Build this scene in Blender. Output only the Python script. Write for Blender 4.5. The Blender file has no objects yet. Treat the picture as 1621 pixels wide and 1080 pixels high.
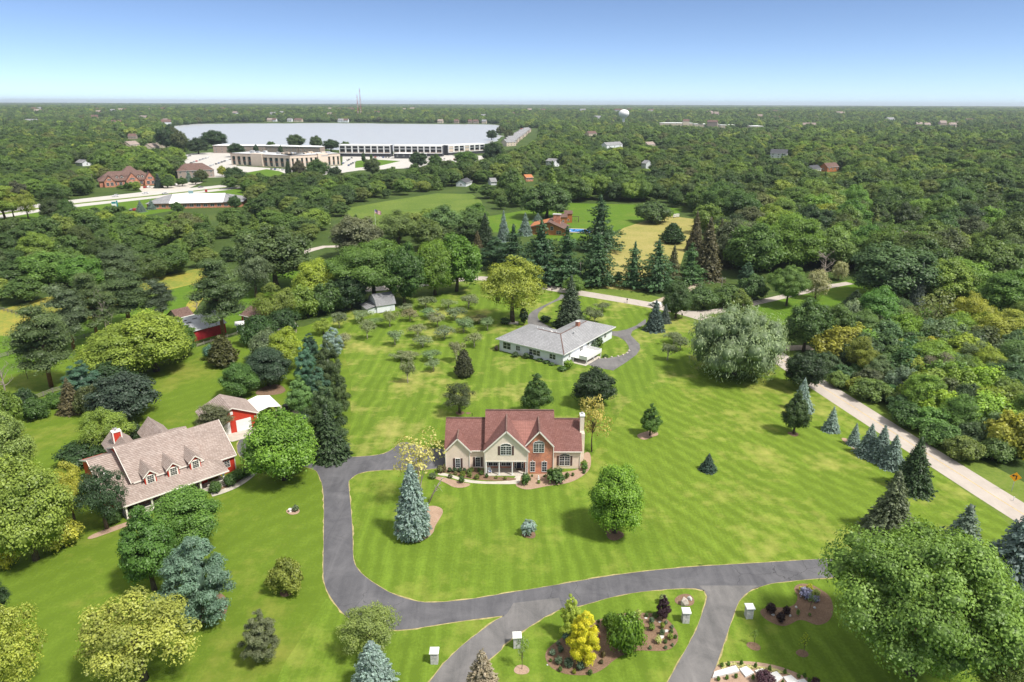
import bpy, math, random
import numpy as np
from mathutils import Vector, Matrix
random.seed(7); RNG = np.random.default_rng(7)
SC = bpy.context.scene
COL = SC.collection
R = math.radians

# ---------------------------------------------------------------- camera
CAM_H = 68.0; FPX = 1081.0; PITCH = R(19.16); ROLL = R(0.22); CX, CY = 810.5, 540.0
cam_d = bpy.data.cameras.new('camera'); cam = bpy.data.objects.new('camera', cam_d); COL.objects.link(cam)
cam_d.sensor_width = 36.0; cam_d.lens = 36.0 * FPX / 1621.0
cam_d.clip_start = 1.0; cam_d.clip_end = 60000.0
cam.matrix_world = Matrix.Translation((0, 0, CAM_H)) @ Matrix.Rotation(R(90) - PITCH, 4, 'X') @ Matrix.Rotation(ROLL, 4, 'Z')
SC.camera = cam

# ---------------------------------------------------------------- sun and sky
SUN = Vector((0.46, -0.29, 0.84)).normalized()
world = bpy.data.worlds.new('World'); SC.world = world; world.use_nodes = True
wn = world.node_tree.nodes; wl = world.node_tree.links
sky = wn.new('ShaderNodeTexSky'); sky.sky_type = 'NISHITA'; sky.sun_disc = False
sky.sun_elevation = math.asin(SUN.z); sky.sun_rotation = math.atan2(SUN.x, SUN.y)
sky.altitude = 0; sky.air_density = 0.39; sky.dust_density = 0.05; sky.ozone_density = 2.0
# white fill light added above the frame softens shadows; the sky in view stays clear
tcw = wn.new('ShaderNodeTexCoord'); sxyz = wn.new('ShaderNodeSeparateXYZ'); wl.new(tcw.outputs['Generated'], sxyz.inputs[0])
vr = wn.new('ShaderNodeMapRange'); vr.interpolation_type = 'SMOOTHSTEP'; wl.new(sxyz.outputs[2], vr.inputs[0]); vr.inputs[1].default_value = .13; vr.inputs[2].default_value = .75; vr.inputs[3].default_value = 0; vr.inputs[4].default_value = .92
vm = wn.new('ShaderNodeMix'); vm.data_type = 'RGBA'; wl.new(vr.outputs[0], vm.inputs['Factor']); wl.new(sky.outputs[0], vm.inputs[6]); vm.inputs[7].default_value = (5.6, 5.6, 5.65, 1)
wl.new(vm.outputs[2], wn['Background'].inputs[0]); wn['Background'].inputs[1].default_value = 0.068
sun_d = bpy.data.lights.new('sun', 'SUN'); sun_d.energy = 2.35; sun_d.angle = R(6.0); sun_d.color = (1.0, 0.95, 0.87)
sun = bpy.data.objects.new('sun', sun_d); COL.objects.link(sun); sun.location = (0, 0, 300)
sun.rotation_euler = SUN.to_track_quat('Z', 'Y').to_euler()
SC.view_settings.view_transform = 'Standard'; SC.view_settings.look = 'None'
SC.view_settings.gamma = 1.0; SC.view_settings.exposure = 1.3; SC.view_settings.use_curve_mapping = False
cy = SC.cycles
cy.max_bounces = 5; cy.diffuse_bounces = 3; cy.glossy_bounces = 2; cy.transmission_bounces = 3
cy.transparent_max_bounces = 4; cy.volume_bounces = 0
cy.caustics_reflective = False; cy.caustics_refractive = False
cy.use_denoising = True
cy.sample_clamp_indirect = 4.0

# ---------------------------------------------------------------- survey helpers: where a sight line meets the ground
def ray(px, py):
    a = (px - CX) / FPX; b = (py - CY) / FPX
    c, s = math.cos(ROLL), math.sin(ROLL); a, b = a * c - b * s, a * s + b * c
    return a, math.cos(PITCH) - b * math.sin(PITCH), -(math.sin(PITCH) + b * math.cos(PITCH))
def g(px, py, z=0.0):
    d = ray(px, py); t = (z - CAM_H) / d[2]; return d[0] * t, d[1] * t
def zat(px, py, Y):
    d = ray(px, py); return CAM_H + d[2] * Y / d[1]
def depth(Y, Z=0.0): return Y * math.cos(PITCH) - (Z - CAM_H) * math.sin(PITCH)
def proj_np(X, Y, Z):
    Z = Z - CAM_H
    zc = Y * math.cos(PITCH) - Z * math.sin(PITCH); yc = -(Y * math.sin(PITCH) + Z * math.cos(PITCH))
    a = X / zc; b = yc / zc; c, s = math.cos(ROLL), math.sin(ROLL)
    return CX + FPX * (a * c + b * s), CY + FPX * (-a * s + b * c)
def zm(ox, oy, k):
    return lambda *p: [(ox + x / k, oy + y / k) for x, y in p]
def inpoly(px, py, poly):
    inside = np.zeros(np.shape(px), bool); n = len(poly)
    for i in range(n):
        x0, y0 = poly[i]; x1, y1 = poly[(i + 1) % n]
        if y0 == y1: continue
        c = ((y0 > py) != (y1 > py)) & (px < (x1 - x0) * (py - y0) / (y1 - y0) + x0)
        inside ^= c
    return inside
def smooth_loop(pts, n=3, closed=True):
    # Chaikin corner cutting
    for _ in range(n):
        out = []; m = len(pts)
        rng = range(m) if closed else range(m - 1)
        if not closed: out.append(pts[0])
        for i in rng:
            a = pts[i]; b = pts[(i + 1) % m]
            out.append((a[0] * .75 + b[0] * .25, a[1] * .75 + b[1] * .25)); out.append((a[0] * .25 + b[0] * .75, a[1] * .25 + b[1] * .75))
        if not closed: out.append(pts[-1])
        pts = out
    return pts

# ---------------------------------------------------------------- objects
def tag(o, label=None, cat=None, group=None, kind=None):
    if label: o['label'] = label
    if cat: o['category'] = cat
    if group: o['group'] = group
    if kind: o['kind'] = kind
    return o
def thing(name, label, cat, loc=(0, 0, 0), rz=0.0, group=None):
    o = bpy.data.objects.new(name, None); COL.objects.link(o); o.location = loc; o.rotation_euler = (0, 0, rz)
    o.empty_display_size = .5
    return tag(o, label, cat, group)
def link(name, me, parent=None, loc=None, rz=None):
    o = bpy.data.objects.new(name, me); COL.objects.link(o)
    if parent is not None: o.parent = parent
    if loc is not None: o.location = loc
    if rz is not None: o.rotation_euler = (0, 0, rz)
    return o
def children_of(o): return list(o.children)
def dup(o, loc=None, rz=None, label=None, parent=None):
    c = o.copy(); COL.objects.link(c)
    if parent is not None: c.parent = parent
    if loc is not None: c.location = loc
    if rz is not None: c.rotation_euler = (0, 0, rz)
    if label: c['label'] = label
    for ch in list(o.children): dup(ch, parent=c)
    return c

class Pieces:
    """like MB, but every box, bar or turned piece becomes a part of its own"""
    def __init__(s, name, mat, parent): s.a = (name, mat, parent)
    def __getattr__(s, op):
        def f(*k, **kw):
            n, m, p = s.a; b = MB(); getattr(b, op)(*k, **kw); b.build(n, M[m] if isinstance(m, str) else m, p); return s
        return f
class MB:
    def __init__(s): s.v = []; s.f = []
    def add(s, vs, fs):
        n = len(s.v); s.v += [tuple(p) for p in vs]; s.f += [tuple(i + n for i in f) for f in fs]; return s
    def box(s, x0, x1, y0, y1, z0, z1):
        return s.add([(x0, y0, z0), (x1, y0, z0), (x1, y1, z0), (x0, y1, z0), (x0, y0, z1), (x1, y0, z1), (x1, y1, z1), (x0, y1, z1)],
                     [(0, 3, 2, 1), (4, 5, 6, 7), (0, 1, 5, 4), (1, 2, 6, 5), (2, 3, 7, 6), (3, 0, 4, 7)])
    def frustum(s, x0, x1, y0, y1, z0, X0, X1, Y0, Y1, z1):
        return s.add([(x0, y0, z0), (x1, y0, z0), (x1, y1, z0), (x0, y1, z0), (X0, Y0, z1), (X1, Y0, z1), (X1, Y1, z1), (X0, Y1, z1)],
                     [(0, 3, 2, 1), (4, 5, 6, 7), (0, 1, 5, 4), (1, 2, 6, 5), (2, 3, 7, 6), (3, 0, 4, 7)])
    def prism(s, pts, y0, y1):
        # polygon in the x-z plane (counter-clockwise seen from -y) swept along y
        n = len(pts)
        vs = [(x, y0, z) for x, z in pts] + [(x, y1, z) for x, z in pts]
        fs = [tuple(range(n)), tuple(range(2 * n - 1, n - 1, -1))] + [(i, i + n, (i + 1) % n + n, (i + 1) % n) for i in range(n)]
        return s.add(vs, fs)
    def slab(s, q, t):
        # planar quad (counter-clockwise from above) with thickness t downward along its normal
        q = [Vector(p) for p in q]; nn = (q[1] - q[0]).cross(q[-1] - q[0]).normalized() * t; n = len(q)
        lo = [p - nn for p in q]
        fs = [tuple(range(n)), tuple(range(2 * n - 1, n - 1, -1))] + [(i, i + n, (i + 1) % n + n, (i + 1) % n) for i in range(n)]
        return s.add(q + lo, fs)
    def bar(s, p, q, w, h):
        # beam from p to q of section w (horizontal) by h
        p = Vector(p); q = Vector(q); d = (q - p).normalized()
        side = d.cross(Vector((0, 0, 1)))
        side = Vector((1, 0, 0)) if side.length < 1e-4 else side.normalized()
        up = side.cross(d).normalized(); a = side * w / 2; b = up * h / 2
        vs = [p - a - b, p + a - b, p + a + b, p - a + b, q - a - b, q + a - b, q + a + b, q - a + b]
        return s.add(vs, [(0, 3, 2, 1), (4, 5, 6, 7), (0, 1, 5, 4), (1, 2, 6, 5), (2, 3, 7, 6), (3, 0, 4, 7)][::1])
    def tube(s, pts, rs, n=6, cap=True):
        rings = []; base = len(s.v)
        pts = [Vector(p) for p in pts]
        for i, p in enumerate(pts):
            d = (pts[min(i + 1, len(pts) - 1)] - pts[max(i - 1, 0)]).normalized()
            a = d.cross(Vector((0.31, .95, 0.05)))
            if a.length < 1e-3: a = d.cross(Vector((1, 0, 0)))
            a.normalize(); b = d.cross(a).normalized()
            for k in range(n):
                an = 2 * math.pi * k / n
                s.v.append(tuple(p + a * math.cos(an) * rs[i] + b * math.sin(an) * rs[i]))
        for i in range(len(pts) - 1):
            for k in range(n):
                s.f.append((base + i * n + k, base + i * n + (k + 1) % n, base + (i + 1) * n + (k + 1) % n, base + (i + 1) * n + k))
        if cap:
            s.f.append(tuple(base + k for k in range(n))[::-1]); s.f.append(tuple(base + (len(pts) - 1) * n + k for k in range(n)))
        return s
    def lathe(s, prof, n=16, c=(0, 0, 0)):
        base = len(s.v)
        for r_, z in prof:
            for k in range(n):
                a = 2 * math.pi * k / n; s.v.append((c[0] + r_ * math.cos(a), c[1] + r_ * math.sin(a), c[2] + z))
        for i in range(len(prof) - 1):
            for k in range(n):
                s.f.append((base + i * n + k, base + i * n + (k + 1) % n, base + (i + 1) * n + (k + 1) % n, base + (i + 1) * n + k))
        s.f.append(tuple(base + k for k in range(n))[::-1]); s.f.append(tuple(base + (len(prof) - 1) * n + k for k in range(n)))
        return s
    def mesh(s, name, mat, smooth=False):
        me = bpy.data.meshes.new(name); me.from_pydata(s.v, [], s.f)
        for m in (mat if isinstance(mat, (list, tuple)) else [mat]): me.materials.append(m)
        if smooth: me.polygons.foreach_set('use_smooth', [True] * len(me.polygons))
        me.update(); return me
    def build(s, name, mat, parent=None, loc=None, rz=None, smooth=False):
        return link(name, s.mesh(name, mat, smooth), parent, loc, rz)

# ---------------------------------------------------------------- materials
def newmat(name):
    m = bpy.data.materials.new(name); m.use_nodes = True; nt = m.node_tree
    return m, nt.nodes, nt.links, nt.nodes['Principled BSDF']
def ramp(n, l, fac, stops):
    r_ = n.new('ShaderNodeValToRGB'); l.new(fac, r_.inputs[0]); e = r_.color_ramp.elements
    while len(e) < len(stops): e.new(0.5)
    for el, (p, c) in zip(e, stops): el.position = p; el.color = (*c, 1)
    return r_
def noise(n, l, coord, scale, detail=3, rough=.55, dist=0.0, dim=None):
    t = n.new('ShaderNodeTexNoise'); t.inputs['Scale'].default_value = scale; t.inputs['Detail'].default_value = detail
    t.inputs['Roughness'].default_value = rough; t.inputs['Distortion'].default_value = dist
    l.new(coord, t.inputs['Vector']); return t
def mapping(n, l, rot=0.0, scale=(1, 1, 1)):
    tc = n.new('ShaderNodeTexCoord'); mp = n.new('ShaderNodeMapping'); l.new(tc.outputs['Object'], mp.inputs['Vector'])
    mp.inputs['Rotation'].default_value = (0, 0, rot); mp.inputs['Scale'].default_value = scale; return mp.outputs['Vector']
def mix(n, l, fac, a, b, mode='MIX'):
    m = n.new('ShaderNodeMix'); m.data_type = 'RGBA'; m.blend_type = mode
    for sock, val in ((m.inputs['Factor'], fac), (m.inputs[6], a), (m.inputs[7], b)):
        if isinstance(val, (int, float)): sock.default_value = val
        elif isinstance(val, tuple): sock.default_value = (*val, 1)
        else: l.new(val, sock)
    return m.outputs[2]
def mth(n, l, op, a, b=None):
    m = n.new('ShaderNodeMath'); m.operation = op
    for i, v in enumerate((a, b)):
        if v is None: continue
        if isinstance(v, (int, float)): m.inputs[i].default_value = v
        else: l.new(v, m.inputs[i])
    return m.outputs[0]
def bump(n, l, h, strength, dist=.05):
    b = n.new('ShaderNodeBump'); b.inputs['Strength'].default_value = strength; b.inputs['Distance'].default_value = dist
    l.new(h, b.inputs['Height']); return b.outputs['Normal']
def flat(name, c, rough=.7, metal=0.0, var=.12, scale=1.5, spec=.3):
    m, n, l, p = newmat(name); v = mapping(n, l); t = noise(n, l, v, scale, 4)
    r_ = ramp(n, l, t.outputs[0], [(.3, tuple(x * (1 - var) for x in c)), (.7, tuple(min(1, x * (1 + var)) for x in c))])
    l.new(r_.outputs[0], p.inputs['Base Color']); p.inputs['Roughness'].default_value = rough; p.inputs['Metallic'].default_value = metal
    p.inputs['Specular IOR Level'].default_value = spec
    return m

def foliage_mat(name, rand_stops=None, lo=.85, hi=2.75):
    m, n, l, p = newmat(name)
    out = n['Material Output']
    at = n.new('ShaderNodeAttribute'); at.attribute_name = 'v'
    oi = n.new('ShaderNodeObjectInfo')
    if rand_stops:
        base = ramp(n, l, oi.outputs['Random'], rand_stops).outputs[0]
        big = noise(n, l, oi.outputs['Location'], .0035, 3, .6); big2 = noise(n, l, oi.outputs['Location'], .017, 2, .6)
        k = ramp(n, l, mth(n, l, 'ADD', mth(n, l, 'MULTIPLY', big.outputs[0], .6), mth(n, l, 'MULTIPLY', big2.outputs[0], .4)), [(.36, (.62, .66, .75)), (.5, (1, 1, 1)), (.64, (1.5, 1.42, 1.05))]).outputs[0]
        base = mix(n, l, 1.0, base, k, 'MULTIPLY')
    else: base = oi.outputs['Color']
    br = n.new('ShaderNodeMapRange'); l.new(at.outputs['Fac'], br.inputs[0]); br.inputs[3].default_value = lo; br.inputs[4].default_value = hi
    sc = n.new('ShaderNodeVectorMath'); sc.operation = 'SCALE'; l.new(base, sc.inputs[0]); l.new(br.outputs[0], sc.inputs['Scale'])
    warm = mix(n, l, mth(n, l, 'MULTIPLY', at.outputs['Fac'], .45), sc.outputs[0], sc.outputs[0])
    hs = n.new('ShaderNodeHueSaturation'); l.new(sc.outputs[0], hs.inputs['Color'])
    hv = n.new('ShaderNodeMapRange'); l.new(at.outputs['Fac'], hv.inputs[0]); hv.inputs[3].default_value = .512; hv.inputs[4].default_value = .490
    l.new(hv.outputs[0], hs.inputs['Hue'])
    d = n.new('ShaderNodeBsdfDiffuse'); l.new(hs.outputs[0], d.inputs[0])
    t = n.new('ShaderNodeBsdfTranslucent'); tcol = mix(n, l, 1.0, hs.outputs[0], (1.15, 1.1, .45), 'MULTIPLY'); l.new(tcol, t.inputs[0])
    gl = n.new('ShaderNodeBsdfGlossy'); gl.inputs['Roughness'].default_value = .5; gl.inputs[0].default_value = (1, 1, 1, 1)
    ms = n.new('ShaderNodeMixShader'); ms.inputs[0].default_value = .36; l.new(d.outputs[0], ms.inputs[1]); l.new(t.outputs[0], ms.inputs[2])
    m2 = n.new('ShaderNodeMixShader'); m2.inputs[0].default_value = .025; l.new(ms.outputs[0], m2.inputs[1]); l.new(gl.outputs[0], m2.inputs[2])
    n.remove(p); l.new(m2.outputs[0], out.inputs[0]); return m

def lawn_mat(name, rot, period, dark, light, dry, dry_amt=.5, stripe=.5, scale_patch=.05, fine=1.0):
    """mown grass: alternating mowing bands, thin tyre lines, dry patches and blade-scale mottling"""
    m, n, l, p = newmat(name); v = mapping(n, l, rot); v0 = mapping(n, l)
    sep = n.new('ShaderNodeSeparateXYZ'); l.new(v, sep.inputs[0])
    wob = noise(n, l, v0, .06, 2); x = mth(n, l, 'ADD', sep.outputs[0], mth(n, l, 'MULTIPLY', wob.outputs[0], period * 1.6))
    band = mth(n, l, 'MULTIPLY_ADD' if False else 'SINE', mth(n, l, 'MULTIPLY', x, math.pi * 2 / period))
    band = mth(n, l, 'ADD', mth(n, l, 'MULTIPLY', mth(n, l, 'MULTIPLY', band, wob.outputs[0]), .62 * stripe), .5)
    # streaks along the mowing direction
    vs = mapping(n, l, rot, (1 / .42, 1 / 18.0, 1)); st = noise(n, l, vs, 1.0, 3, .6)
    vs2 = mapping(n, l, rot, (1 / 2.2, 1 / 22.0, 1)); st2 = noise(n, l, vs2, 1.0, 2, .5)
    pat = noise(n, l, v0, scale_patch, 4, .6, .3); fi = noise(n, l, v0, 2.2 * fine, 3, .75); me = noise(n, l, v0, .32, 4, .65)
    f = mth(n, l, 'ADD', mth(n, l, 'MULTIPLY', band, .30), mth(n, l, 'MULTIPLY', st.outputs[0], .34 * stripe))
    f = mth(n, l, 'ADD', f, mth(n, l, 'MULTIPLY', st2.outputs[0], .34 * stripe))
    f = mth(n, l, 'ADD', f, mth(n, l, 'MULTIPLY', fi.outputs[0], .52)); f = mth(n, l, 'ADD', f, mth(n, l, 'MULTIPLY', me.outputs[0], .38))
    f = mth(n, l, 'SUBTRACT', f, .42 + .17 * stripe)
    c = ramp(n, l, f, [(.22, dark), (.72, light)]).outputs[0]
    dm = mth(n, l, 'ADD', mth(n, l, 'MULTIPLY', pat.outputs[0], .75), mth(n, l, 'MULTIPLY', me.outputs[0], .35))
    dmask = ramp(n, l, dm, [(.56, (0, 0, 0)), (.74, (1, 1, 1))]).outputs[0]
    c = mix(n, l, mth(n, l, 'MULTIPLY', dmask, dry_amt), c, dry)
    l.new(c, p.inputs['Base Color']); p.inputs['Roughness'].default_value = .9; p.inputs['Specular IOR Level'].default_value = .12
    l.new(bump(n, l, fi.outputs[0], .35, .15), p.inputs['Normal']); return m

def ground_mat(name, stops, scale=.08, scale2=1.2, amt=.5, rough=.95, bumpy=.3):
    m, n, l, p = newmat(name); v = mapping(n, l); a = noise(n, l, v, scale, 5, .6, .4); b = noise(n, l, v, scale2, 4, .7)
    f = mth(n, l, 'ADD', mth(n, l, 'MULTIPLY', a.outputs[0], 1 - amt), mth(n, l, 'MULTIPLY', b.outputs[0], amt))
    l.new(ramp(n, l, f, stops).outputs[0], p.inputs['Base Color']); p.inputs['Roughness'].default_value = rough
    p.inputs['Specular IOR Level'].default_value = .15
    l.new(bump(n, l, b.outputs[0], bumpy, .1), p.inputs['Normal']); return m

def asphalt_mat(name, c, cracks=True, worn=(.14, .135, .14)):
    m, n, l, p = newmat(name); v = mapping(n, l)
    a = noise(n, l, v, .22, 6, .65, .8); b = noise(n, l, v, 5.0, 3, .7); s2 = noise(n, l, mapping(n, l, .6, (.5, .08, 1)), .9, 3, .6, 1.0)
    f = mth(n, l, 'ADD', mth(n, l, 'MULTIPLY', a.outputs[0], .5), mth(n, l, 'MULTIPLY', s2.outputs[0], .35)); f = mth(n, l, 'ADD', f, mth(n, l, 'MULTIPLY', b.outputs[0], .15))
    col = ramp(n, l, f, [(.36, c), (.66, worn)]).outputs[0]
    if cracks:
        vo = n.new('ShaderNodeTexVoronoi'); vo.feature = 'DISTANCE_TO_EDGE'; vo.inputs['Scale'].default_value = .16
        wv = n.new('ShaderNodeVectorMath'); wv.operation = 'ADD'; nz = noise(n, l, v, .5, 3); l.new(v, wv.inputs[0])
        sc = n.new('ShaderNodeVectorMath'); sc.operation = 'SCALE'; sc.inputs['Scale'].default_value = 2.2; l.new(nz.outputs['Color'], sc.inputs[0])
        l.new(sc.outputs[0], wv.inputs[1]); l.new(wv.outputs[0], vo.inputs['Vector'])
        k = ramp(n, l, vo.outputs['Distance'], [(0.0, (1, 1, 1)), (.008, (0, 0, 0))]).outputs[0]
        k2 = ramp(n, l, noise(n, l, v, .035, 2).outputs[0], [(.5, (0, 0, 0)), (.58, (1, 1, 1))]).outputs[0]
        col = mix(n, l, mth(n, l, 'MULTIPLY', mth(n, l, 'MULTIPLY', k, k2), .8), col, (.03, .03, .032))
    l.new(col, p.inputs['Base Color']); p.inputs['Roughness'].default_value = .88; p.inputs['Specular IOR Level'].default_value = .25
    l.new(bump(n, l, b.outputs[0], .2, .03), p.inputs['Normal']); return m

def shingle_mat(name, c, c2, rows=.32):
    m, n, l, p = newmat(name); v = mapping(n, l)
    sep = n.new('ShaderNodeSeparateXYZ'); l.new(v, sep.inputs[0])
    # courses follow height on the slope; tabs follow the run of the roof
    w = n.new('ShaderNodeCombineXYZ'); l.new(mth(n, l, 'ADD', sep.outputs[0], mth(n, l, 'MULTIPLY', sep.outputs[1], .73)), w.inputs[0]); l.new(sep.outputs[2], w.inputs[1])
    bt = n.new('ShaderNodeTexBrick'); l.new(w.outputs[0], bt.inputs['Vector']); bt.inputs['Scale'].default_value = 1.0
    bt.inputs['Brick Width'].default_value = .45; bt.inputs['Row Height'].default_value = rows * .5; bt.inputs['Mortar Size'].default_value = .018
    bt.inputs['Color1'].default_value = (*c, 1); bt.inputs['Color2'].default_value = (*c2, 1); bt.inputs['Mortar'].default_value = (*[x * .55 for x in c], 1)
    a = noise(n, l, v, .35, 4, .6); b = noise(n, l, v, 6.0, 2)
    k = mth(n, l, 'ADD', mth(n, l, 'MULTIPLY', a.outputs[0], .5), mth(n, l, 'MULTIPLY', b.outputs[0], .5))
    tint = ramp(n, l, k, [(.3, (.8, .8, .8)), (.7, (1.18, 1.18, 1.18))]).outputs[0]
    l.new(mix(n, l, 1.0, bt.outputs[0], tint, 'MULTIPLY'), p.inputs['Base Color']); p.inputs['Roughness'].default_value = .9
    p.inputs['Specular IOR Level'].default_value = .2
    l.new(bump(n, l, bt.outputs['Fac'], -.4, .02), p.inputs['Normal']); return m

def siding_mat(name, c, step=.16, vertical=False, var=.05):
    m, n, l, p = newmat(name); v = mapping(n, l); sep = n.new('ShaderNodeSeparateXYZ'); l.new(v, sep.inputs[0])
    s_ = mth(n, l, 'ADD', sep.outputs[0], mth(n, l, 'MULTIPLY', sep.outputs[1], 1.0)) if vertical else sep.outputs[2]
    fr = mth(n, l, 'FRACT', mth(n, l, 'DIVIDE', s_, step))
    a = noise(n, l, v, .8, 3)
    col = ramp(n, l, a.outputs[0], [(.3, tuple(x * (1 - var) for x in c)), (.7, tuple(min(1, x * (1 + var)) for x in c))]).outputs[0]
    line = ramp(n, l, fr, [(0.0, (.72, .72, .72)), (.13, (1, 1, 1))]).outputs[0]
    l.new(mix(n, l, 1.0, col, line, 'MULTIPLY'), p.inputs['Base Color']); p.inputs['Roughness'].default_value = .6
    p.inputs['Specular IOR Level'].default_value = .3
    l.new(bump(n, l, fr, .5, .03), p.inputs['Normal']); return m

def brick_mat(name, c1, c2, mortar, s=1.0):
    m, n, l, p = newmat(name); v = mapping(n, l); sep = n.new('ShaderNodeSeparateXYZ'); l.new(v, sep.inputs[0])
    w = n.new('ShaderNodeCombineXYZ'); l.new(mth(n, l, 'ADD', sep.outputs[0], sep.outputs[1]), w.inputs[0]); l.new(sep.outputs[2], w.inputs[1])
    bt = n.new('ShaderNodeTexBrick'); l.new(w.outputs[0], bt.inputs['Vector']); bt.inputs['Scale'].default_value = 1.0 / s
    bt.inputs['Brick Width'].default_value = .24; bt.inputs['Row Height'].default_value = .085; bt.inputs['Mortar Size'].default_value = .01
    bt.inputs['Color1'].default_value = (*c1, 1); bt.inputs['Color2'].default_value = (*c2, 1); bt.inputs['Mortar'].default_value = (*mortar, 1)
    a = noise(n, l, v, .55, 4, .6, .6); tint = ramp(n, l, a.outputs[0], [(.35, (.62, .6, .66)), (.6, (1.25, 1.15, 1.05))]).outputs[0]
    l.new(mix(n, l, 1.0, bt.outputs[0], tint, 'MULTIPLY'), p.inputs['Base Color']); p.inputs['Roughness'].default_value = .85
    l.new(bump(n, l, bt.outputs['Fac'], -.5, .01), p.inputs['Normal']); return m

def glass_mat(name, c=(.02, .025, .03), rough=.06):
    m, n, l, p = newmat(name); v = mapping(n, l); t = noise(n, l, v, .9, 2)
    l.new(ramp(n, l, t.outputs[0], [(.35, c), (.7, tuple(x * 2.2 + .01 for x in c))]).outputs[0], p.inputs['Base Color'])
    p.inputs['Roughness'].default_value = rough; p.inputs['Specular IOR Level'].default_value = .6; return m

M = {}
M['leaf'] = foliage_mat('foliage')
M['leaf_wood'] = foliage_mat('woodland_foliage', [(0, (.044, .080, .019)), (.16, (.070, .120, .026)), (.32, (.042, .074, .023)), (.48, (.098, .162, .030)), (.6, (.064, .104, .031)), (.72, (.125, .185, .034)), (.82, (.054, .082, .028)), (.92, (.155, .200, .038)), (1, (.072, .080, .038))], 1.0, 2.25)
M['bark'] = flat('bark', (.10, .075, .055), .95, var=.35, scale=6)
M['bark_orange'] = flat('pine_bark', (.20, .10, .055), .95, var=.3, scale=4)
M['bark_pale'] = flat('pale_bark', (.42, .37, .31), .9, var=.3, scale=5)
M['dead'] = flat('dead_wood', (.30, .26, .22), .95, var=.25, scale=5)
M['grass_front'] = lawn_mat('lawn_front', R(-3), 2.6, (.100, .160, .016), (.196, .302, .034), (.31, .31, .07), .6, .75)
M['grass_side'] = lawn_mat('lawn_side', R(-33), 3.0, (.104, .160, .016), (.208, .312, .036), (.34, .33, .085), .8, .8, .05)
M['grass_rear'] = lawn_mat('lawn_rear', R(2), 2.8, (.096, .155, .016), (.198, .298, .034), (.36, .33, .10), .85, .75, .06)
M['grass_left'] = lawn_mat('lawn_left', R(40), 3.4, (.100, .158, .015), (.180, .268, .031), (.28, .26, .06), .5, .45)
M['grass_park'] = lawn_mat('lawn_park', R(70), 4.0, (.082, .155, .014), (.155, .25, .026), (.22, .22, .05), .3, .4)
M['ground'] = ground_mat('rough_ground', [(.3, (.035, .055, .014)), (.5, (.055, .09, .02)), (.7, (.10, .13, .03))], .03, .5)
M['meadow'] = ground_mat('wild_meadow', [(.28, (.11, .17, .025)), (.45, (.19, .22, .04)), (.58, (.33, .27, .05)), (.72, (.27, .29, .06))], .07, .9, .5)
M['meadow_green'] = ground_mat('green_meadow', [(.3, (.065, .115, .02)), (.5, (.11, .165, .028)), (.72, (.17, .21, .045))], .04, .5, .55)
M['meadow_tan'] = ground_mat('tan_hayfield', [(.32, (.17, .20, .045)), (.5, (.29, .26, .08)), (.72, (.40, .33, .14))], .05, .7, .5)
M['verge'] = ground_mat('road_verge_grass', [(.3, (.07, .11, .018)), (.52, (.13, .185, .03)), (.75, (.21, .22, .06))], .1, 1.1, .5)
M['asphalt'] = asphalt_mat('asphalt_drive', (.070, .070, .078), True, (.150, .147, .155))
M['asphalt_old'] = asphalt_mat('worn_asphalt_drive', (.10, .098, .098), False, (.21, .20, .195))
M['asphalt_dark'] = asphalt_mat('dark_asphalt', (.06, .062, .07), True, (.12, .12, .13))
M['road'] = asphalt_mat('pale_road', (.37, .325, .285), False, (.47, .42, .37))
M['highway'] = asphalt_mat('concrete_highway', (.42, .40, .37), False, (.52, .50, .46))
M['concrete'] = flat('concrete', (.48, .44, .38), .85, var=.14, scale=.8)
M['gravel'] = flat('gravel_track', (.38, .32, .24), .95, var=.25, scale=2)
M['edge'] = flat('dry_grass_edge', (.34, .29, .13), .95, var=.35, scale=1.2)
M['mulch'] = ground_mat('bark_mulch', [(.3, (.12, .075, .05)), (.5, (.20, .13, .085)), (.72, (.30, .20, .135))], .5, 5, .65, bumpy=.6)
M['mulch_pale'] = ground_mat('pale_wood_chips', [(.3, (.24, .16, .11)), (.5, (.36, .25, .18)), (.72, (.46, .33, .25))], .5, 5, .6, bumpy=.5)
M['yellow'] = flat('yellow_paint', (.55, .38, .12), .7, var=.3, scale=2)
M['white'] = flat('white_paint', (.78, .78, .76), .5, var=.03)
M['trim'] = flat('cream_trim', (.80, .75, .68), .5, var=.03)
M['cream'] = siding_mat('cream_siding', (.85, .70, .585), .2)
M['cream2'] = siding_mat('cream_gable_siding', (.86, .735, .62), .2)
M['red'] = siding_mat('red_board_siding', (.52, .045, .022), .3, True)
M['red_barn'] = siding_mat('barn_red_boards', (.46, .03, .04), .35, True, .2)
M['white_board'] = siding_mat('white_board_siding', (.74, .76, .80), .4, True, .03)
M['grey_board'] = siding_mat('pale_grey_boards', (.62, .66, .68), .3, True, .04)
M['orange_wood'] = siding_mat('orange_cedar_siding', (.42, .16, .06), .25, True, .15)
M['roof_red'] = shingle_mat('red_brown_shingles', (.19, .088, .075), (.25, .125, .11))
M['roof_red2'] = shingle_mat('newer_red_shingles', (.27, .125, .105), (.31, .15, .125))
M['roof_taupe'] = shingle_mat('taupe_shingles', (.30, .235, .205), (.40, .33, .295))
M['roof_pale'] = shingle_mat('pale_grey_shingles', (.27, .272, .28), (.33, .332, .34))
M['roof_grey'] = shingle_mat('grey_shingles', (.25, .25, .26), (.31, .31, .32))
M['roof_brown'] = shingle_mat('brown_shingles', (.14, .085, .07), (.20, .13, .11))
M['roof_dark'] = shingle_mat('dark_shingles', (.07, .075, .085), (.11, .11, .12))
M['roof_metal'] = flat('old_grey_metal_roof', (.46, .47, .49), .6, .0, var=.22, scale=.5)
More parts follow.
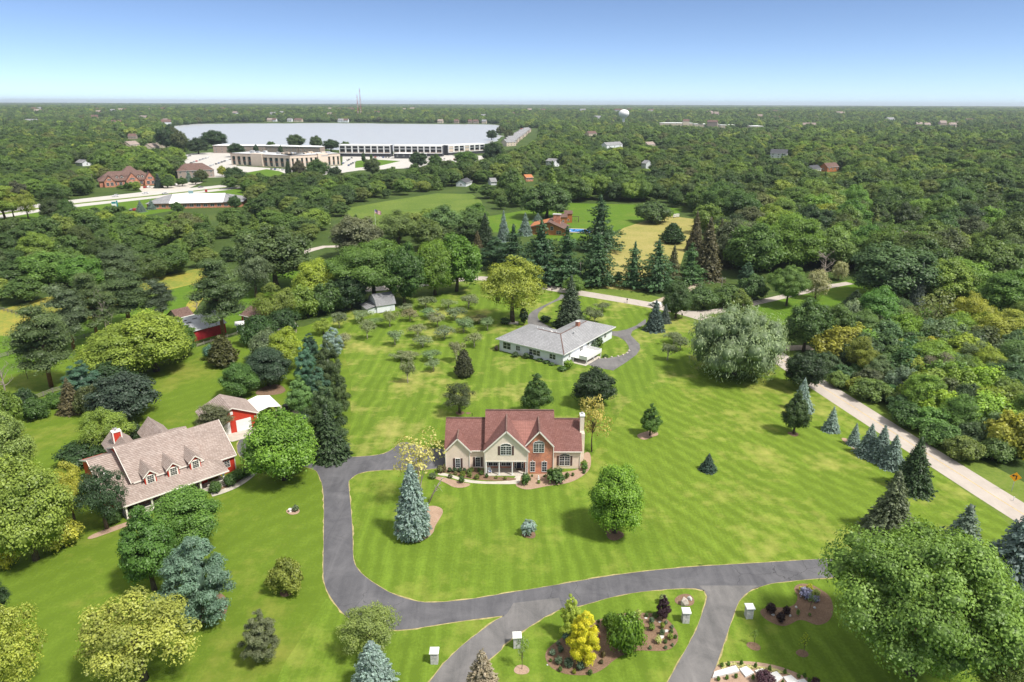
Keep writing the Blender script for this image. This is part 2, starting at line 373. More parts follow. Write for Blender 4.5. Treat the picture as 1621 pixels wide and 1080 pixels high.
M['roof_white'] = flat('white_metal_roof', (.80, .80, .79), .5, var=.04)
M['brick'] = brick_mat('orange_red_brick', (.58, .21, .095), (.42, .14, .085), (.46, .34, .28))
M['brick_dark'] = brick_mat('brown_brick', (.20, .10, .07), (.15, .075, .055), (.24, .19, .16))
M['glass'] = glass_mat('window_glass'); M['glass_teal'] = glass_mat('tinted_office_glass', (.012, .035, .038))
M['shutter'] = flat('brown_shutter', (.10, .06, .055), .6, var=.1)
M['navy'] = flat('navy_door', (.03, .035, .06), .5)
M['black'] = flat('black_metal', (.02, .02, .022), .5); M['rubber'] = flat('tyre_rubber', (.025, .025, .025), .85)
M['steel'] = flat('galvanised_steel', (.5, .5, .5), .45, .5, var=.05)
M['stone'] = flat('pale_limestone', (.50, .49, .47), .85, var=.22, scale=5); M['rock'] = flat('field_stone', (.45, .40, .35), .9, var=.3, scale=3)
M['pole'] = flat('weathered_pole_wood', (.30, .27, .23), .95, var=.2, scale=4); M['fence'] = flat('grey_fence_rails', (.22, .20, .18), .95, var=.25, scale=4)
M['office'] = flat('buff_stone_panels', (.66, .55, .45), .8, var=.06, scale=.4)
M['spandrel'] = flat('brown_spandrel', (.16, .09, .07), .6); M['flatroof'] = flat('pale_flat_roof', (.52, .53, .54), .9, var=.25, scale=.15)
M['charcoal'] = flat('charcoal_cladding', (.05, .052, .06), .7); M['taupe'] = flat('taupe_cladding', (.34, .27, .23), .8, var=.1)
M['beige'] = flat('beige_render', (.58, .49, .39), .85, var=.08)
M['skyblue'] = flat('blue_pool_cover', (.05, .22, .55), .5); M['signorange'] = flat('warning_sign_yellow', (.85, .38, .01), .5, var=.04)
# ================================================================ vegetation builders
def unit(a): return a / np.maximum(np.linalg.norm(a, axis=1, keepdims=True), 1e-6)
def rdir(rng, n): return unit(rng.normal(size=(n, 3)))
ICO_V = None
def ico():
    global ICO_V
    if ICO_V is None:
        t = (1 + 5 ** .5) / 2
        v = np.array([(-1, t, 0), (1, t, 0), (-1, -t, 0), (1, -t, 0), (0, -1, t), (0, 1, t), (0, -1, -t), (0, 1, -t), (t, 0, -1), (t, 0, 1), (-t, 0, -1), (-t, 0, 1)], float)
        f = np.array([(0, 11, 5), (0, 5, 1), (0, 1, 7), (0, 7, 10), (0, 10, 11), (1, 5, 9), (5, 11, 4), (11, 10, 2), (10, 7, 6), (7, 1, 8), (3, 9, 4), (3, 4, 2), (3, 2, 6), (3, 6, 8), (3, 8, 9), (4, 9, 5), (2, 4, 11), (6, 2, 10), (8, 6, 7), (9, 8, 1)])
        ICO_V = (unit(v), f)
    return ICO_V
def leaf_mesh(name, C, N, S, V, mat, asp=.62, cores=(), rng=None, tang=None):
    """leaf sprays: one folded diamond each, with a per-leaf tone in the attribute v; cores are the dense inner masses"""
    n = len(C)
    T = rdir(rng, n) if tang is None else unit(tang + rng.normal(size=(n, 3)) * .35)
    T = unit(np.cross(N, np.cross(T, N))); B = np.cross(N, T)
    S = S[:, None]
    vs = np.concatenate([(C + T * S), (C + B * S * asp - N * S * .18), (C - T * S), (C - B * S * asp - N * S * .18)], 1).reshape(-1, 3)
    fq = np.arange(n * 4).reshape(n, 4)
    vv = np.repeat(V, 4)
    loops = [fq.reshape(-1)]; starts = [np.arange(n) * 4]; tot = [np.full(n, 4)]
    base = n * 4; lo = n * 4
    iv, if_ = ico()
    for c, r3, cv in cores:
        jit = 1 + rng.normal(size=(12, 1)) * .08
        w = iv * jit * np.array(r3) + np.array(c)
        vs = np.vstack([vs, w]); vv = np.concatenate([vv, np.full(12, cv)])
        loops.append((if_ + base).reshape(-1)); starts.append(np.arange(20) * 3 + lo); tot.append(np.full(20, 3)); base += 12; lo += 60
    loops = np.concatenate(loops); starts = np.concatenate(starts); tot = np.concatenate(tot)
    me = bpy.data.meshes.new(name); me.vertices.add(len(vs)); me.vertices.foreach_set('co', vs.astype(np.float32).ravel())
    me.loops.add(len(loops)); me.loops.foreach_set('vertex_index', loops.astype(np.int32))
    me.polygons.add(len(starts)); me.polygons.foreach_set('loop_start', starts.astype(np.int32))
    try: me.polygons.foreach_set('loop_total', tot.astype(np.int32))
    except Exception: pass
    a = me.attributes.new('v', 'FLOAT', 'POINT'); a.data.foreach_set('value', vv.astype(np.float32))
    me.materials.append(mat); me.update(calc_edges=True); me.validate(); return me

def trunk_mesh(name, h0, r0, tips, mat, rng, lean=(0, 0), n=6, bend=.12, split=None):
    b = MB(); top = Vector((lean[0], lean[1], h0)); split = split or .55
    ms = [Vector((0, 0, -.3)), Vector((lean[0] * .3 + rng.normal() * bend, lean[1] * .3 + rng.normal() * bend, h0 * .4)), top]
    b.tube(ms, [r0 * 1.25, r0 * .85, r0 * .6], n)
    for t in tips:
        t = Vector(t); k = rng.uniform(split, 1.0); p = ms[1].lerp(top, (k - .4) / .6) if k > .4 else ms[0].lerp(ms[1], k / .4)
        mid = p.lerp(t, .5) + Vector((rng.normal() * .2, rng.normal() * .2, .12 * (t - p).length))
        b.tube([p, mid, t], [r0 * .42, r0 * .26, r0 * .08], 4, False)
    return b.mesh(name, mat, True)

def broad(name, seed, h, r, cb, K, nl, leaf, prof='round', sq=.85, rc=(.27, .4), trunk_r=None, bark='bark', lit=.35, asp=.62, holes=0.0, core=.74, mat=None, fr=(.5, .8), elong=0.0, limb=8, split=None, lean=(0, 0), up=.35):
    rng = np.random.default_rng(seed); mat = mat or M['leaf']
    cz = (cb + h) / 2; hz = (h - cb) / 2
    i = np.arange(K) + .5; ph = np.arccos(1 - 2 * i / K); th = math.pi * (1 + 5 ** .5) * i + rng.uniform(0, 6)
    d = np.stack([np.sin(ph) * np.cos(th), np.sin(ph) * np.sin(th), np.cos(ph)], 1) + rng.normal(size=(K, 3)) * .16; d = unit(d)
    f = rng.uniform(*fr, size=K)[:, None]
    C = d * f; t = (C[:, 2] + 1) / 2
    if prof == 'cone': k = 1.18 - .85 * t
    elif prof == 'pyr': k = 1.22 - 1.05 * t
    elif prof == 'egg': k = 1.1 - .45 * t * t
    elif prof == 'flat': k = .75 + .45 * np.sin(math.pi * np.clip(t, 0, 1) ** .8)
    elif prof == 'vase': k = .6 + .5 * t
    elif prof == 'dome': k = 1.12 - .5 * np.clip(t - .35, 0, 1)
    else: k = np.ones(K)
    RC = rng.uniform(*rc, size=K) * r * np.clip(k, .42 if prof == 'pyr' else .55, 1.1)
    C = np.stack([C[:, 0] * r * k, C[:, 1] * r * k, cz + C[:, 2] * (hz - RC * .25)], 1)
    lo = np.minimum(C[:, 2] - RC * sq * .9, 1e9); C[:, 2] += np.maximum(0, cb - lo) * .8
    if holes > 0:
        keep = rng.uniform(size=K) > holes; C, RC = C[keep], RC[keep]; K = len(C)
    cvar = rng.uniform(0, 1, K)
    n_each = (nl * RC ** 2 / (RC ** 2).sum()).astype(int) + 3
    idx = np.repeat(np.arange(K), n_each); n = len(idx)
    dd = rdir(rng, n); flip = (dd[:, 2] < -.25) & (rng.uniform(size=n) < .65); dd[flip, 2] *= -1
    rad = RC[idx][:, None] * (1 + rng.normal(size=(n, 1)) * .14)
    P = C[idx] + dd * rad * np.array([1, 1, sq]); P[:, 2] -= elong * rng.uniform(size=n) ** 2 * RC[idx]
    D = np.linalg.norm((P[:, None, :] - C[None]) / np.array([1, 1, sq]), axis=2) / RC[None]
    D[np.arange(n), idx] = 9; keep = (D.min(1) > .8) & (P[:, 2] > .05); P, dd, idx = P[keep], dd[keep], idx[keep]; n = len(P)
    kz = (h - cb) / max(.3, np.percentile(P[:, 2], 99.6) - cb); kr = r / np.percentile(np.hypot(P[:, 0], P[:, 1]), 97.5)
    for Q in (P, C): Q[:, 2] = np.where(Q[:, 2] > cb, cb + (Q[:, 2] - cb) * kz, Q[:, 2]); Q[:, :2] *= kr
    RC = RC * (kr * kr * kz) ** (1 / 3)
    outw = unit(P - np.array([0, 0, cz]))
    N = unit(dd * .65 + outw * .3 + np.array([0, 0, up]) + rng.normal(size=(n, 3)) * .42)
    V = np.clip(.45 * cvar[idx] + .35 * rng.uniform(size=n) + .2 * rng.beta(2, 2, n), 0, 1)
    S = leaf * rng.uniform(.6, 1.35, n)
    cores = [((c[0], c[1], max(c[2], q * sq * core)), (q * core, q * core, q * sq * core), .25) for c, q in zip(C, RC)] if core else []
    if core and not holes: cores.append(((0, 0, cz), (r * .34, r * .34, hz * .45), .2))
    crown = leaf_mesh(name + '_crown', P, N, S, V, mat, asp, cores, rng, np.array([[0, 0, -1.0]]).repeat(n, 0) if elong > .5 else None)
    order = np.argsort(-RC)[:limb]
    tr = trunk_mesh(name + '_trunk', cb + hz * .75 if h > 3 else h * .5, trunk_r or .028 * h + .05, [tuple(C[j] * .92) for j in order], M[bark], rng, lean, split=split)
    return dict(h=h, r=r, crown=crown, trunk=tr)

def conifer(name, seed, h, r, layers, leaf, dens=1.0, cb=.02, droop=.12, powr=.9, ragged=.12, tuft=.45, bark='bark', core=.62, up=.75, gap=0.0, asp=.5, rise=0.0, maxr=0.0):
    rng = np.random.default_rng(seed); P = []; N = []; S = []; V = []; Tg = []
    for i in range(layers):
        t = (i + .3) / layers; z0 = h * (cb + (1 - cb) * t)
        Rr = r * ((1 - t) ** powr) * (1 + rng.normal() * ragged * .6) + .04 * r
        if maxr: Rr *= min(1, .62 + t / maxr * .38)
        if gap and rng.uniform() < gap: Rr *= .6
        m = max(4, int(Rr * 2 * math.pi / (leaf * 2.1) * .55) + 2)
        for k in range(m):
            a = 2 * math.pi * (k + rng.uniform(-.3, .3)) / m + i * 2.4
            L = Rr * (1 + rng.normal() * ragged); cv = rng.uniform()
            q = max(2, int(L / leaf * 1.9 * dens))
            s_ = np.sqrt(rng.uniform(.12, 1.06, q)); w = leaf * 1.1 * (1.15 - s_ * .5)
            rr = L * s_; off = rng.normal(size=q) * w * .8; zz = z0 - droop * L * s_ ** 1.5 * 2 + rise * L * s_ + rng.normal(size=q) * leaf * tuft
            P.append(np.stack([rr * math.cos(a) - off * math.sin(a), rr * math.sin(a) + off * math.cos(a), zz], 1))
            o = np.array([math.cos(a), math.sin(a), 0]); N.append(unit(o * .5 + np.array([0, 0, up]) + rng.normal(size=(q, 3)) * .42))
            S.append(leaf * rng.uniform(.6, 1.3, q)); V.append(np.clip(.5 * cv + .5 * rng.uniform(size=q), 0, 1)); Tg.append(np.repeat([o], q, 0))
    P = np.vstack(P); N = np.vstack(N); S = np.concatenate(S); V = np.concatenate(V); Tg = np.vstack(Tg)
    P[:, 2] = np.maximum(P[:, 2], .1)
    tip = rng.normal(size=(8, 3)) * np.array([.06 * r, .06 * r, .02 * h]) + np.array([0, 0, h * .985])
    P = np.vstack([P, tip]); N = np.vstack([N, rdir(rng, 8)]); S = np.append(S, np.full(8, leaf * .8)); V = np.append(V, np.full(8, .6)); Tg = np.vstack([Tg, np.repeat([[0, 0, 1.]], 8, 0)])
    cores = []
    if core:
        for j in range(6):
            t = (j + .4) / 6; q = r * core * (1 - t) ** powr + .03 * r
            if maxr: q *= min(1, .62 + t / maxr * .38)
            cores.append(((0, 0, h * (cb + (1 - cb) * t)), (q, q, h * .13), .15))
    crown = leaf_mesh(name + '_crown', P, N, S, V, M['leaf'], asp, cores, rng, Tg)
    b = MB(); b.tube([(0, 0, -.3), (0, 0, h * .5), (0, 0, h * .97)], [.018 * h + .05, .011 * h + .03, .01], 6)
    return dict(h=h, r=r, crown=crown, trunk=b.mesh(name + '_trunk', M[bark], True))

def scots(name, seed, h, r, K, nl, leaf):
    rng = np.random.default_rng(seed); C = []; RC = []
    for k in range(K):
        t = rng.uniform(.30, 1); a = rng.uniform(0, 6.28); q = r * (1.05 - .62 * max(0, (t - .55) / .45) ** 1.5) * rng.uniform(.15, .78)
        C.append((q * math.cos(a), q * math.sin(a), h * t * .97)); RC.append(r * rng.uniform(.28, .46))
    C = np.array(C); RC = np.array(RC); n_each = (nl * RC ** 2 / (RC ** 2).sum()).astype(int); idx = np.repeat(np.arange(K), n_each); n = len(idx)
    dd = rdir(rng, n); fl = (dd[:, 2] < -.1) & (rng.uniform(size=n) < .7); dd[fl, 2] *= -1
    P = C[idx] + dd * RC[idx][:, None] * np.array([1, 1, .5]) * (1 + rng.normal(size=(n, 1)) * .18)
    N = unit(dd * .6 + np.array([0, 0, .6]) + rng.normal(size=(n, 3)) * .4); cv = rng.uniform(size=K)
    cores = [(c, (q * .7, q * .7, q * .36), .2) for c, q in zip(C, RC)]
    crown = leaf_mesh(name + '_crown', P, N, leaf * rng.uniform(.6, 1.3, n), np.clip(.5 * cv[idx] + .5 * rng.uniform(size=n), 0, 1), M['leaf'], .4, cores, rng)
    b = MB(); lean = rng.normal(size=2) * .5
    axis = [Vector((0, 0, -.3)), Vector((lean[0] * .4, lean[1] * .4, h * .35)), Vector((lean[0] * .2, lean[1], h * .65)), Vector((0, 0, h * .93))]
    b.tube(axis, [.026 * h, .02 * h, .014 * h, .03], 7)
    for c in C:
        z = max(h * .33, c[2] - .5 * math.hypot(c[0], c[1]) - .4); tt = z / h
        p = axis[1].lerp(axis[2], (tt - .35) / .3) if tt < .65 else axis[2].lerp(axis[3], (tt - .65) / .28)
        b.tube([p, p.lerp(Vector(c), .5) + Vector((0, 0, .15)), Vector(c)], [.006 * h + .02, .004 * h + .02, .02], 4, False)
    return dict(h=h, r=r, crown=crown, trunk=b.mesh(name + '_trunk', M['bark_orange'], True))

def dead_tree(name, seed, h, r, n=26):
    rng = np.random.default_rng(seed); b = MB()
    ax = [Vector((0, 0, -.2)), Vector((rng.normal() * .2, rng.normal() * .2, h * .35)), Vector((rng.normal() * .5, rng.normal() * .5, h * .95))]
    b.tube(ax, [.03 * h, .022 * h, .03], 6)
    for k in range(n):
        t = rng.uniform(.3, .95); p = ax[1].lerp(ax[2], (t - .35) / .6); a = rng.uniform(0, 6.28); L = r * rng.uniform(.4, 1.1) * (1.2 - t * .5)
        q = p + Vector((math.cos(a) * L, math.sin(a) * L, L * rng.uniform(.3, 1.1))); m = p.lerp(q, .5) + Vector((rng.normal(), rng.normal(), rng.normal())) * .12 * L
        b.tube([p, m, q], [.012 * h, .008 * h, .018], 4, False)
        for _ in range(3):
            e = m.lerp(q, rng.uniform(.1, .9)); b.tube([e, e + Vector((rng.normal() * .3 * L, rng.normal() * .3 * L, .35 * L))], [.006 * h, .012], 3, False)
    return dict(h=h, r=r, crown=None, trunk=b.mesh(name + '_trunk', M['dead'], True))

A = {}
A['maple'] = [broad('maple', 11 + s, 13, 5.6, .35, 70, 24000, .165, 'egg', .9, (.22, .33), up=.45) for s in range(2)]
A['egg'] = [broad('egg', 31 + s, 13, 4.8, .5, 70, 20000, .165, 'pyr', .95, (.17, .27)) for s in range(2)]
A['ash'] = [broad('ash', 51 + s, 12, 5.6, 2.2, 64, 17000, .14, 'dome', .85, (.15, .27), holes=.1, core=.45, fr=(.4, .95)) for s in range(2)]
A['sparse'] = [broad('sparse', 71 + s, 11, 4.8, 2.2, 34, 1500, .24, 'dome', .8, (.2, .32), holes=.2, core=0, fr=(.3, 1.0), bark='bark', limb=24, trunk_r=.2) for s in range(2)]
A['locust'] = [broad('locust', 91 + s, 14, 9.0, 3.0, 150, 60000, .14, 'dome', .62, (.12, .22), holes=.03, core=.66, fr=(.5, .92), limb=16) for s in range(2)]
A['oak'] = [broad('oak', 111 + s, 14, 6.5, 1.2, 62, 13000, .24, 'dome', .9, (.17, .31), fr=(.5, .9)) for s in range(4)]
A['spruce'] = [conifer('spruce', 131 + s, 12, 3.4, 30, .25, 1.3, .02, .10, .85, .12) for s in range(2)]
A['dense_spruce'] = [conifer('dense_spruce', 151 + s, 13, 3.4, 32, .24, 1.7, .03, .08, .62, .10, .5, core=.74, up=.55, maxr=.16) for s in range(2)]
A['pine'] = [conifer('pine', 171 + s, 17, 4.6, 20, .33, 1.2, .05, .02, .75, .26, .5, gap=.3, rise=.10, core=.45) for s in range(3)]
A['softpine'] = [broad('softpine', 191 + s, 12, 4.6, .3, 86, 18000, .19, 'cone', .8, (.14, .25), asp=.34, fr=(.5, .95)) for s in range(2)]
A['scots'] = [scots('scots', 211 + s, 17, 5.4, 46, 15000, .21) for s in range(3)]
A['apple'] = [broad('apple', 231 + s, 4.2, 2.7, 1.35, 15, 2000, .13, 'flat', .8, (.22, .4), core=.45, fr=(.35, .95), holes=.08, limb=12, trunk_r=.15, split=.35, bark='bark_pale') for s in range(4)]
A['willow'] = [broad('willow', 251, 13, 9.5, .5, 100, 26000, .28, 'dome', .95, (.18, .3), asp=.3, elong=.6, fr=(.45, .95), limb=14, up=.2)]
A['weeping'] = [broad('weeping', 255, 9, 4.5, 1.0, 30, 3400, .36, 'dome', 1.0, (.2, .32), asp=.25, elong=1.1, core=.45, limb=8)]
A['birch'] = [broad('birch', 261, 9, 3.2, 2.8, 34, 1250, .16, 'vase', 1.0, (.2, .34), core=0, fr=(.2, 1.0), holes=.15, limb=20, trunk_r=.12, bark='bark_pale', split=.2)]
A['shrub'] = [broad('shrub', 271 + s, 3.0, 2.2, .05, 28, 3200, .14, 'dome', .85, (.26, .4), limb=3, trunk_r=.06) for s in range(3)]
A['thicket'] = [broad('thicket', 281 + s, 6.0, 4.2, .05, 46, 6500, .21, 'dome', .95, (.17, .33), fr=(.45, .95), limb=5) for s in range(4)]
A['ball'] = [broad('ball', 291 + s, 1.2, .75, .02, 14, 420, .11, 'dome', .9, (.36, .5), limb=2, trunk_r=.03) for s in range(2)]
A['column'] = [broad('column', 301, 5.0, 1.1, .1, 26, 1300, .2, 'egg', 1.3, (.4, .55), limb=2, trunk_r=.1)]
A['cedar'] = [conifer('cedar', 311 + s, 7, 2.7, 22, .26, 1.7, .0, -.10, .55, .08, .4, core=.76, up=.35, rise=.25) for s in range(2)]
A['sapling'] = [broad('sapling', 321, 2.6, 1.0, .9, 12, 170, .11, 'dome', 1.0, (.25, .4), core=0, fr=(.3, 1.0), limb=10, trunk_r=.035, split=.3)]
A['dead'] = [dead_tree('dead', 331 + s, 11, 3.5) for s in range(2)]
# the woods: plainer crowns, seen from farther off
A['wood'] = [broad('wood', 401 + s, 14, 6.4, 1.0, 44, 6000, .34, 'dome', .95, (.17, .33), mat=M['leaf_wood'], fr=(.5, .85), limb=4) for s in range(5)]
A['far'] = [broad('far', 421 + s, 14, 6.8, .5, 30, 1300, .62, 'dome', .95, (.24, .42), mat=M['leaf_wood'], fr=(.5, .85), limb=1, core=.85) for s in range(4)]

TREE_COUNT = 0
def plant(kind, name, label, cat, x, y, h, r, color, group=None, var=None, rz=None, zbase=0.0, parts=('trunk', 'crown')):
    global TREE_COUNT; TREE_COUNT += 1
    arc = A[kind][(TREE_COUNT if var is None else var) % len(A[kind])]
    t = thing(name, label, cat, (x, y, zbase), random.uniform(0, 6.28) if rz is None else rz, group)
    t.scale = (r / arc['r'], r / arc['r'], h / arc['h'])
    for p in parts:
        if arc[p] is None: continue
        o = link(p if p != 'crown' or kind not in ('ball', 'shrub') else 'foliage', arc[p], t)
        if p == 'crown': o.color = (*color, 1)
    return t
def tree(kind, px, base, top, wid, color, label, cat='tree', name=None, group=None, var=None, rz=None):
    """place a tree from a sighting: trunk foot (px, base), height of its top and breadth"""
    x, y = g(px, base); h = max(.4, zat(px, top, y)); r = .5 * wid / FPX * depth(y, h * .5)
    nm = name or {'spruce': 'spruce_tree', 'dense_spruce': 'spruce_tree', 'pine': 'pine_tree', 'softpine': 'pine_tree', 'scots': 'pine_tree', 'apple': 'apple_tree',
                  'willow': 'willow_tree', 'weeping': 'willow_tree', 'birch': 'birch_tree', 'shrub': 'shrub', 'thicket': 'shrub', 'ball': 'shrub', 'column': 'cypress_tree',
                  'cedar': 'cedar_tree', 'sapling': 'young_tree', 'dead': 'dead_tree'}.get(kind, 'broadleaf_tree')
    return plant(kind, nm, label, cat, x, y, h, r, color, group, var, rz)
A['wood'].append(conifer('wood_conifer', 441, 16, 3.8, 18, .5, 1.0, .05, .05, .75, .16, core=.6)); A['wood'][-1]['crown'].materials[0] = M['leaf_wood']
A['far'].append(conifer('far_conifer', 443, 16, 3.8, 9, 1.0, .8, .05, .05, .75, .16, core=.7)); A['far'][-1]['crown'].materials[0] = M['leaf_wood']
# ================================================================ terrain, water, lawns, roads
def sstep(a, b, x): t = np.clip((x - a) / (b - a), 0, 1); return t * t * (3 - 2 * t)
def hill(X, Y):
    X = np.asarray(X, float); Y = np.asarray(Y, float)
    d = np.hypot(X, Y); side = sstep(-1400, -700, -np.abs(X + 480)) * 0
    h = 21 * sstep(2620, 3500, Y + .12 * np.abs(X + 300)) + 6 * np.sin(X / 900 + 1.3) * np.sin(Y / 1300) * sstep(3000, 4200, Y)
    h = h + 2 * sstep(4000, 9000, d) + 4 * sstep(1500, 5000, X) * sstep(2500, 4000, Y)
    return h
def build_ground():
    rr = np.concatenate([np.linspace(0, 2400, 25), np.linspace(2500, 4200, 24), np.geomspace(4400, 30000, 18)]); th = np.linspace(0, 2 * math.pi, 73)[:-1]
    Rr, T = np.meshgrid(rr, th, indexing='ij'); X = Rr * np.sin(T); Y = Rr * np.cos(T); Z = hill(X, Y)
    v = np.stack([X, Y, Z], -1).reshape(-1, 3); nT = len(th); f = []
    for i in range(len(rr) - 1):
        for j in range(nT):
            f.append((i * nT + j, i * nT + (j + 1) % nT, (i + 1) * nT + (j + 1) % nT, (i + 1) * nT + j))
    me = bpy.data.meshes.new('ground'); me.from_pydata(v.tolist(), [], f); me.materials.append(M['ground']); me.flip_normals()
    return tag(link('ground', me), kind='structure')
build_ground()
def sheet(name, pts, z, mat, parent=None, ground_pts=False, kind='structure', thick=0.0):
    P = [p if ground_pts else g(*p) for p in pts]
    ar = sum(P[i][0] * P[(i + 1) % len(P)][1] - P[(i + 1) % len(P)][0] * P[i][1] for i in range(len(P)))
    if ar < 0: P = P[::-1]
    b = MB(); n = len(P)
    if thick: b.add([(x, y, z - thick) for x, y in P] + [(x, y, z) for x, y in P], [tuple(range(n, 2 * n))] + [(i, (i + 1) % n, (i + 1) % n + n, i + n) for i in range(n)])
    else: b.add([(x, y, z) for x, y in P], [tuple(range(n))])
    o = b.build(name, mat, parent); return tag(o, kind=kind) if kind else o
def ribbon(name, line, width, z, mat, kind='structure', px=True):
    P = [g(*p) for p in line] if px else line
    L, Rr = [], []
    for i, p in enumerate(P):
        a = P[max(i - 1, 0)]; b_ = P[min(i + 1, len(P) - 1)]; dx, dy = b_[0] - a[0], b_[1] - a[1]; n_ = math.hypot(dx, dy) + 1e-9
        w = (width[0] + (width[1] - width[0]) * min(1, i / (len(P) - 1) * 2) if isinstance(width, (list, tuple)) else width) / 2
        L.append((p[0] - dy / n_ * w, p[1] + dx / n_ * w, z)); Rr.append((p[0] + dy / n_ * w, p[1] - dx / n_ * w, z))
    b = MB(); n = len(P); b.add(L + Rr, [(i, i + n, i + n + 1, i + 1) for i in range(n - 1)])
    return tag(b.build(name, mat), kind=kind)

zA = zm(0, 700, 2.843); zB = zm(400, 700, 2.843); zC = zm(800, 700, 2.843); zD = zm(1200, 700, 2.843)
zH = zm(0, 440, 3.857); zI = zm(400, 440, 3.857); zJ = zm(800, 440, 3.857); zK = zm(1200, 440, 3.85); zS = zm(1110, 900, 6.0); zBed = zm(860, 920, 7.2); zE = zm(680, 620, 5.789); zF = zm(100, 600, 4.266); zG = zm(760, 480, 5.789)

# lake
lake_px = [(262, 207), (275, 203.2), (294, 201), (346, 199.6), (415, 198.2), (540, 197.2), (703, 197.6), (780, 197.8), (790, 201), (791, 216), (775, 228), (760, 237), (640, 239), (530, 240), (400, 240), (330, 234), (285, 224)]
M['water'], n_, l_, p_ = newmat('lake_water'); v_ = mapping(n_, l_, 0, (.05, .016, 1)); t_ = noise(n_, l_, v_, 1.0, 5, .65)
l_.new(ramp(n_, l_, t_.outputs[0], [(.3, (.385, .395, .40)), (.7, (.425, .435, .44))]).outputs[0], p_.inputs['Base Color']); p_.inputs['Roughness'].default_value = .3; p_.inputs['Specular IOR Level'].default_value = .25; p_.inputs['IOR'].default_value = 1.33  # base colour lightened to stand in for the reflected pale sky
l_.new(bump(n_, l_, noise(n_, l_, mapping(n_, l_, 0, (1, .4, 1)), .5, 3).outputs[0], .35, .3), p_.inputs['Normal'])
def shore(pts):
    out = []; rg = np.random.default_rng(4); P = [g(*p) for p in pts]
    for a, b in zip(P, P[1:] + P[:1]):
        n = max(2, int(math.hypot(b[0] - a[0], b[1] - a[1]) / 45)); w = math.hypot(b[0] - a[0], b[1] - a[1])
        for i in range(n): k = i / n; out.append((a[0] + (b[0] - a[0]) * k + rg.normal() * 7, a[1] + (b[1] - a[1]) * k + rg.normal() * 24))
    return smooth_loop(out, 1)
sheet('lake', shore(lake_px), .06, M['water'], ground_pts=True)

# grass areas, lowest first
left_pts = [(-420, 620), (-120, 600), (0, 590), (60, 560), (150, 545), (230, 540), (315, 553), (378, 534), (420, 520), (480, 520), (560, 490), (610, 500), (620, 560), (600, 640), (565, 727), (555, 760), (560, 850), (590, 925), (640, 1010), (720, 1060), (660, 1130), (560, 1500), (-300, 1500), (-600, 900)]
sheet('lawn', left_pts, .010, M['grass_left'])
rear_pts = [(553, 727), (556, 680), (556, 600), (540, 545), (520, 515), (560, 492), (600, 500), (660, 470), (700, 460), (760, 446), (800, 455), (860, 462), (885, 460), (1020, 476), (1090, 505), (1150, 525), (1235, 575), (1225, 600), (1080, 600), (990, 640), (960, 690), (935, 725), (925, 752), (708, 750), (640, 745)]
sheet('lawn', rear_pts, .014, M['grass_rear'])
side_pts = [(925, 752), (935, 725), (960, 690), (990, 640), (1080, 596), (1225, 596), (1240, 578), (1290, 612), (1345, 650), (1424, 702), (1500, 752), (1580, 806), (1600, 825), (1800, 950), (1800, 1500), (1300, 1500), (1180, 900), (1100, 890), (1060, 870), (1000, 800), (945, 770)]
sheet('lawn', side_pts, .018, M['grass_side'])
front_pts = [(551, 766), (575, 746), (640, 742), (708, 745), (925, 748), (960, 770), (1010, 800), (1065, 868), (1110, 893), (1020, 912), (820, 945), (690, 962), (600, 935), (560, 880), (556, 800)]
sheet('lawn', front_pts, .022, M['grass_front'])
isl = [(520, 950), (560, 968), (620, 975), (690, 975), (820, 955), (960, 928), (1110, 912), (1225, 903), (1306, 895), (1800, 870), (1800, 1500), (300, 1500), (450, 1060)]
sheet('lawn', isl, .026, M['grass_front'])

# meadows and clearings farther off
sheet('meadow', [(-60, 510), (0, 497), (110, 466), (255, 442), (308, 430), (340, 424), (345, 445), (326, 470), (305, 500), (275, 520), (180, 525), (100, 520), (0, 560), (-80, 560)], .012, M['meadow'])
sheet('paddock_grass', [(-60, 545), (0, 538), (60, 536), (120, 520), (240, 470), (300, 455), (326, 462), (300, 480), (282, 500), (300, 515), (360, 500), (430, 425), (470, 425), (480, 470), (430, 500), (390, 530), (300, 545), (150, 560), (60, 590), (-80, 620)], .016, M['grass_park'])
ribbon('mown_path', [(338, 442), (318, 456), (296, 470), (282, 484), (280, 498), (290, 512)], 5.5, .020, M['grass_park'])
sheet('meadow', [(545, 332), (610, 320), (690, 307), (745, 308), (760, 318), (770, 345), (700, 360), (560, 360)], .012, M['meadow_green'])
sheet('lawn', [(760, 345), (800, 338), (900, 321), (1040, 323), (1080, 330), (1050, 352), (978, 362), (960, 378), (900, 385), (840, 372), (780, 368)], .014, M['grass_park'])
sheet('hay_field', [(962, 380), (985, 360), (1020, 348), (1060, 340), (1100, 345), (1105, 372), (1085, 388), (1070, 440), (1010, 460), (950, 455), (938, 420), (950, 395)], .018, M['meadow_tan'])
sheet('lawn', [(1110, 482), (1200, 476), (1300, 450), (1380, 430), (1400, 470), (1330, 500), (1240, 520), (1170, 510)], .014, M['grass_park'])
sheet('road_verge', [(560, 470), (700, 450), (780, 425), (840, 425), (930, 445), (1050, 470), (1110, 470), (1180, 500), (1300, 580), (1420, 655), (1580, 735), (1800, 850), (1800, 1010), (1600, 845), (1480, 765), (1340, 665), (1220, 590), (1080, 515), (900, 480), (800, 462), (640, 492)], .008, M['verge'])

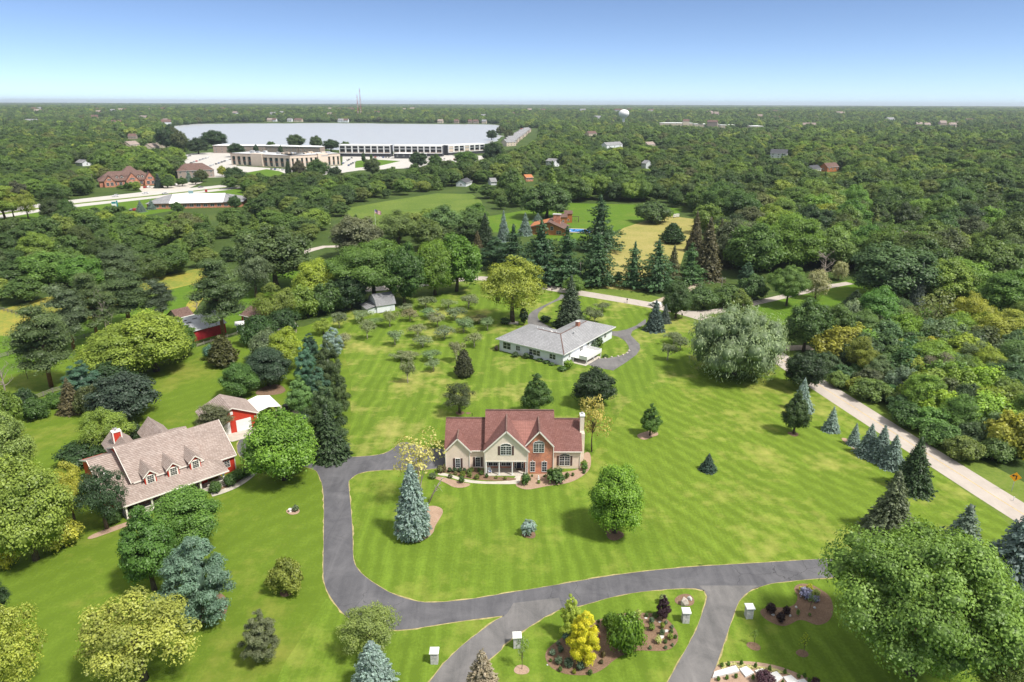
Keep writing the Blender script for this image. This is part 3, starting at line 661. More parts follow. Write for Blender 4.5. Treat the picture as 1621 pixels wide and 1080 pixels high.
# country road with its faded centre line
road_c = [(440, 470), (560, 462), (640, 455), (700, 447), (745, 440.5), (780, 442), (830, 450), (900, 460.5), (980, 473), (1040, 483), (1090, 494), (1130, 506), (1165, 521), (1200, 541), (1240, 568), (1294, 604), (1413, 679), (1500, 732.5), (1600, 795), (1800, 915), (2100, 1090)]
road_s = smooth_loop(road_c, 2, False)
ribbon('road', road_s, 6.7, .034, M['road'])
ribbon('road_marking', smooth_loop([(1215, 551), (1240, 568), (1294, 604), (1413, 679), (1500, 732.5), (1600, 795), (1800, 915)], 1, False), .16, .040, M['yellow'])
ribbon('gravel_lane', smooth_loop([(1090, 494), (1130, 492), (1190, 478), (1250, 464), (1310, 450), (1345, 444)], 2, False), [5.5, 4.0], .038, M['road'])
ribbon('gravel_track', smooth_loop([(1030, 481), (1060, 468), (1085, 460), (1110, 444), (1135, 425)], 2, False), 3.6, .030, M['gravel'])
ribbon('gravel_track', [(1175, 556), (1230, 549), (1262, 547), (1285, 547)], 4.2, .030, M['gravel'])
ribbon('dirt_track', [(440, 425), (470, 405), (492, 398), (512, 393), (545, 392)], 5.5, .030, M['road'])

# the long private drive: dry grass edge under it, then the asphalt
drive_out = [(400, 738), (470, 738)] + zB((285, 130), (300, 150), (320, 200), (327, 270), (327, 430), (325, 600), (332, 645), (345, 680), (370, 720), (400, 760), (432, 792), (470, 815), (540, 842), (640, 852), (730, 845), (800, 832), (900, 815), (1000, 800), (1090, 788), (1180, 778)) + [(860, 962)] + zC((260, 752), (340, 738), (500, 690), (600, 672), (700, 660), (850, 650), (900, 662), (1000, 660), (1120, 655), (1194, 630)) + [(1235, 919), (1309, 911), (1400, 905), (1700, 880), (1900, 865)]
drive_in = [(1900, 838), (1700, 858), (1400, 877), (1306, 881)] + zC((1194, 533), (1000, 545), (850, 555), (650, 575), (450, 603), (250, 640), (0, 683)) + zB((1000, 708), (900, 720), (800, 727), (730, 718), (640, 690), (560, 645), (500, 600), (478, 575), (462, 545), (458, 500), (457, 430), (450, 330), (440, 230), (435, 185), (445, 172), (470, 152), (510, 138), (570, 132), (640, 128), (740, 130), (800, 125)) + [(706, 741), (706, 712), (690, 712), (662, 706), (642, 701), (632, 704), (622, 714), (605, 722), (560, 726), (505, 727), (470, 722), (455, 706), (440, 692), (430, 684), (420, 678), (390, 692), (376, 704), (378, 725)]
drive = drive_out + drive_in
drive = smooth_loop(drive, 1)
def grow(poly, d):
    P = [g(*p) for p in poly]; Q = []
    for a, c in zip(P, P[1:] + P[:1]):
        k = max(1, int(math.hypot(c[0] - a[0], c[1] - a[1]) / .9)); Q += [(a[0] + (c[0] - a[0]) * i / k, a[1] + (c[1] - a[1]) * i / k) for i in range(k)]
    P = Q; ar = sum(P[i][0] * P[(i + 1) % len(P)][1] - P[(i + 1) % len(P)][0] * P[i][1] for i in range(len(P))); s = 1 if ar > 0 else -1; out = []
    for i, p in enumerate(P):
        a, c = P[i - 1], P[(i + 1) % len(P)]; dx, dy = c[0] - a[0], c[1] - a[1]; k = math.hypot(dx, dy) + 1e-9
        w = d * (.25 + 1.6 * random.random() ** 1.5); out.append((p[0] + s * dy / k * w, p[1] - s * dx / k * w))
    return out
left_fork = [(806, 972), (816, 955), (888, 946), (894, 962), (865, 977)] + zC((70, 862), (0, 915)) + zB((1130, 935), (1070, 985), (1030, 1040), (990, 1085)) + [(715, 1130), (640, 1130), (685, 1080)] + zB((870, 1000), (950, 920), (1020, 865), (1100, 805), (1140, 784))
right_fork = zC((880, 640), (905, 664), (917, 690), (910, 722), (900, 750), (870, 840), (800, 970), (740, 1080)) + [(1035, 1130), (1108, 1130)] + zC((935, 1080), (960, 1000), (1000, 880), (1030, 790), (1045, 745), (1060, 710), (1085, 680), (1120, 655), (1160, 638))
for nm, pl in (('drive_edge', drive), ('drive_edge', left_fork), ('drive_edge', right_fork)):
    sheet(nm, grow(pl, .16), .030, M['edge'], ground_pts=True)
sheet('driveway', drive, .036, M['asphalt']); sheet('driveway', left_fork, .042, M['asphalt_old']); sheet('driveway', right_fork, .046, M['asphalt_old'])

# drive round the white ranch house
ranch_drive = zJ((335, 95), (325, 120), (270, 150), (205, 180), (160, 205), (140, 225), (133, 260), (140, 290)) + [(842, 525), (862, 530), (890, 525)] + zJ((310, 310), (255, 290), (215, 265), (195, 240), (200, 212), (240, 175), (300, 145), (350, 125), (375, 112))
sheet('ranch_drive', smooth_loop(ranch_drive, 1), .040, M['asphalt_old'])
ranch_loop = zJ((855, 245), (800, 285), (740, 310), (680, 322), (590, 322)) + [(945, 528)] + zJ((580, 345), (640, 345), (690, 355), (730, 380), (752, 410), (756, 435), (740, 455), (690, 475), (630, 485), (545, 490), (495, 525), (560, 545), (660, 562), (740, 510), (800, 465), (823, 430), (820, 400), (790, 370), (765, 345), (775, 320), (810, 300), (860, 275))
sheet('ranch_drive', ranch_loop, .044, M['asphalt_old'])

# highway, service roads, car parks by the lake
sheet('highway', [(-200, 362), (0, 338), (58, 329), (130, 319.7), (230, 308), (330, 298.7), (420, 288), (480, 277), (560, 268), (565, 272), (480, 284), (420, 297), (345, 306), (230, 320), (130, 332), (58, 342), (0, 352), (-200, 380)], .03, M['highway'])
sheet('grass_median', [(-100, 359), (60, 334.5), (130, 325.6), (230, 314.6), (330, 302.8), (420, 292), (420, 293.2), (330, 304.4), (230, 316.4), (130, 327.6), (60, 337.2), (-100, 362)], .04, M['verge'])
sheet('road_verge', [(0, 352), (130, 331), (230, 319), (345, 305), (420, 296), (470, 288), (480, 300), (345, 325), (230, 345), (100, 352), (0, 370)], .02, M['grass_park'])
sheet('car_park', [(240, 262), (300, 247), (372, 243), (372, 266), (458, 271), (540, 264), (540, 245), (640, 246), (760, 247), (770, 256), (700, 262), (640, 268), (560, 272), (520, 280), (460, 290), (400, 282), (330, 285), (270, 278)], .026, M['highway'])
sheet('lawn', [(560, 257), (585, 254), (632, 256.5), (600, 264), (560, 268)], .032, M['grass_park'])
sheet('lawn', [(386, 277), (420, 271), (440, 274), (455, 280), (420, 284), (390, 285)], .032, M['grass_park'])
sheet('car_park', [(40, 365), (120, 352), (170, 345), (200, 352), (180, 365), (60, 378)], .026, M['gravel'])
sheet('car_park', [(215, 300), (262, 298), (300, 288), (320, 292), (290, 305), (225, 310)], .026, M['concrete'])

# pavements, planting beds
sheet('garden_path', smooth_loop(zE((85, 750), (170, 755), (250, 780), (330, 808), (450, 822), (560, 828), (700, 822), (760, 812), (795, 785), (800, 765), (850, 765), (845, 800), (835, 840), (780, 850), (560, 850), (420, 845), (330, 832), (250, 808), (170, 780), (85, 772)), 1), .036, M['concrete'])
beds = [
    (smooth_loop(zE((85, 770), (160, 700), (340, 695), (515, 705), (520, 780), (800, 790), (800, 818), (560, 822), (330, 800), (230, 765), (150, 745)), 1), 'mulch'),
    (smooth_loop(zE((20, 790), (110, 785), (230, 815), (330, 840), (390, 850), (370, 872), (310, 888), (230, 885), (170, 850), (90, 815)), 2), 'mulch_pale'),
    (smooth_loop(zE((845, 760), (1135, 750), (1390, 715), (1400, 640), (1420, 560), (1470, 545), (1490, 600), (1485, 700), (1430, 760), (1330, 820), (1220, 850), (1100, 862), (1000, 885), (900, 903), (820, 880), (790, 850), (840, 840)), 2), 'mulch_pale'),
    (smooth_loop(zB((650, 400), (700, 330), (800, 287), (850, 295), (866, 315), (850, 345), (825, 385), (822, 410), (790, 440), (740, 458), (690, 450), (655, 430)), 2), 'mulch_pale'),
    (smooth_loop(zC((190, 975), (192, 945), (205, 925), (250, 890), (300, 858), (340, 830), (375, 812), (440, 795), (520, 768), (620, 764), (700, 768), (755, 805), (790, 860), (785, 900), (745, 935), (680, 937), (610, 933), (545, 952), (495, 982), (460, 1015), (405, 1045), (330, 1050), (265, 1040), (210, 1012)), 1), 'mulch'),
    (smooth_loop(zC((768, 700), (800, 678), (840, 678), (862, 705), (855, 730), (815, 735), (775, 722)), 2), 'mulch'),
    (smooth_loop(zC((47, 1025), (65, 1003), (100, 1003), (122, 1022), (115, 1042), (85, 1048), (55, 1042)), 2), 'mulch_pale'),
    (smooth_loop(zS((570, 400), (600, 365), (690, 350), (830, 355), (900, 330), (930, 290), (935, 240), (900, 190), (905, 150), (960, 122), (1060, 130), (1130, 165), (1250, 240), (1280, 380), (1240, 480), (1150, 520), (1080, 510), (1010, 475), (940, 470), (890, 500), (830, 528), (770, 530), (690, 500), (620, 460)), 2), 'mulch'),
    (smooth_loop(zS((445, 700), (480, 680), (550, 690), (592, 735), (575, 765), (520, 765), (465, 735)), 2), 'mulch'),
    (smooth_loop(zS((918, 770), (960, 745), (1020, 760), (1050, 800), (1020, 828), (960, 820), (925, 795)), 2), 'mulch'),
    (smooth_loop(zS((175, 895), (300, 868), (450, 865), (600, 880), (760, 910), (900, 960), (1060, 1030), (1150, 1110), (1200, 1250), (900, 1300), (60, 1300), (110, 1040)), 1), 'mulch_pale'),
    (smooth_loop(zD((490, 400), (530, 390), (620, 395), (650, 365), (720, 358), (790, 385), (800, 420), (720, 440), (640, 450), (540, 440)), 2), 'mulch_pale'),
    (smooth_loop(zJ((802, 955), (840, 940), (890, 925), (935, 935), (940, 955), (900, 965), (860, 985), (825, 978)), 2), 'mulch_pale'),
    (smooth_loop(zK((505, 965), (530, 958), (590, 985), (700, 1050), (800, 1090), (790, 1120), (640, 1065), (560, 1010)), 2), 'mulch_pale'),
    (smooth_loop(zB((153, 322), (165, 308), (200, 303), (221, 315), (210, 332), (175, 337)), 2), 'mulch_pale'),
    (smooth_loop(zA((395, 445), (470, 410), (560, 380), (600, 365), (615, 375), (560, 400), (480, 430), (410, 455)), 2), 'mulch_pale'),
    (smooth_loop(zF((1000, 770), (1090, 740), (1180, 640), (1290, 610), (1250, 680), (1160, 730), (1060, 790)), 1), 'mulch'),
]
for i, (pl, mk) in enumerate(beds): sheet('planting_bed', pl, .048 + .004 * (i % 3), M[mk])
def ring(px, py, rw, mk='mulch'):
    x, y = g(px, py); r_ = rw / FPX * depth(y)
    pts = [(x + r_ * (1 + .1 * math.sin(3 * a + px)) * math.cos(a), y + r_ * (1 + .1 * math.sin(3 * a + px)) * math.sin(a)) for a in np.linspace(0, 2 * math.pi, 25)[:-1]]
    sheet('planting_bed', pts, .052, M[mk], ground_pts=True)
for q in ((840, 846, 11), (1122, 743, 10), (1257, 684, 8, 'mulch'), (1316, 678, 11), (975, 846, 14), (430, 621, 22), (460, 938, 14), (729, 655, 7), (742, 655, 4), (1604, 938, 40), (330, 968, 34)): ring(*q)
# path of the red farmhouse, garage apron, patio
ribbon('garden_path', smooth_loop(zF((1010, 800), (1100, 772), (1190, 730), (1260, 680), (1300, 640), (1325, 600)), 2, False), 1.5, .058, M['concrete'])
sheet('garage_apron', zF((1040, 425), (1150, 440), (1290, 400), (1370, 345), (1320, 328), (1180, 375), (1040, 395)), .062, M['concrete'])
sheet('gravel_yard', zF((1440, 275), (1440, 205), (1500, 185), (1600, 190), (1600, 260), (1480, 290)), .05, M['gravel'])

# the summer haze that pales the far woods
hz = MB(); hz.box(-31500, 31500, -31500, 31500, -1.5, 150); hm = bpy.data.materials.new('summer_haze'); hm.use_nodes = True; hn = hm.node_tree.nodes; hn.remove(hn['Principled BSDF'])
pv = hn.new('ShaderNodeVolumePrincipled'); pv.inputs['Color'].default_value = (.80, .90, 1.0, 1); pv.inputs['Density'].default_value = 5.5e-5; pv.inputs['Anisotropy'].default_value = .2
hm.node_tree.links.new(pv.outputs[0], hn['Material Output'].inputs['Volume']); tag(hz.build('haze', hm), kind='stuff')
# ================================================================ the trees one can tell apart
BRIGHT = (.115, .205, .020); GREEN = (.062, .118, .020); MID = (.048, .092, .019); DARK = (.028, .055, .018); VDARK = (.026, .046, .017)
OLIVE = (.060, .075, .024); YG = (.165, .215, .034); YG2 = (.135, .19, .03); YEL = (.34, .32, .04); GOLD = (.27, .275, .04)
BLUE = (.175, .235, .215); BLUE2 = (.135, .185, .165); TEAL = (.060, .125, .085); PINE = (.040, .074, .030); SCOTS = (.072, .104, .036)
APPLE = (.135, .165, .078); SILVER = (.150, .198, .098); PURPLE = (.035, .016, .022); GREYG = (.085, .115, .055); BROWNG = (.085, .075, .035)

T = [
 # front of the cream house
 ('maple', 975, 842, 737, 94, BRIGHT, 'bright green globe shaped maple alone on the front lawn above the drive'),
 ('dense_spruce', 657, 850, 737, 58, BLUE, 'tall blue spruce in a pale chip bed on the front lawn'),
 ('birch', 668, 800, 686, 84, (.30, .28, .09), 'golden leaved birch rising behind the tall blue spruce'),
 ('ash', 729, 655, 607, 56, (.050, .065, .024), 'dark olive spreading tree on the lawn behind the left wing of the cream house'),
 ('egg', 850, 658, 592, 50, MID, 'green egg shaped tree directly behind the cream house roof'),
 ('oak', 941, 640, 583, 70, VDARK, 'very dark round tree behind the right end of the cream house'),
 ('sparse', 938, 714, 622, 56, (.27, .235, .06), 'yellowing thin leaved tree beside the white chimney'),
 ('egg', 1030, 688, 638, 34, GREEN, 'small green tree in a chip ring on the open right lawn'),
 ('ball', 839, 846, 824, 27, BLUE, 'low blue dwarf spruce in a round bed on the front lawn', 'shrub'),
 ('spruce', 1122, 742, 716, 25, (.035, .065, .045), 'small lone dark spruce on the wide right lawn'),
 ('egg', 1257, 683, 617, 42, (.045, .075, .022), 'egg shaped linden with a bare short trunk on the right lawn'),
 ('spruce', 1268, 646, 596, 34, BLUE, 'pale blue spruce standing behind the egg shaped linden'),
 ('oak', 1271, 612, 554, 66, VDARK, 'dark dense round tree at the edge of the country road'),
 ('spruce', 1316, 678, 640, 24, BLUE, 'small pale blue spruce alone between the linden and the road'),
 ('spruce', 1352, 700, 666, 21, BLUE, 'smallest blue spruce at the left end of the roadside row'),
 ('spruce', 1374, 716, 667, 36, BLUE2, 'second blue spruce from the left in the roadside row'),
 ('spruce', 1393, 724, 669, 38, BLUE2, 'third and tallest blue spruce in the roadside row'),
 ('spruce', 1412, 734, 684, 36, BLUE2, 'blue spruce at the right end of the roadside row'),
 ('spruce', 1444, 769, 688, 58, (.034, .062, .022), 'broad dark green spruce between the blue row and the road'),
 ('spruce', 1407, 840, 742, 72, (.085, .105, .055), 'olive grey spruce with a brown tip in the chip bed'),
 ('spruce', 1512, 908, 795, 96, (.10, .135, .10), 'grey green spruce behind the big honey locust'),
 ('spruce', 1600, 930, 802, 116, (.10, .14, .13), 'bluish spruce at the right edge beside the grey green one'),
 ('locust', 1446, 1062, 846, 300, (.112, .182, .034), 'huge spreading honey locust in the lower right corner'),
 ('locust', 1600, 1150, 1045, 120, (.16, .21, .05), 'pale green treetop at the very bottom right'),
 ('dense_spruce', 597, 1096, 1018, 68, BLUE, 'blue spruce top at the bottom edge left of the drive fork'),
 ('spruce', 768, 1130, 1030, 84, (.20, .17, .12), 'pale spruce with brown cones at the bottom edge'),
 ('ash', 590, 1035, 966, 100, (.14, .18, .045), 'thin yellow green tree beside the drive bend'),
 # left lawn
 ('thicket', 460, 938, 889, 60, (.135, .16, .028), 'yellow green bush turning red on the left lawn'),
 ('softpine', 420, 1046, 972, 62, (.10, .115, .055), 'grey green bushy evergreen alone near the bottom left lawn'),
 ('ash', 233, 1080, 944, 178, (.21, .23, .045), 'wide loose yellow green tree at the bottom left'),
 ('ash', 24, 1120, 968, 130, (.22, .25, .04), 'yellow green tree cut by the bottom left corner'),
 ('scots', 5, 990, 918, 42, DARK, 'dark treetop on a bare trunk at the left edge'),
 ('egg', 248, 938, 808, 94, (.060, .125, .022), 'tall rich green pyramidal tree on the left lawn'),
 ('softpine', 322, 982, 858, 116, (.095, .155, .105), 'soft blue green pine beside the tall pyramidal tree'),
 ('maple', 304, 866, 780, 104, (.085, .16, .028), 'round bright green magnolia in front of the farmhouse porch'),
 ('maple', 452, 762, 655, 120, (.105, .19, .022), 'large bright maple beside the drive and farmhouse path'),
 ('ash', 172, 842, 744, 76, (.034, .062, .026), 'dark green tree against the left end of the farmhouse'),
 ('maple', 60, 892, 734, 134, (.155, .205, .034), 'big light green tree at the left edge below the farmhouse'),
 ('ash', 122, 835, 738, 60, GOLD, 'golden yellow tree tucked in beside the big light green one'),
 ('shrub', 100, 872, 830, 62, GOLD, 'golden yellow bush low under the big light green tree', 'shrub'),
 ('shrub', 10, 905, 862, 46, YEL, 'yellow bush at the left edge under the light green tree', 'shrub'),
 ('maple', 16, 772, 662, 92, (.14, .19, .045), 'pale green tree at the left edge above the golden one'),
 ('ash', 172, 722, 653, 86, YG2, 'lime green round tree behind the farmhouse chimney'),
 ('shrub', 213, 706, 674, 34, VDARK, 'dark bush to the right of the lime green tree', 'shrub'),
 ('thicket', 140, 735, 702, 80, DARK, 'dark shrubs under the lime green tree by the farmhouse', 'shrub'),
 ('oak', 203, 668, 596, 106, (.036, .056, .036), 'bluish dark broad tree on the lawn behind the farmhouse'),
 ('maple', 248, 592, 500, 120, (.17, .22, .032), 'big lime yellow tree left of the red barn'),
 ('maple', 192, 602, 524, 114, (.155, .205, .032), 'lower lime yellow tree joined to the left of the big lime one'),
 ('egg', 290, 568, 508, 56, GREEN, 'mid green tree covering the left end of the red barn'),
 ('thicket', 180, 622, 580, 90, DARK, 'dark undergrowth beneath the lime yellow trees', 'shrub'),
 ('softpine', 136, 640, 578, 62, (.050, .105, .065), 'teal green conifer below the tall pines'),
 ('spruce', 116, 657, 604, 38, BROWNG, 'brownish conifer in front of the teal green one'),
 ('thicket', 148, 660, 615, 44, OLIVE, 'olive shrub between the brownish conifer and the dark broad tree', 'shrub'),
 ('thicket', 60, 668, 636, 46, MID, 'mid green shrub along the left fence line', 'shrub'),
 ('thicket', 42, 655, 622, 40, DARK, 'darker shrub along the left fence line', 'shrub'),
 ('thicket', 90, 648, 628, 44, GREEN, 'bright shrub at the end of the left fence line', 'shrub'),
 ('thicket', 14, 690, 620, 56, (.10, .15, .025), 'light green shrub at the left edge by the dead tree', 'shrub'),
 ('scots', 82, 618, 488, 88, SCOTS, 'leaning scots pine nearest the left paddock'),
 ('scots', 117, 560, 458, 68, (.075, .105, .05), 'yellowish tall scots pine behind the leaning one'),
 ('scots', 155, 545, 438, 66, SCOTS, 'slim scots pine with high crown among the pine group'),
 ('scots', 205, 522, 434, 86, (.060, .092, .034), 'broad dark scots pine behind the lime yellow tree'),
 ('scots', 258, 514, 448, 46, (.055, .078, .042), 'small scots pine at the right of the pine group'),
 ('scots', 354, 538, 414, 82, (.066, .100, .036), 'scots pine with orange trunk in front of the red barn'),
 ('dead', 12, 640, 568, 34, (.3, .3, .3), 'bare dead tree at the left edge'),
 ('dead', 172, 545, 470, 30, (.3, .3, .3), 'bare dead trunk among the scots pines'),
 ('dead', 312, 500, 474, 18, (.3, .3, .3), 'small dead leaning tree on the mown path'),
 ('sapling', 45, 606, 560, 26, (.12, .19, .03), 'slender pale young tree in the left paddock'),
 ('cedar', 355, 582, 535, 42, (.062, .066, .022), 'olive brown cedar cone on the lawn below the barn'),
 ('shrub', 338, 572, 548, 30, TEAL, 'teal bush behind the olive brown cedar', 'shrub'),
 ('maple', 382, 632, 579, 62, (.058, .115, .024), 'round green tree behind the red garage'),
 ('maple', 427, 614, 555, 72, (.036, .062, .034), 'dark round tree in a brown mulch ring'),
 ('maple', 455, 590, 522, 60, (.18, .23, .024), 'lime yellow tree behind the dark round tree'),
 ('thicket', 424, 575, 524, 52, GREYG, 'grey green loose tree left of the lime yellow tree', 'tree', 'broadleaf_tree'),
 ('thicket', 410, 548, 502, 54, (.036, .075, .020), 'dark green tree beside the small white barn annexe', 'tree', 'broadleaf_tree'),
 ('ash', 512, 532, 507, 32, YG, 'small lime tree at the top of the pine row'),
 ('softpine', 528, 565, 521, 36, BLUE, 'pale blue conifer leaning at the orchard corner'),
 ('softpine', 493, 575, 530, 34, (.036, .075, .045), 'dark teal conifer left of the pale blue one'),
 ('softpine', 523, 632, 541, 50, (.056, .080, .030), 'dark olive pine towering at the upper end of the pine row'),
 ('softpine', 488, 614, 547, 38, (.070, .150, .092), 'bright teal pine on the inner side of the pine row'),
 ('softpine', 508, 645, 584, 40, (.058, .115, .072), 'duller teal pine in the middle of the pine row'),
 ('softpine', 541, 662, 584, 36, (.062, .092, .030), 'olive pine on the lawn side of the pine row'),
 ('egg', 478, 662, 597, 44, (.10, .18, .05), 'light green young tree in front of the pine row'),
 ('softpine', 520, 716, 608, 68, (.056, .090, .032), 'broad dark pine at the lower end of the pine row'),
 ('spruce', 525, 726, 642, 58, (.036, .062, .024), 'blackish green spruce at the foot of the pine row'),
 ('spruce', 481, 663, 642, 17, BLUE, 'tiny blue spruce beside the parked pickup'),
 ('scots', 345, 700, 645, 56, (.085, .095, .045), 'small bristly pine in front of the red garage'),
 # middle distance, left of the orchard
 ('oak', 437, 458, 360, 124, (.062, .092, .030), 'big loose tree with a thick trunk behind the barns'),
 ('ash', 405, 474, 398, 66, GREYG, 'grey green tree with pale stems left of the thick trunked one'),
 ('maple', 506, 485, 414, 76, (.19, .24, .028), 'lime yellow tree behind the gambrel shed'),
 ('ash', 440, 520, 452, 70, (.12, .155, .03), 'patchy yellow green tree behind the brown roofed house'),
 ('thicket', 478, 505, 455, 64, (.10, .15, .022), 'dense green tree in the tree belt left of the gambrel shed', 'tree', 'broadleaf_tree'),
 ('thicket', 520, 498, 448, 56, (.050, .090, .02), 'dark green tree just left of the gambrel shed', 'tree', 'broadleaf_tree'),
 ('thicket', 450, 528, 492, 56, (.030, .060, .018), 'dark low tree behind the brown roofed house', 'shrub'),
 ('oak', 555, 492, 432, 66, DARK, 'shadowy dark tree right behind the gambrel shed'),
 ('locust', 593, 478, 384, 146, (.078, .135, .026), 'wide flat topped locust behind the gambrel shed'),
 ('oak', 640, 484, 388, 70, (.045, .090, .018), 'dark tree filling the gap right of the flat topped locust'),
 ('maple', 688, 468, 382, 70, (.10, .165, .022), 'light green tree with visible limbs by the hidden road'),
 ('oak', 722, 462, 371, 86, (.075, .145, .018), 'green tree at the right end of the tree belt by the orchard'),
 ('oak', 675, 398, 347, 56, (.085, .12, .030), 'rounded tree on its own behind the tree belt'),
 ('oak', 565, 410, 344, 80, (.105, .115, .060), 'dull brownish green tree below the flag'),
 ('ash', 630, 388, 334, 66, (.10, .14, .040), 'yellowish tree right of the flag'),
 ('oak', 700, 384, 326, 66, (.080, .135, .040), 'fresh green tree behind the rounded one'),
 ('oak', 745, 380, 330, 60, (.078, .13, .036), 'fresh green tree left of the dark spruce'),
 ('maple', 752, 362, 322, 44, GREEN, 'small crowned tree at the meadow end by the dark spruce'),
 ('spruce', 767, 392, 338, 34, VDARK, 'dark spruce at the meadow end'),
 ('spruce', 755, 395, 366, 18, BROWNG, 'small brown spruce left of the dark spruce'),
 ('spruce', 796, 382, 334, 21, BLUE2, 'narrow blue spruce left of the brown house'),
 ('spruce', 830, 372, 337, 22, BLUE2, 'blue spruce against the brown house'),
 ('spruce', 850, 350, 337, 16, BLUE2, 'blue spruce top peeping over the brown house roof'),
 ('oak', 863, 345, 288, 82, (.062, .105, .032), 'large full tree behind the house with the pool'),
 # white pines beyond the road
 ('pine', 812, 438, 356, 54, (.034, .070, .030), 'white pine at the left end of the roadside pine belt'),
 ('pine', 855, 448, 348, 62, (.036, .076, .032), 'white pine second from the left in the roadside belt'),
 ('pine', 895, 449, 358, 62, (.044, .090, .034), 'white pine third from the left in the roadside belt'),
 ('softpine', 785, 428, 376, 54, (.040, .080, .036), 'bushy evergreen left of the white pine belt'),
 ('pine', 944, 451, 368, 56, (.042, .085, .032), 'white pine standing alone left of the hay field'),
 ('pine', 947, 396, 308, 60, (.038, .076, .030), 'tall white pine beside the pool'),
 ('pine', 1001, 454, 382, 40, (.048, .100, .038), 'white pine at the left end of the right hand pine group'),
 ('pine', 1038, 458, 378, 52, (.050, .100, .040), 'white pine in the middle of the right hand pine group'),
 ('pine', 1090, 446, 382, 44, (.058, .115, .036), 'bright white pine at the right end of the right hand group'),
 ('spruce', 1063, 448, 386, 30, (.080, .085, .035), 'brownish spruce inside the right hand pine group'),
 ('spruce', 1116, 440, 342, 50, (.070, .066, .030), 'tall brown tinged spruce by the gravel track'),
 ('spruce', 1098, 396, 332, 28, (.075, .070, .035), 'slim brown tinged spruce at the hay field edge'),
 ('spruce', 1135, 420, 345, 36, (.078, .080, .035), 'brownish spruce right of the gravel track'),
 ('cedar', 1063, 383, 352, 36, (.030, .060, .020), 'dark rounded cedar in the hay field'),
 ('thicket', 1030, 351, 318, 62, (.058, .095, .030), 'clump of bushes at the far corner of the hay field', 'shrub'),
 ('thicket', 978, 446, 429, 14, DARK, 'small round bush under the white pines', 'shrub'),
 # round the ranch house
 ('ash', 811, 510, 406, 108, (.185, .215, .032), 'tall lime yellow ash left of the ranch drive'),
 ('thicket', 790, 455, 430, 40, (.050, .085, .025), 'small shrubby tree left of the lime yellow ash', 'shrub'),
 ('spruce', 902, 518, 436, 48, (.052, .075, .040), 'grey green spruce in front of the ranch house'),
 ('maple', 907, 464, 436, 36, (.090, .150, .026), 'small green maple behind the grey green spruce'),
 ('column', 829, 515, 487, 14, VDARK, 'narrow dark cypress beside the ranch drive'),
 ('ball', 863, 509, 499, 20, DARK, 'left dark domed shrub on the ranch lawn', 'shrub'),
 ('ball', 881, 518, 508, 20, DARK, 'right dark domed shrub on the ranch lawn', 'shrub'),
 ('ball', 800, 513, 503, 20, DARK, 'dark flat shrub under the lime yellow ash', 'shrub'),
 ('spruce', 1036, 521, 474, 32, (.052, .080, .070), 'blue green spruce near the mailbox on the ranch lawn'),
 ('spruce', 1052, 509, 480, 18, (.060, .082, .070), 'small spruce right behind the blue green one'),
 ('maple', 1069, 502, 442, 50, (.045, .080, .022), 'dark green tree on a bare trunk at the road junction'),
 ('willow', 1162, 592, 484, 156, SILVER, 'huge silvery willow at the bend of the road'),
 ('cedar', 735, 597, 555, 29, (.050, .056, .026), 'small dark cedar on the lawn below the orchard'),
 # beyond the junction
 ('thicket', 1108, 486, 450, 56, (.058, .100, .030), 'round bushes by the pole at the junction', 'shrub'),
 ('thicket', 1150, 482, 450, 54, (.070, .115, .030), 'leafy bushes left of the small spreading tree', 'shrub'),
 ('thicket', 1168, 486, 456, 44, (.10, .135, .025), 'yellow green bush behind the willow', 'shrub'),
 ('thicket', 1190, 470, 432, 50, (.052, .095, .026), 'green bushes beside the gravel lane', 'shrub'),
 ('locust', 1244, 481, 418, 66, (.098, .160, .035), 'small spreading tree with forked trunk by the gravel lane'),
 ('softpine', 1180, 452, 412, 28, (.050, .098, .050), 'slender blue green conifer left of the spreading tree'),
 ('weeping', 1290, 470, 424, 42, (.20, .20, .10), 'pale weeping willow beside the gravel lane'),
 ('weeping', 1326, 440, 410, 28, (.20, .21, .10), 'smaller pale weeping willow further up the lane'),
 ('dead', 1302, 440, 400, 34, (.3, .3, .3), 'grey dead tree between the weeping willows'),
 ('dead', 1412, 402, 360, 70, (.3, .3, .3), 'bare dead crown sticking out of the woods'),
 ('oak', 1190, 432, 350, 96, (.062, .112, .022), 'very large round oak at the woodland edge'),
 ('maple', 1252, 424, 338, 92, (.088, .150, .022), 'very large light green oak leading the woodland edge'),
 ('oak', 1405, 470, 383, 126, (.058, .100, .036), 'broad dark tree behind the grey blue spruce'),
 ('spruce', 1448, 482, 412, 26, (.105, .130, .105), 'thin grey blue spruce in the right hand woods'),
 ('spruce', 1352, 482, 455, 40, VDARK, 'black green spruce by the gravel lane end'),
 ('oak', 1272, 553, 470, 76, (.052, .095, .022), 'tall dark tree with bare trunk beside the road fork'),
 ('oak', 1320, 545, 478, 60, (.070, .115, .026), 'medium tree right of the bare trunked one'),
 ('thicket', 1340, 530, 470, 46, (.13, .17, .09), 'silvery green tree above the roadside thicket', 'tree', 'broadleaf_tree'),
 ('maple', 1380, 530, 450, 76, (.070, .150, .026), 'vivid green tree with two trunks above the thicket'),
 ('oak', 1425, 545, 492, 66, (.095, .165, .016), 'lime green low tree in the thicket'),
 ('sparse', 1480, 530, 456, 80, (.125, .150, .050), 'sparse leaning tree with grey limbs in the right hand woods'),
 ('ash', 1525, 535, 458, 70, (.215, .225, .032), 'yellow tree leaning over the thicket'),
 ('maple', 1590, 500, 420, 96, (.082, .150, .026), 'fresh green tree at the right edge above the thicket'),
 ('ash', 1585, 555, 485, 96, (.205, .225, .036), 'yellow green tree at the right edge of the thicket'),
 ('maple', 1466, 596, 536, 90, (.120, .190, .026), 'light green dome rising from the middle of the thicket'),
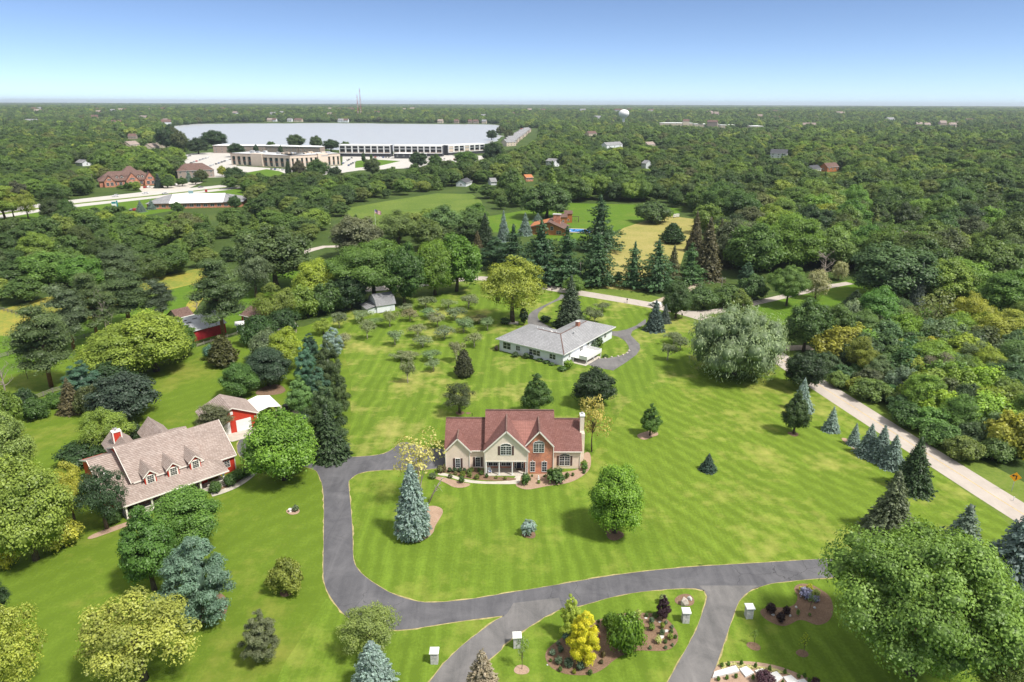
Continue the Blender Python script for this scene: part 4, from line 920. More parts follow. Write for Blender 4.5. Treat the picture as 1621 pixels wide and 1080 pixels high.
 ('maple', 1512, 368, 345, 44, (.30, .33, .012), 'yellow crowned tree deep in the right hand woods'),
]
for t in T:
    kind, px, ba, to, wi, c, lab = t[:7]
    tree(kind, px, ba, to, wi, c, lab, t[7] if len(t) > 7 else 'tree', t[8] if len(t) > 8 else None)

# the orchard: small old apple trees
ORCH = [(530, 315, 215), (670, 275, 205), (838, 305, 205), (700, 380, 260), (745, 300, 250), (870, 415, 325), (945, 218, 165), (963, 268, 195), (1057, 190, 115), (1195, 192, 135), (1125, 302, 215), (1080, 250, 190),
        (1235, 262, 180), (1317, 188, 105), (1290, 335, 250), (1005, 365, 290), (1170, 378, 300), (1433, 322, 245), (1380, 280, 235), (1352, 425, 340), (1042, 427, 355), (1245, 512, 390), (908, 505, 460), (955, 510, 455), (1085, 510, 445), (1105, 576, 505), (950, 648, 510), (552, 432, 350)]
for i, (x, b, t_) in enumerate(ORCH):
    p, q = zI((x, b), (x, t_)); w = random.uniform(112, 150) / 3.857
    c = tuple(a * random.uniform(.85, 1.15) for a in APPLE); rw = 'top row' if b < 225 else 'second row' if b < 290 else 'middle rows' if b < 385 else 'row below the middle' if b < 460 else 'lowest rows'
    tree('apple', p[0], p[1], q[1], w, c, f'small grey green apple tree in the {rw} of the mown orchard', group=f'apple trees in the {rw} of the orchard')
for (x, b, t_, w, lab) in ((515, 250, 175, 90, 'apple tree left of the pair beside the grey green spruce'), (590, 205, 150, 120, 'apple tree on the ranch lawn nearest the road'), (545, 270, 195, 120, 'low apple tree in front of the pair beside the spruce'),
                      (1025, 395, 325, 150, 'upper apple tree on the lawn between ranch and willow'), (1070, 432, 350, 110, 'middle apple tree touching the willow'), (990, 495, 395, 130, 'lower apple tree on the lawn between ranch and willow')):
    p, q = zJ((x, b), (x, t_)); tree('apple', p[0], p[1], q[1], w / 3.857, tuple(a * .8 for a in APPLE), lab)

# ================================================================ the woods
KEEP = {  # open ground and water that the woods leave visible (outlines in the photograph)
 'lake': [(285, 225), (262, 205), (346, 198), (540, 196), (787, 197), (791, 222), (760, 232), (530, 232), (400, 229)],
 'strip': [(228, 338), (235, 318), (350, 308), (388, 316), (384, 332), (330, 338), (260, 342)],
 'office': [(345, 280), (300, 268), (285, 246), (372, 236), (540, 236), (560, 228), (770, 226), (770, 250), (680, 258), (600, 268), (545, 278), (525, 268), (420, 276)],
 'hw': [(0, 330), (0, 352), (50, 350), (60, 336), (130, 333), (130, 336), (345, 312), (350, 290), (230, 302), (130, 317), (100, 325), (50, 326)],
 'meadow': [(545, 345), (560, 330), (610, 318), (690, 305), (745, 306), (765, 322), (770, 345), (760, 350), (680, 328), (600, 336)],
 'park': [(775, 365), (765, 346), (800, 336), (900, 320), (1040, 322), (1080, 340), (1100, 350), (1100, 385), (1000, 470), (780, 470)],
 'lane': [(1190, 500), (1180, 478), (1250, 455), (1340, 432), (1352, 452), (1290, 478)],
 'left': [(400, 425), (370, 440), (300, 440), (255, 450), (70, 490), (-100, 505), (-100, 700), (600, 700), (600, 470), (470, 430), (450, 418)],
 'row': [(797, 237), (797, 214), (828, 203), (850, 203), (848, 214), (824, 232)],
 'dirt': [(470, 412), (480, 390), (520, 384), (556, 380), (556, 400), (500, 410)],
}
HOUSES = [  # built things to be seen over the trees in front of them: x0, x1, top, sill of what shows, foot
 (148, 250, 272, 297, 301), (276, 342, 258, 280, 287), (1207, 1254, 233, 244, 247), (1278, 1334, 250, 266, 270), (826, 848, 272, 286, 288), (948, 992, 222, 232, 234), (730, 752, 284, 292, 295), (770, 790, 282, 291, 294),
 (855, 882, 246, 262, 265), (970, 990, 260, 270, 273), (1009, 1024, 252, 263, 266), (112, 136, 253, 266, 268), (195, 218, 212, 222, 225), (198, 226, 226, 237, 239), (234, 256, 230, 241, 243), (250, 272, 226, 236, 238), (1508, 1537, 396, 408, 412),
 (149, 160, 183, 190, 191), (924, 948, 205, 213, 215), (1018, 1040, 224, 230, 232), (1498, 1512, 256, 262, 264), (972, 996, 168, 192, 197),
 (1040, 1098, 190, 196.5, 198), (1094, 1140, 192, 198, 200), (1136, 1188, 193, 199, 202), (1184, 1230, 193, 198, 202), (1426, 1512, 182, 193, 197), (418, 436, 190, 196.2, 196.5), (450, 476, 190, 196.2, 196.5), (530, 549, 190, 196.2, 196.5), (688, 700, 190, 196.2, 196.5), (714, 725, 190, 196.2, 196.5), (736, 768, 190, 196.2, 196.5), (1500, 1534, 184, 194, 198),
]
MUST = [(-300, 2000), (-300, 492), (0, 492), (70, 482), (255, 446), (308, 432), (340, 424), (400, 418), (445, 408), (480, 400), (500, 405), (530, 400), (560, 400), (620, 395), (745, 395), (790, 380), (900, 330), (1040, 330), (1085, 345), (1110, 385), (1140, 415), (1180, 440), (1290, 428), (1340, 430), (1380, 465), (1480, 480), (1621, 470), (1900, 470), (1900, 2000)]
def hidden(X, Y, Zb, H_, RAD):
    """true where a tree would stand in the cleared ground or cover something that the woods leave open"""
    bad = np.zeros(len(X), bool)
    px, py = proj_np(X, Y, Zb); bad |= inpoly(px, py, MUST)
    for k in (0.0, .3, .6, .9):
        for sx in (-.75, 0, .75):
            qx, qy = proj_np(X + sx * RAD, Y, Zb + H_ * k)
            for nm, pl in KEEP.items(): bad |= inpoly(qx, qy, pl)
            for x0, x1, y0, y1, yb in HOUSES: bad |= (qx > x0) & (qx < x1) & (qy > y0) & (qy < y1) & (py > yb - 1.0)
    for x0, x1, y0, y1, yb in HOUSES:
        yy = g((x0 + x1) / 2, yb)[1]; bad |= (px > x0 - 3) & (px < x1 + 3) & (Y > yy - 4) & (Y < yy + 26)
    return bad
def scatter(y0, y1, step, xr, wmin=0.0):
    ys = np.arange(y0, y1, step); out = []
    for i, yy in enumerate(ys):
        w = yy * .80 + 70; xs = np.arange(-w, w, step) + (i % 2) * step / 2
        out.append(np.stack([xs, np.full(len(xs), yy)], 1))
    P = np.vstack(out); P += RNG.uniform(-.42, .42, P.shape) * step
    return P[:, 0], P[:, 1]
PLACED = np.array([[o.location.x, o.location.y, o.scale.x * 4] for o in COL.objects if o.get('category') == 'tree'])
X, Y = scatter(225, 1150, 13.5, 1)
HT = 10 + 14 * RNG.beta(1.6, 2.2, len(X)); RD = np.clip(HT, 0, 19) * RNG.uniform(.46, .66, len(X))
qx, qy = proj_np(X, Y, 0)
# lower scrub in the left and middle woods
low = (qx < 800) & (qy > 290); HT[low] *= .66; RD[low] *= .80
ok = ~hidden(X, Y, 0, HT, RD) & (qx > -90) & (qx < 1710)
ok &= ~((qx > 30) & (qx < 260) & (qy < 250) & (RNG.uniform(size=len(X)) < .06))
d2 = np.min(np.hypot(X[:, None] - PLACED[None, :, 0], Y[:, None] - PLACED[None, :, 1]) - PLACED[None, :, 2] * .5, axis=1); ok &= d2 > 2.0
X, Y, HT, RD = X[ok], Y[ok], HT[ok], RD[ok]
app = HT / Y; order = np.argsort(-app); near, rest = order[:105], order[105:]
WOODC = [((.050, .086, .022), 'dark green'), ((.076, .128, .026), 'mid green'), ((.105, .168, .030), 'fresh green'), ((.145, .195, .030), 'yellow green'), ((.066, .094, .040), 'grey green'), ((.035, .060, .022), 'deep green')]
for i in near:
    px, py = proj_np(X[i], Y[i], 0.0); c, cn = WOODC[int(RNG.choice(6, p=[.24, .24, .19, .08, .15, .10]))]
    fr_ = 'front edge' if py > (345 if px < 790 else 395) else 'depth'
    where = f'{fr_} of the scrub wood below the highway' if px < 480 else 'tree belt behind the green meadow' if px < 790 else f'{fr_} of the woods right of the hay field' if px > 1090 else 'tree line behind the park lawn'
    cc = tuple(v * RNG.uniform(.85, 1.15) for v in c)
    kd = 'oak' if RNG.uniform() < .8 else 'maple'
    plant(kd, 'broadleaf_tree', f'{cn} broadleaf tree in the {where}', 'tree', float(X[i]), float(Y[i]), float(HT[i]), float(RD[i]), cc, f'{cn} trees in the {where}')

def leaf_stuff(name, pts, kinds, coll_name, idx=None):
    """countless trees as one object: instances on points"""
    x, y, z, sx, sz, rot = pts
    coll = bpy.data.collections.new(coll_name)
    for i, me in enumerate(kinds):
        o = bpy.data.objects.new(f'{coll_name}_{i:02d}', me); coll.objects.link(o)
    me = bpy.data.meshes.new(name); n = len(x); me.vertices.add(n); me.vertices.foreach_set('co', np.stack([x, y, z], 1).astype(np.float32).ravel())
    a = me.attributes.new('scl', 'FLOAT_VECTOR', 'POINT'); a.data.foreach_set('vector', np.stack([sx, sx, sz], 1).astype(np.float32).ravel())
    a = me.attributes.new('rot', 'FLOAT_VECTOR', 'POINT'); a.data.foreach_set('vector', np.stack([rot * 0, rot * 0, rot], 1).astype(np.float32).ravel())
    a = me.attributes.new('idx', 'INT', 'POINT'); a.data.foreach_set('value', (np.where(RNG.uniform(size=n) < .07, len(kinds) - 1, RNG.integers(0, len(kinds) - 1, n)) if idx is None else idx).astype(np.int32))
    o = link(name, me); tag(o, kind='stuff')
    ng = bpy.data.node_groups.new(name, 'GeometryNodeTree')
    ng.interface.new_socket('Geometry', in_out='INPUT', socket_type='NodeSocketGeometry'); ng.interface.new_socket('Geometry', in_out='OUTPUT', socket_type='NodeSocketGeometry')
    N = ng.nodes; L = ng.links; gi = N.new('NodeGroupInput'); go = N.new('NodeGroupOutput'); ip = N.new('GeometryNodeInstanceOnPoints'); ci = N.new('GeometryNodeCollectionInfo')
    ci.inputs['Collection'].default_value = coll; ci.inputs['Separate Children'].default_value = True; ci.inputs['Reset Children'].default_value = True
    ip.inputs['Pick Instance'].default_value = True
    def attr(nm, ty):
        q = N.new('GeometryNodeInputNamedAttribute'); q.data_type = ty; q.inputs['Name'].default_value = nm; return q.outputs['Attribute']
    L.new(gi.outputs[0], ip.inputs['Points']); L.new(ci.outputs[0], ip.inputs['Instance']); L.new(attr('idx', 'INT'), ip.inputs['Instance Index'])
    L.new(attr('rot', 'FLOAT_VECTOR'), ip.inputs['Rotation']); L.new(attr('scl', 'FLOAT_VECTOR'), ip.inputs['Scale']); L.new(ip.outputs[0], go.inputs[0])
    o.modifiers.new('leaves', 'NODES').node_group = ng; return o
def woods(name, X, Y, Zb, HT, RD, arc):
    r0, h0 = A[arc][0]['r'], A[arc][0]['h']
    o = leaf_stuff(name, (X, Y, Zb, RD / r0, HT / h0, RNG.uniform(0, 6.28, len(X))), [a['crown'] for a in A[arc]], name + '_tree')
    return o
woods('woodland', X[rest], Y[rest], np.zeros(len(rest)), HT[rest], RD[rest], 'wood')
# farther woods, to the distant ridge
Xf, Yf = scatter(1150, 3300, 19, 1); Zf = hill(Xf, Yf); Hf = 10 + 17 * RNG.beta(1.5, 2.6, len(Xf)); Rf = np.clip(Hf, 12, 19) * RNG.uniform(.5, .78, len(Xf))
# dense clumps and thinner places
cl = np.sin(Xf / 97) * np.sin(Yf / 131 + Xf / 300) + RNG.normal(size=len(Xf)) * .5
ok = ~hidden(Xf, Yf, Zf, Hf, Rf) & (cl > -1.25); woods('distant_woodland', Xf[ok], Yf[ok], Zf[ok], Hf[ok], Rf[ok], 'far')
Xg, Yg = scatter(3300, 9000, 46.0, 1); Zg = hill(Xg, Yg); Hg = RNG.uniform(12, 22, len(Xg)); Rg = RNG.uniform(18, 34, len(Xg))
cl = np.sin(Xg / 420 + 1) * np.sin(Yg / 350 + Xg / 900) + RNG.normal(size=len(Xg)) * .4; ok = cl > -.75
woods('distant_woodland', Xg[ok], Yg[ok], Zg[ok], Hg[ok], Rg[ok], 'far')
Xh, Yh = scatter(9000, 26000, 150.0, 1); Zh = hill(Xh, Yh); Hh = RNG.uniform(14, 26, len(Xh)); Rh = RNG.uniform(60, 110, len(Xh))
woods('distant_woodland', Xh, Yh, Zh, Hh, Rh, 'far')

# roadside thicket on the right
thick = [(1298, 592), (1310, 560), (1330, 535), (1400, 520), (1500, 505), (1700, 500), (1950, 640), (1950, 900), (1700, 800), (1620, 762), (1530, 728), (1445, 680), (1400, 650), (1345, 618)]
gx = [g(*p) for p in thick]; x0, x1 = min(p[0] for p in gx), max(p[0] for p in gx); y0, y1 = min(p[1] for p in gx), max(p[1] for p in gx)
TC = [((.052, .090, .030), 'dark leaved'), ((.085, .140, .030), 'green leaved'), ((.120, .180, .026), 'light green'), ((.185, .225, .028), 'yellow green'), ((.095, .125, .065), 'grey leaved'), ((.040, .070, .024), 'deep green')]
step = 5.2; cnt = 0
for yy in np.arange(y0, y1, step):
    for xx in np.arange(x0, x1, step):
        x = xx + random.uniform(-2, 2); y = yy + random.uniform(-2, 2)
        px, py = proj_np(np.array([x]), np.array([y]), np.zeros(1))
        if not inpoly(px, py, thick)[0] or px[0] > 1690 or (py[0] > 725 and px[0] > 1540): continue
        off = px[0] - (1298 + (py[0] - 592) * 1.72); edge = off < 60
        ci = int(RNG.choice(6, p=[.42, .2, .08, .03, .09, .18] if edge else [.12, .24, .26, .16, .12, .10])); c, cn = TC[ci]; cc = tuple(v * random.uniform(.85, 1.2) for v in c)
        h = random.uniform(3.4, 5.6) if edge else random.uniform(5.0, 10.0); kd = 'thicket' if edge or random.random() < .55 else random.choice(['maple', 'oak', 'ash'])
        place = 'at the road edge of the right hand thicket' if edge else 'in the upper part of the right hand thicket' if py[0] < 600 else 'deep in the lower right hand thicket'
        if kd == 'thicket': plant('thicket', 'shrub', f'{cn} bush {place}', 'shrub', x, y, h, h * random.uniform(.58, .78) * (1.2 if edge else 1), cc, f'{cn} bushes {place}')
        else: plant(kd, 'broadleaf_tree', f'{cn} small tree {place}', 'tree', x, y, h * 1.15, h * random.uniform(.5, .65), cc, f'{cn} small trees {place}')
        cnt += 1
print('thicket', cnt, 'near', len(near), 'rest', len(rest), 'far', len(Xf), len(Xg), len(Xh))
# ================================================================ buildings
MESH_CACHE = {}
def window(parent, x, y, z, ang, w, h, cols=2, rows=2, sash=2, arch=0.0, shut=0, frame='white', glass='glass', name='window', mount=None):
    """window sitting on a wall; local x runs along the wall, -y looks out. z is the sill height."""
    key = (round(w, 2), round(h, 2), cols, rows, sash, arch, frame, glass)
    if key not in MESH_CACHE:
        t = .085; b = MB()
        b.box(-w / 2 - t, -w / 2, -.07, .02, -t, h + (0 if arch else t)); b.box(w / 2, w / 2 + t, -.07, .02, -t, h + (0 if arch else t)); b.box(-w / 2, w / 2, -.07, .02, -t, 0)
        b.box(-w / 2, w / 2, -.066, .02, h, h + t)
        for i in range(1, sash): xx = -w / 2 + w * i / sash; b.box(xx - .05, xx + .05, -.062, .02, 0, h)
        b.box(-w / 2, w / 2, -.058, .02, h / 2 - .03, h / 2 + .03)
        for i in range(1, cols * sash):
            if i % cols == 0: continue
            xx = -w / 2 + w * i / (cols * sash); b.box(xx - .016, xx + .016, -.046, .0, 0, h)
        for i in range(1, rows * 2):
            if i == rows: continue
            zz = h * i / (rows * 2); b.box(-w / 2, w / 2, -.042, .0, zz - .016, zz + .016)
        pane = [(-w / 2, 0), (w / 2, 0), (w / 2, h), (-w / 2, h)]
        if arch:
            N_ = 12; pts = [(w / 2 * math.cos(math.pi * i / N_), h + t + arch * math.sin(math.pi * i / N_)) for i in range(N_ + 1)]
            for i in range(N_):
                (x0, z0), (x1, z1) = pts[i], pts[i + 1]; k = 1 + t / (w / 2)
                b.prism([(x0, z0), (x1, z1), (x1 * k, h + t + (z1 - h - t) * (1 + t / arch)), (x0 * k, h + t + (z0 - h - t) * (1 + t / arch))][::-1], -.068, .018)
            for a in (.3, .5, .7): b.bar((0, -.03, h + t), (w / 2 * math.cos(math.pi * a), -.03, h + t + arch * math.sin(math.pi * a)), .03, .03)
        pb = MB().prism(pane, -.03, -.005)
        if arch: pb.prism([(w / 2, h + t), *pts[1:-1], (-w / 2, h + t)], -.028, -.006)
        MESH_CACHE[key] = (b.mesh(name, M[frame]), pb.mesh('pane', M[glass]))
    fm, pm = MESH_CACHE[key]
    o = link(name, fm, parent, (x, y, z), ang); link('pane', pm, o)
    if shut:
        sk = ('shutter', round(h, 2))
        if sk not in MESH_CACHE:
            b = MB(); b.box(-.2, .2, -.05, .0, -.05, h + .08)
            for i in range(9): b.box(-.16, .16, -.062, -.05, .05 + i * (h - .1) / 9, .05 + (i + .7) * (h - .1) / 9)
            MESH_CACHE[sk] = b.mesh('shutter', M['shutter'])
        for s_ in (-1, 1): 
            d = s_ * (w / 2 + .32); link('shutter', MESH_CACHE[sk], o, (d, 0, 0))
    return o
def door(parent, x, y, z, ang, w=.92, h=2.05, mat='navy', frame='white'):
    key = ('door', w, h, mat)
    if key not in MESH_CACHE:
        b = MB(); b.box(-w / 2, w / 2, -.05, 0, 0, h)
        for zz in (.2, .95): 
            for xx in (-1, 1): b.box(xx * w / 4 - .14, xx * w / 4 + .14, -.065, -.05, zz, zz + .6)
        f = MB(); f.box(-w / 2 - .1, -w / 2, -.08, .01, 0, h + .1); f.box(w / 2, w / 2 + .1, -.08, .01, 0, h + .1); f.box(-w / 2, w / 2, -.08, .01, h, h + .1)
        k = MB(); k.lathe([(.0, 0), (.035, .0), (.035, .03), (0.0, .05)], 8)
        MESH_CACHE[key] = (b.mesh('door', M[mat]), f.mesh('door_frame', M[frame]), k.mesh('handle', M['steel']))
    d, f, k = MESH_CACHE[key]; o = link('door', d, parent, (x, y, z), ang); link('frame', f, o); q = link('handle', k, o, (w * .38, -.05, 1.0)); q.rotation_euler = (R(90), 0, 0); return o
def part(name, b, mat, parent, smooth=False): return b.build(name, M[mat] if isinstance(mat, str) else mat, parent, smooth=smooth)
def gable_roof(b, x0, x1, ym, hw, ze, zr, ov=.35, t=.18, ends=.3):
    """two slopes of a roof whose ridge runs along x at y = ym"""
    s = (zr - ze) / hw; lo = ze - s * ov
    b.slab([(x0 - ends, ym - hw - ov, lo), (x1 + ends, ym - hw - ov, lo), (x1 + ends, ym, zr), (x0 - ends, ym, zr)], t)
    b.slab([(x1 + ends, ym + hw + ov, lo), (x0 - ends, ym + hw + ov, lo), (x0 - ends, ym, zr), (x1 + ends, ym, zr)], t)
def gable_front(b, xm, hw, y0, y1, ze, zr, ov=.3, t=.18):
    """two slopes of a roof whose ridge runs along y at x = xm"""
    s = (zr - ze) / hw; lo = ze - s * ov
    b.slab([(xm - hw - ov, y1, lo), (xm - hw - ov, y0, lo), (xm, y0, zr), (xm, y1, zr)], t)
    b.slab([(xm + hw + ov, y0, lo), (xm + hw + ov, y1, lo), (xm, y1, zr), (xm, y0, zr)], t)
def hip_roof(b, x0, x1, y0, y1, ze, zr, ov=.5, t=.15, inset=None):
    x0, x1, y0, y1 = x0 - ov, x1 + ov, y0 - ov, y1 + ov; ym = (y0 + y1) / 2; i = inset if inset is not None else (y1 - y0) / 2
    a, c = (x0 + i, ym, zr), (x1 - i, ym, zr)
    b.add([(x0, y0, ze), (x1, y0, ze), (x1, y1, ze), (x0, y1, ze), a, c, (x0, y0, ze - t), (x1, y0, ze - t), (x1, y1, ze - t), (x0, y1, ze - t)],
          [(0, 1, 5, 4), (1, 2, 5), (2, 3, 4, 5), (3, 0, 4), (6, 9, 8, 7), (0, 6, 7, 1), (1, 7, 8, 2), (2, 8, 9, 3), (3, 9, 6, 0)])

# ---------------------------------------------------------------- the cream house
def cream_house():
    Hs = thing('country_house', 'cream sided two storey house with a brick gable and red brown roof', 'house', (0, 119.1, 0))
    W = MB(); W.box(-12.85, -5.0, .0, 10, -.3, 4.4); W.prism([(-12.85, 4.05), (-8.1, 4.05), (-10.48, 6.6)], -.5, .3); W.box(-12.85, -8.1, -.5, 0.0, -.3, 4.05)
    W.box(-5.0, 8.2, .0, 10, -.3, 6.1); W.box(8.2, 13.5, .0, 10, -.3, 4.25)
    for xa, xb, ze, zr in ((-12.85, -12.6, 4.4, 8.5), (13.25, 13.5, 4.25, 8.4)):
        W.add([(xa, 0, ze - .05), (xa, 10, ze - .05), (xa, 5, zr - .15), (xb, 0, ze - .05), (xb, 10, ze - .05), (xb, 5, zr - .15)], [(0, 1, 2), (5, 4, 3), (0, 3, 4, 1), (1, 4, 5, 2), (2, 5, 3, 0)])
    for xa, xb in ((-5.0, -4.75), (7.95, 8.2)):
        W.add([(xa, 0, 6.05), (xa, 10, 6.05), (xa, 5, 10.2), (xb, 0, 6.05), (xb, 10, 6.05), (xb, 5, 10.2)], [(0, 1, 2), (5, 4, 3), (0, 3, 4, 1), (1, 4, 5, 2), (2, 5, 3, 0)])
    part('wall', W, 'cream', Hs)
    # the overhanging upper gable above the porch
    G = MB(); G.box(-5.0, 3.05, -2.8, -.02, 3.1, 5.4); G.prism([(-5.0, 5.4), (3.05, 5.4), (-.98, 9.38)], -2.8, -1.0); part('gable_wall', G, 'cream2', Hs)
    Bk = MB(); Bk.box(3.08, 7.98, -2.1, -.02, -.3, 6.0); Bk.prism([(3.08, 6.0), (7.98, 6.0), (5.4, 8.95)], -2.1, -1.0); part('brick_wall', Bk, 'brick', Hs)
    pw = MB(); pw.box(-4.95, 3.05, -.06, -.021, 0.1, 3.1); part('porch_wall', pw, 'brick', Hs)
    # roofs
    Rf = MB(); gable_roof(Rf, -12.85, -4.8, 5, 5, 4.4, 8.6, ends=.3); gable_roof(Rf, -4.9, 8.1, 5, 5, 6.1, 10.35, ends=.35); gable_roof(Rf, 8.2, 13.5, 5, 5, 4.25, 8.5, ends=.32)
    gable_front(Rf, -10.48, 2.38, -.85, 3.2, 4.4, 6.95, .32); gable_front(Rf, -.98, 4.05, -3.15, 4.7, 5.75, 9.75, .36); gable_front(Rf, 5.3, 2.5, -2.45, 4.2, 6.55, 9.4, .32)
    part('roof', Rf, 'roof_red', Hs)
    C2 = MB(); C2.slab([(2.3, -2.3, 6.15), (3.1, -2.3, 6.15), (4.75, 3.1, 8.87), (-.05, 3.1, 8.87)], .1); part('roof_infill', C2, 'roof_red2', Hs)
    rc = Pieces('ridge_cap', 'roof_brown', Hs)
    for x0, x1, z in ((-13.1, -5.2, 8.64), (-5.2, 8.4, 10.39), (8.5, 13.8, 8.54)): rc.box(x0, x1, 4.85, 5.15, z - .1, z + .05)
    for xm, y0, y1, z in ((-10.48, -.85, 3.0, 6.98), (-.98, -3.15, 4.4, 9.78), (5.3, -2.45, 4.0, 9.43)): rc.box(xm - .14, xm + .14, y0, y1, z - .1, z + .04)
    # rakes, fascias, gutters, downpipes
    Tr = Pieces('trim_board', 'trim', Hs)
    for xm, hw, y, ze, zr, ov in ((-10.48, 2.38, -.88, 4.4, 6.95, .32), (-.98, 4.05, -3.18, 5.75, 9.75, .36), (5.3, 2.5, -2.48, 6.55, 9.4, .32)):
        s = (zr - ze) / hw
        for sg in (-1, 1): Tr.bar((xm + sg * (hw + ov), y, ze - s * ov - .14), (xm, y, zr - .14), .07, .26)
    for x0, x1, y, z in ((-8.0, -5.1, -.42, 4.08), (8.25, 13.8, -.42, 3.93), (-13.1, -5.2, 10.42, 4.08), (-5.2, 8.4, 10.42, 5.78)): Tr.box(x0, x1, y - .07, y + .05, z - .14, z + .03)
    for x, y, z in ((-8.2, -.57, 4.0), (-5.1, -2.86, 5.4), (3.12, -2.86, 5.2), (8.05, -2.18, 6.2), (13.45, -.07, 4.0), (-12.86, -.57, 4.0)): Tr.box(x - .07, x + .07, y - .05, y + .05, -.1, z)
    # porch
    pf = MB(); pf.box(-5.0, 3.05, -3.0, -.065, -.3, .12); pf.box(.6, 2.6, -3.5, -3.0, -.3, -.02); part('porch_floor', pf, 'concrete', Hs)
    for x in (-4.85, -2.37, .16, 2.8):
        c = MB(); c.box(x - .11, x + .11, -2.78, -2.56, .12, 3.1); c.box(x - .16, x + .16, -2.83, -2.51, .12, .3); c.box(x - .16, x + .16, -2.83, -2.51, 2.95, 3.12); part('porch_post', c, 'white', Hs)
    bm_ = MB(); bm_.box(-5.02, 3.07, -2.84, -2.5, 3.0, 3.22); part('porch_beam', bm_, 'trim', Hs)
    for x in (-3.65, -1.1): window(Hs, x, -.06, .65, 0, 1.75, 1.55, 2, 1, 2, shut=1)
    door(Hs, 1.45, -.06, .12, 0)
    for x in (.75, 2.15): window(Hs, x, -.06, .15, 0, .34, 2.0, 1, 2, 1)
    for x in (.3, 2.65):
        l_ = MB(); l_.box(x - .07, x + .07, -.2, -.06, 1.9, 2.2); part('porch_lamp', l_, 'black', Hs)
    # windows
    window(Hs, -10.52, -.5, .45, 0, .82, 1.95, 2, 2, 1, shut=1); window(Hs, -6.62, 0, .45, 0, .85, 1.95, 2, 2, 1, shut=1)
    window(Hs, -1.08, -2.8, 4.55, 0, 2.0, 1.75, 2, 2, 2, arch=.55, shut=1)
    window(Hs, 5.22, -2.1, 4.75, 0, 2.0, 1.75, 2, 2, 2, arch=.5)
    for x in (4.08, 6.35): window(Hs, x, -2.1, .55, 0, .86, 2.1, 2, 2, 1)
    window(Hs, 10.42, 0, .75, 0, 2.0, 1.95, 2, 2, 2, arch=.5, shut=1)
    ks = Pieces('keystone', 'stone', Hs)
    for x, z in ((4.08, 2.72), (6.35, 2.72), (5.22, 7.1)): ks.frustum(x - .1, x + .1, -2.17, -2.11, z, x - .15, x + .15, -2.17, -2.11, z + .28)
    # chimney
    ch = MB(); ch.box(13.52, 14.5, 2.6, 4.2, -.3, 6.3); ch.frustum(13.52, 14.5, 2.6, 4.2, 6.3, 13.52, 14.3, 2.8, 4.0, 6.9); ch.box(13.52, 14.3, 2.8, 4.0, 6.9, 10.0); o = part('chimney', ch, 'cream2', Hs)
    cp = MB(); cp.box(13.42, 14.4, 2.7, 4.1, 10.0, 10.22); part('chimney_cap', cp, 'white', o)
    fl = MB(); fl.lathe([(.16, 0), (.16, .3), (.24, .32), (.24, .42), (.05, .5)], 10, (13.9, 3.4, 10.22)); part('flue', fl, 'steel', o)
    va = Pieces('vent_pipe', 'black', Hs)
    for x, y in ((-2.2, 6.5), (4.2, 7.0), (-8.0, 6.5)): va.lathe([(.06, 0), (.06, .7)], 8, (x, y, 8.2))
    gd = Pieces('garage_door', 'white', Hs)
    gd.box(-12.93, -12.86, 2.0, 4.6, 0, 2.3); gd.box(-12.93, -12.86, 5.4, 8.0, 0, 2.3)
cream_house()

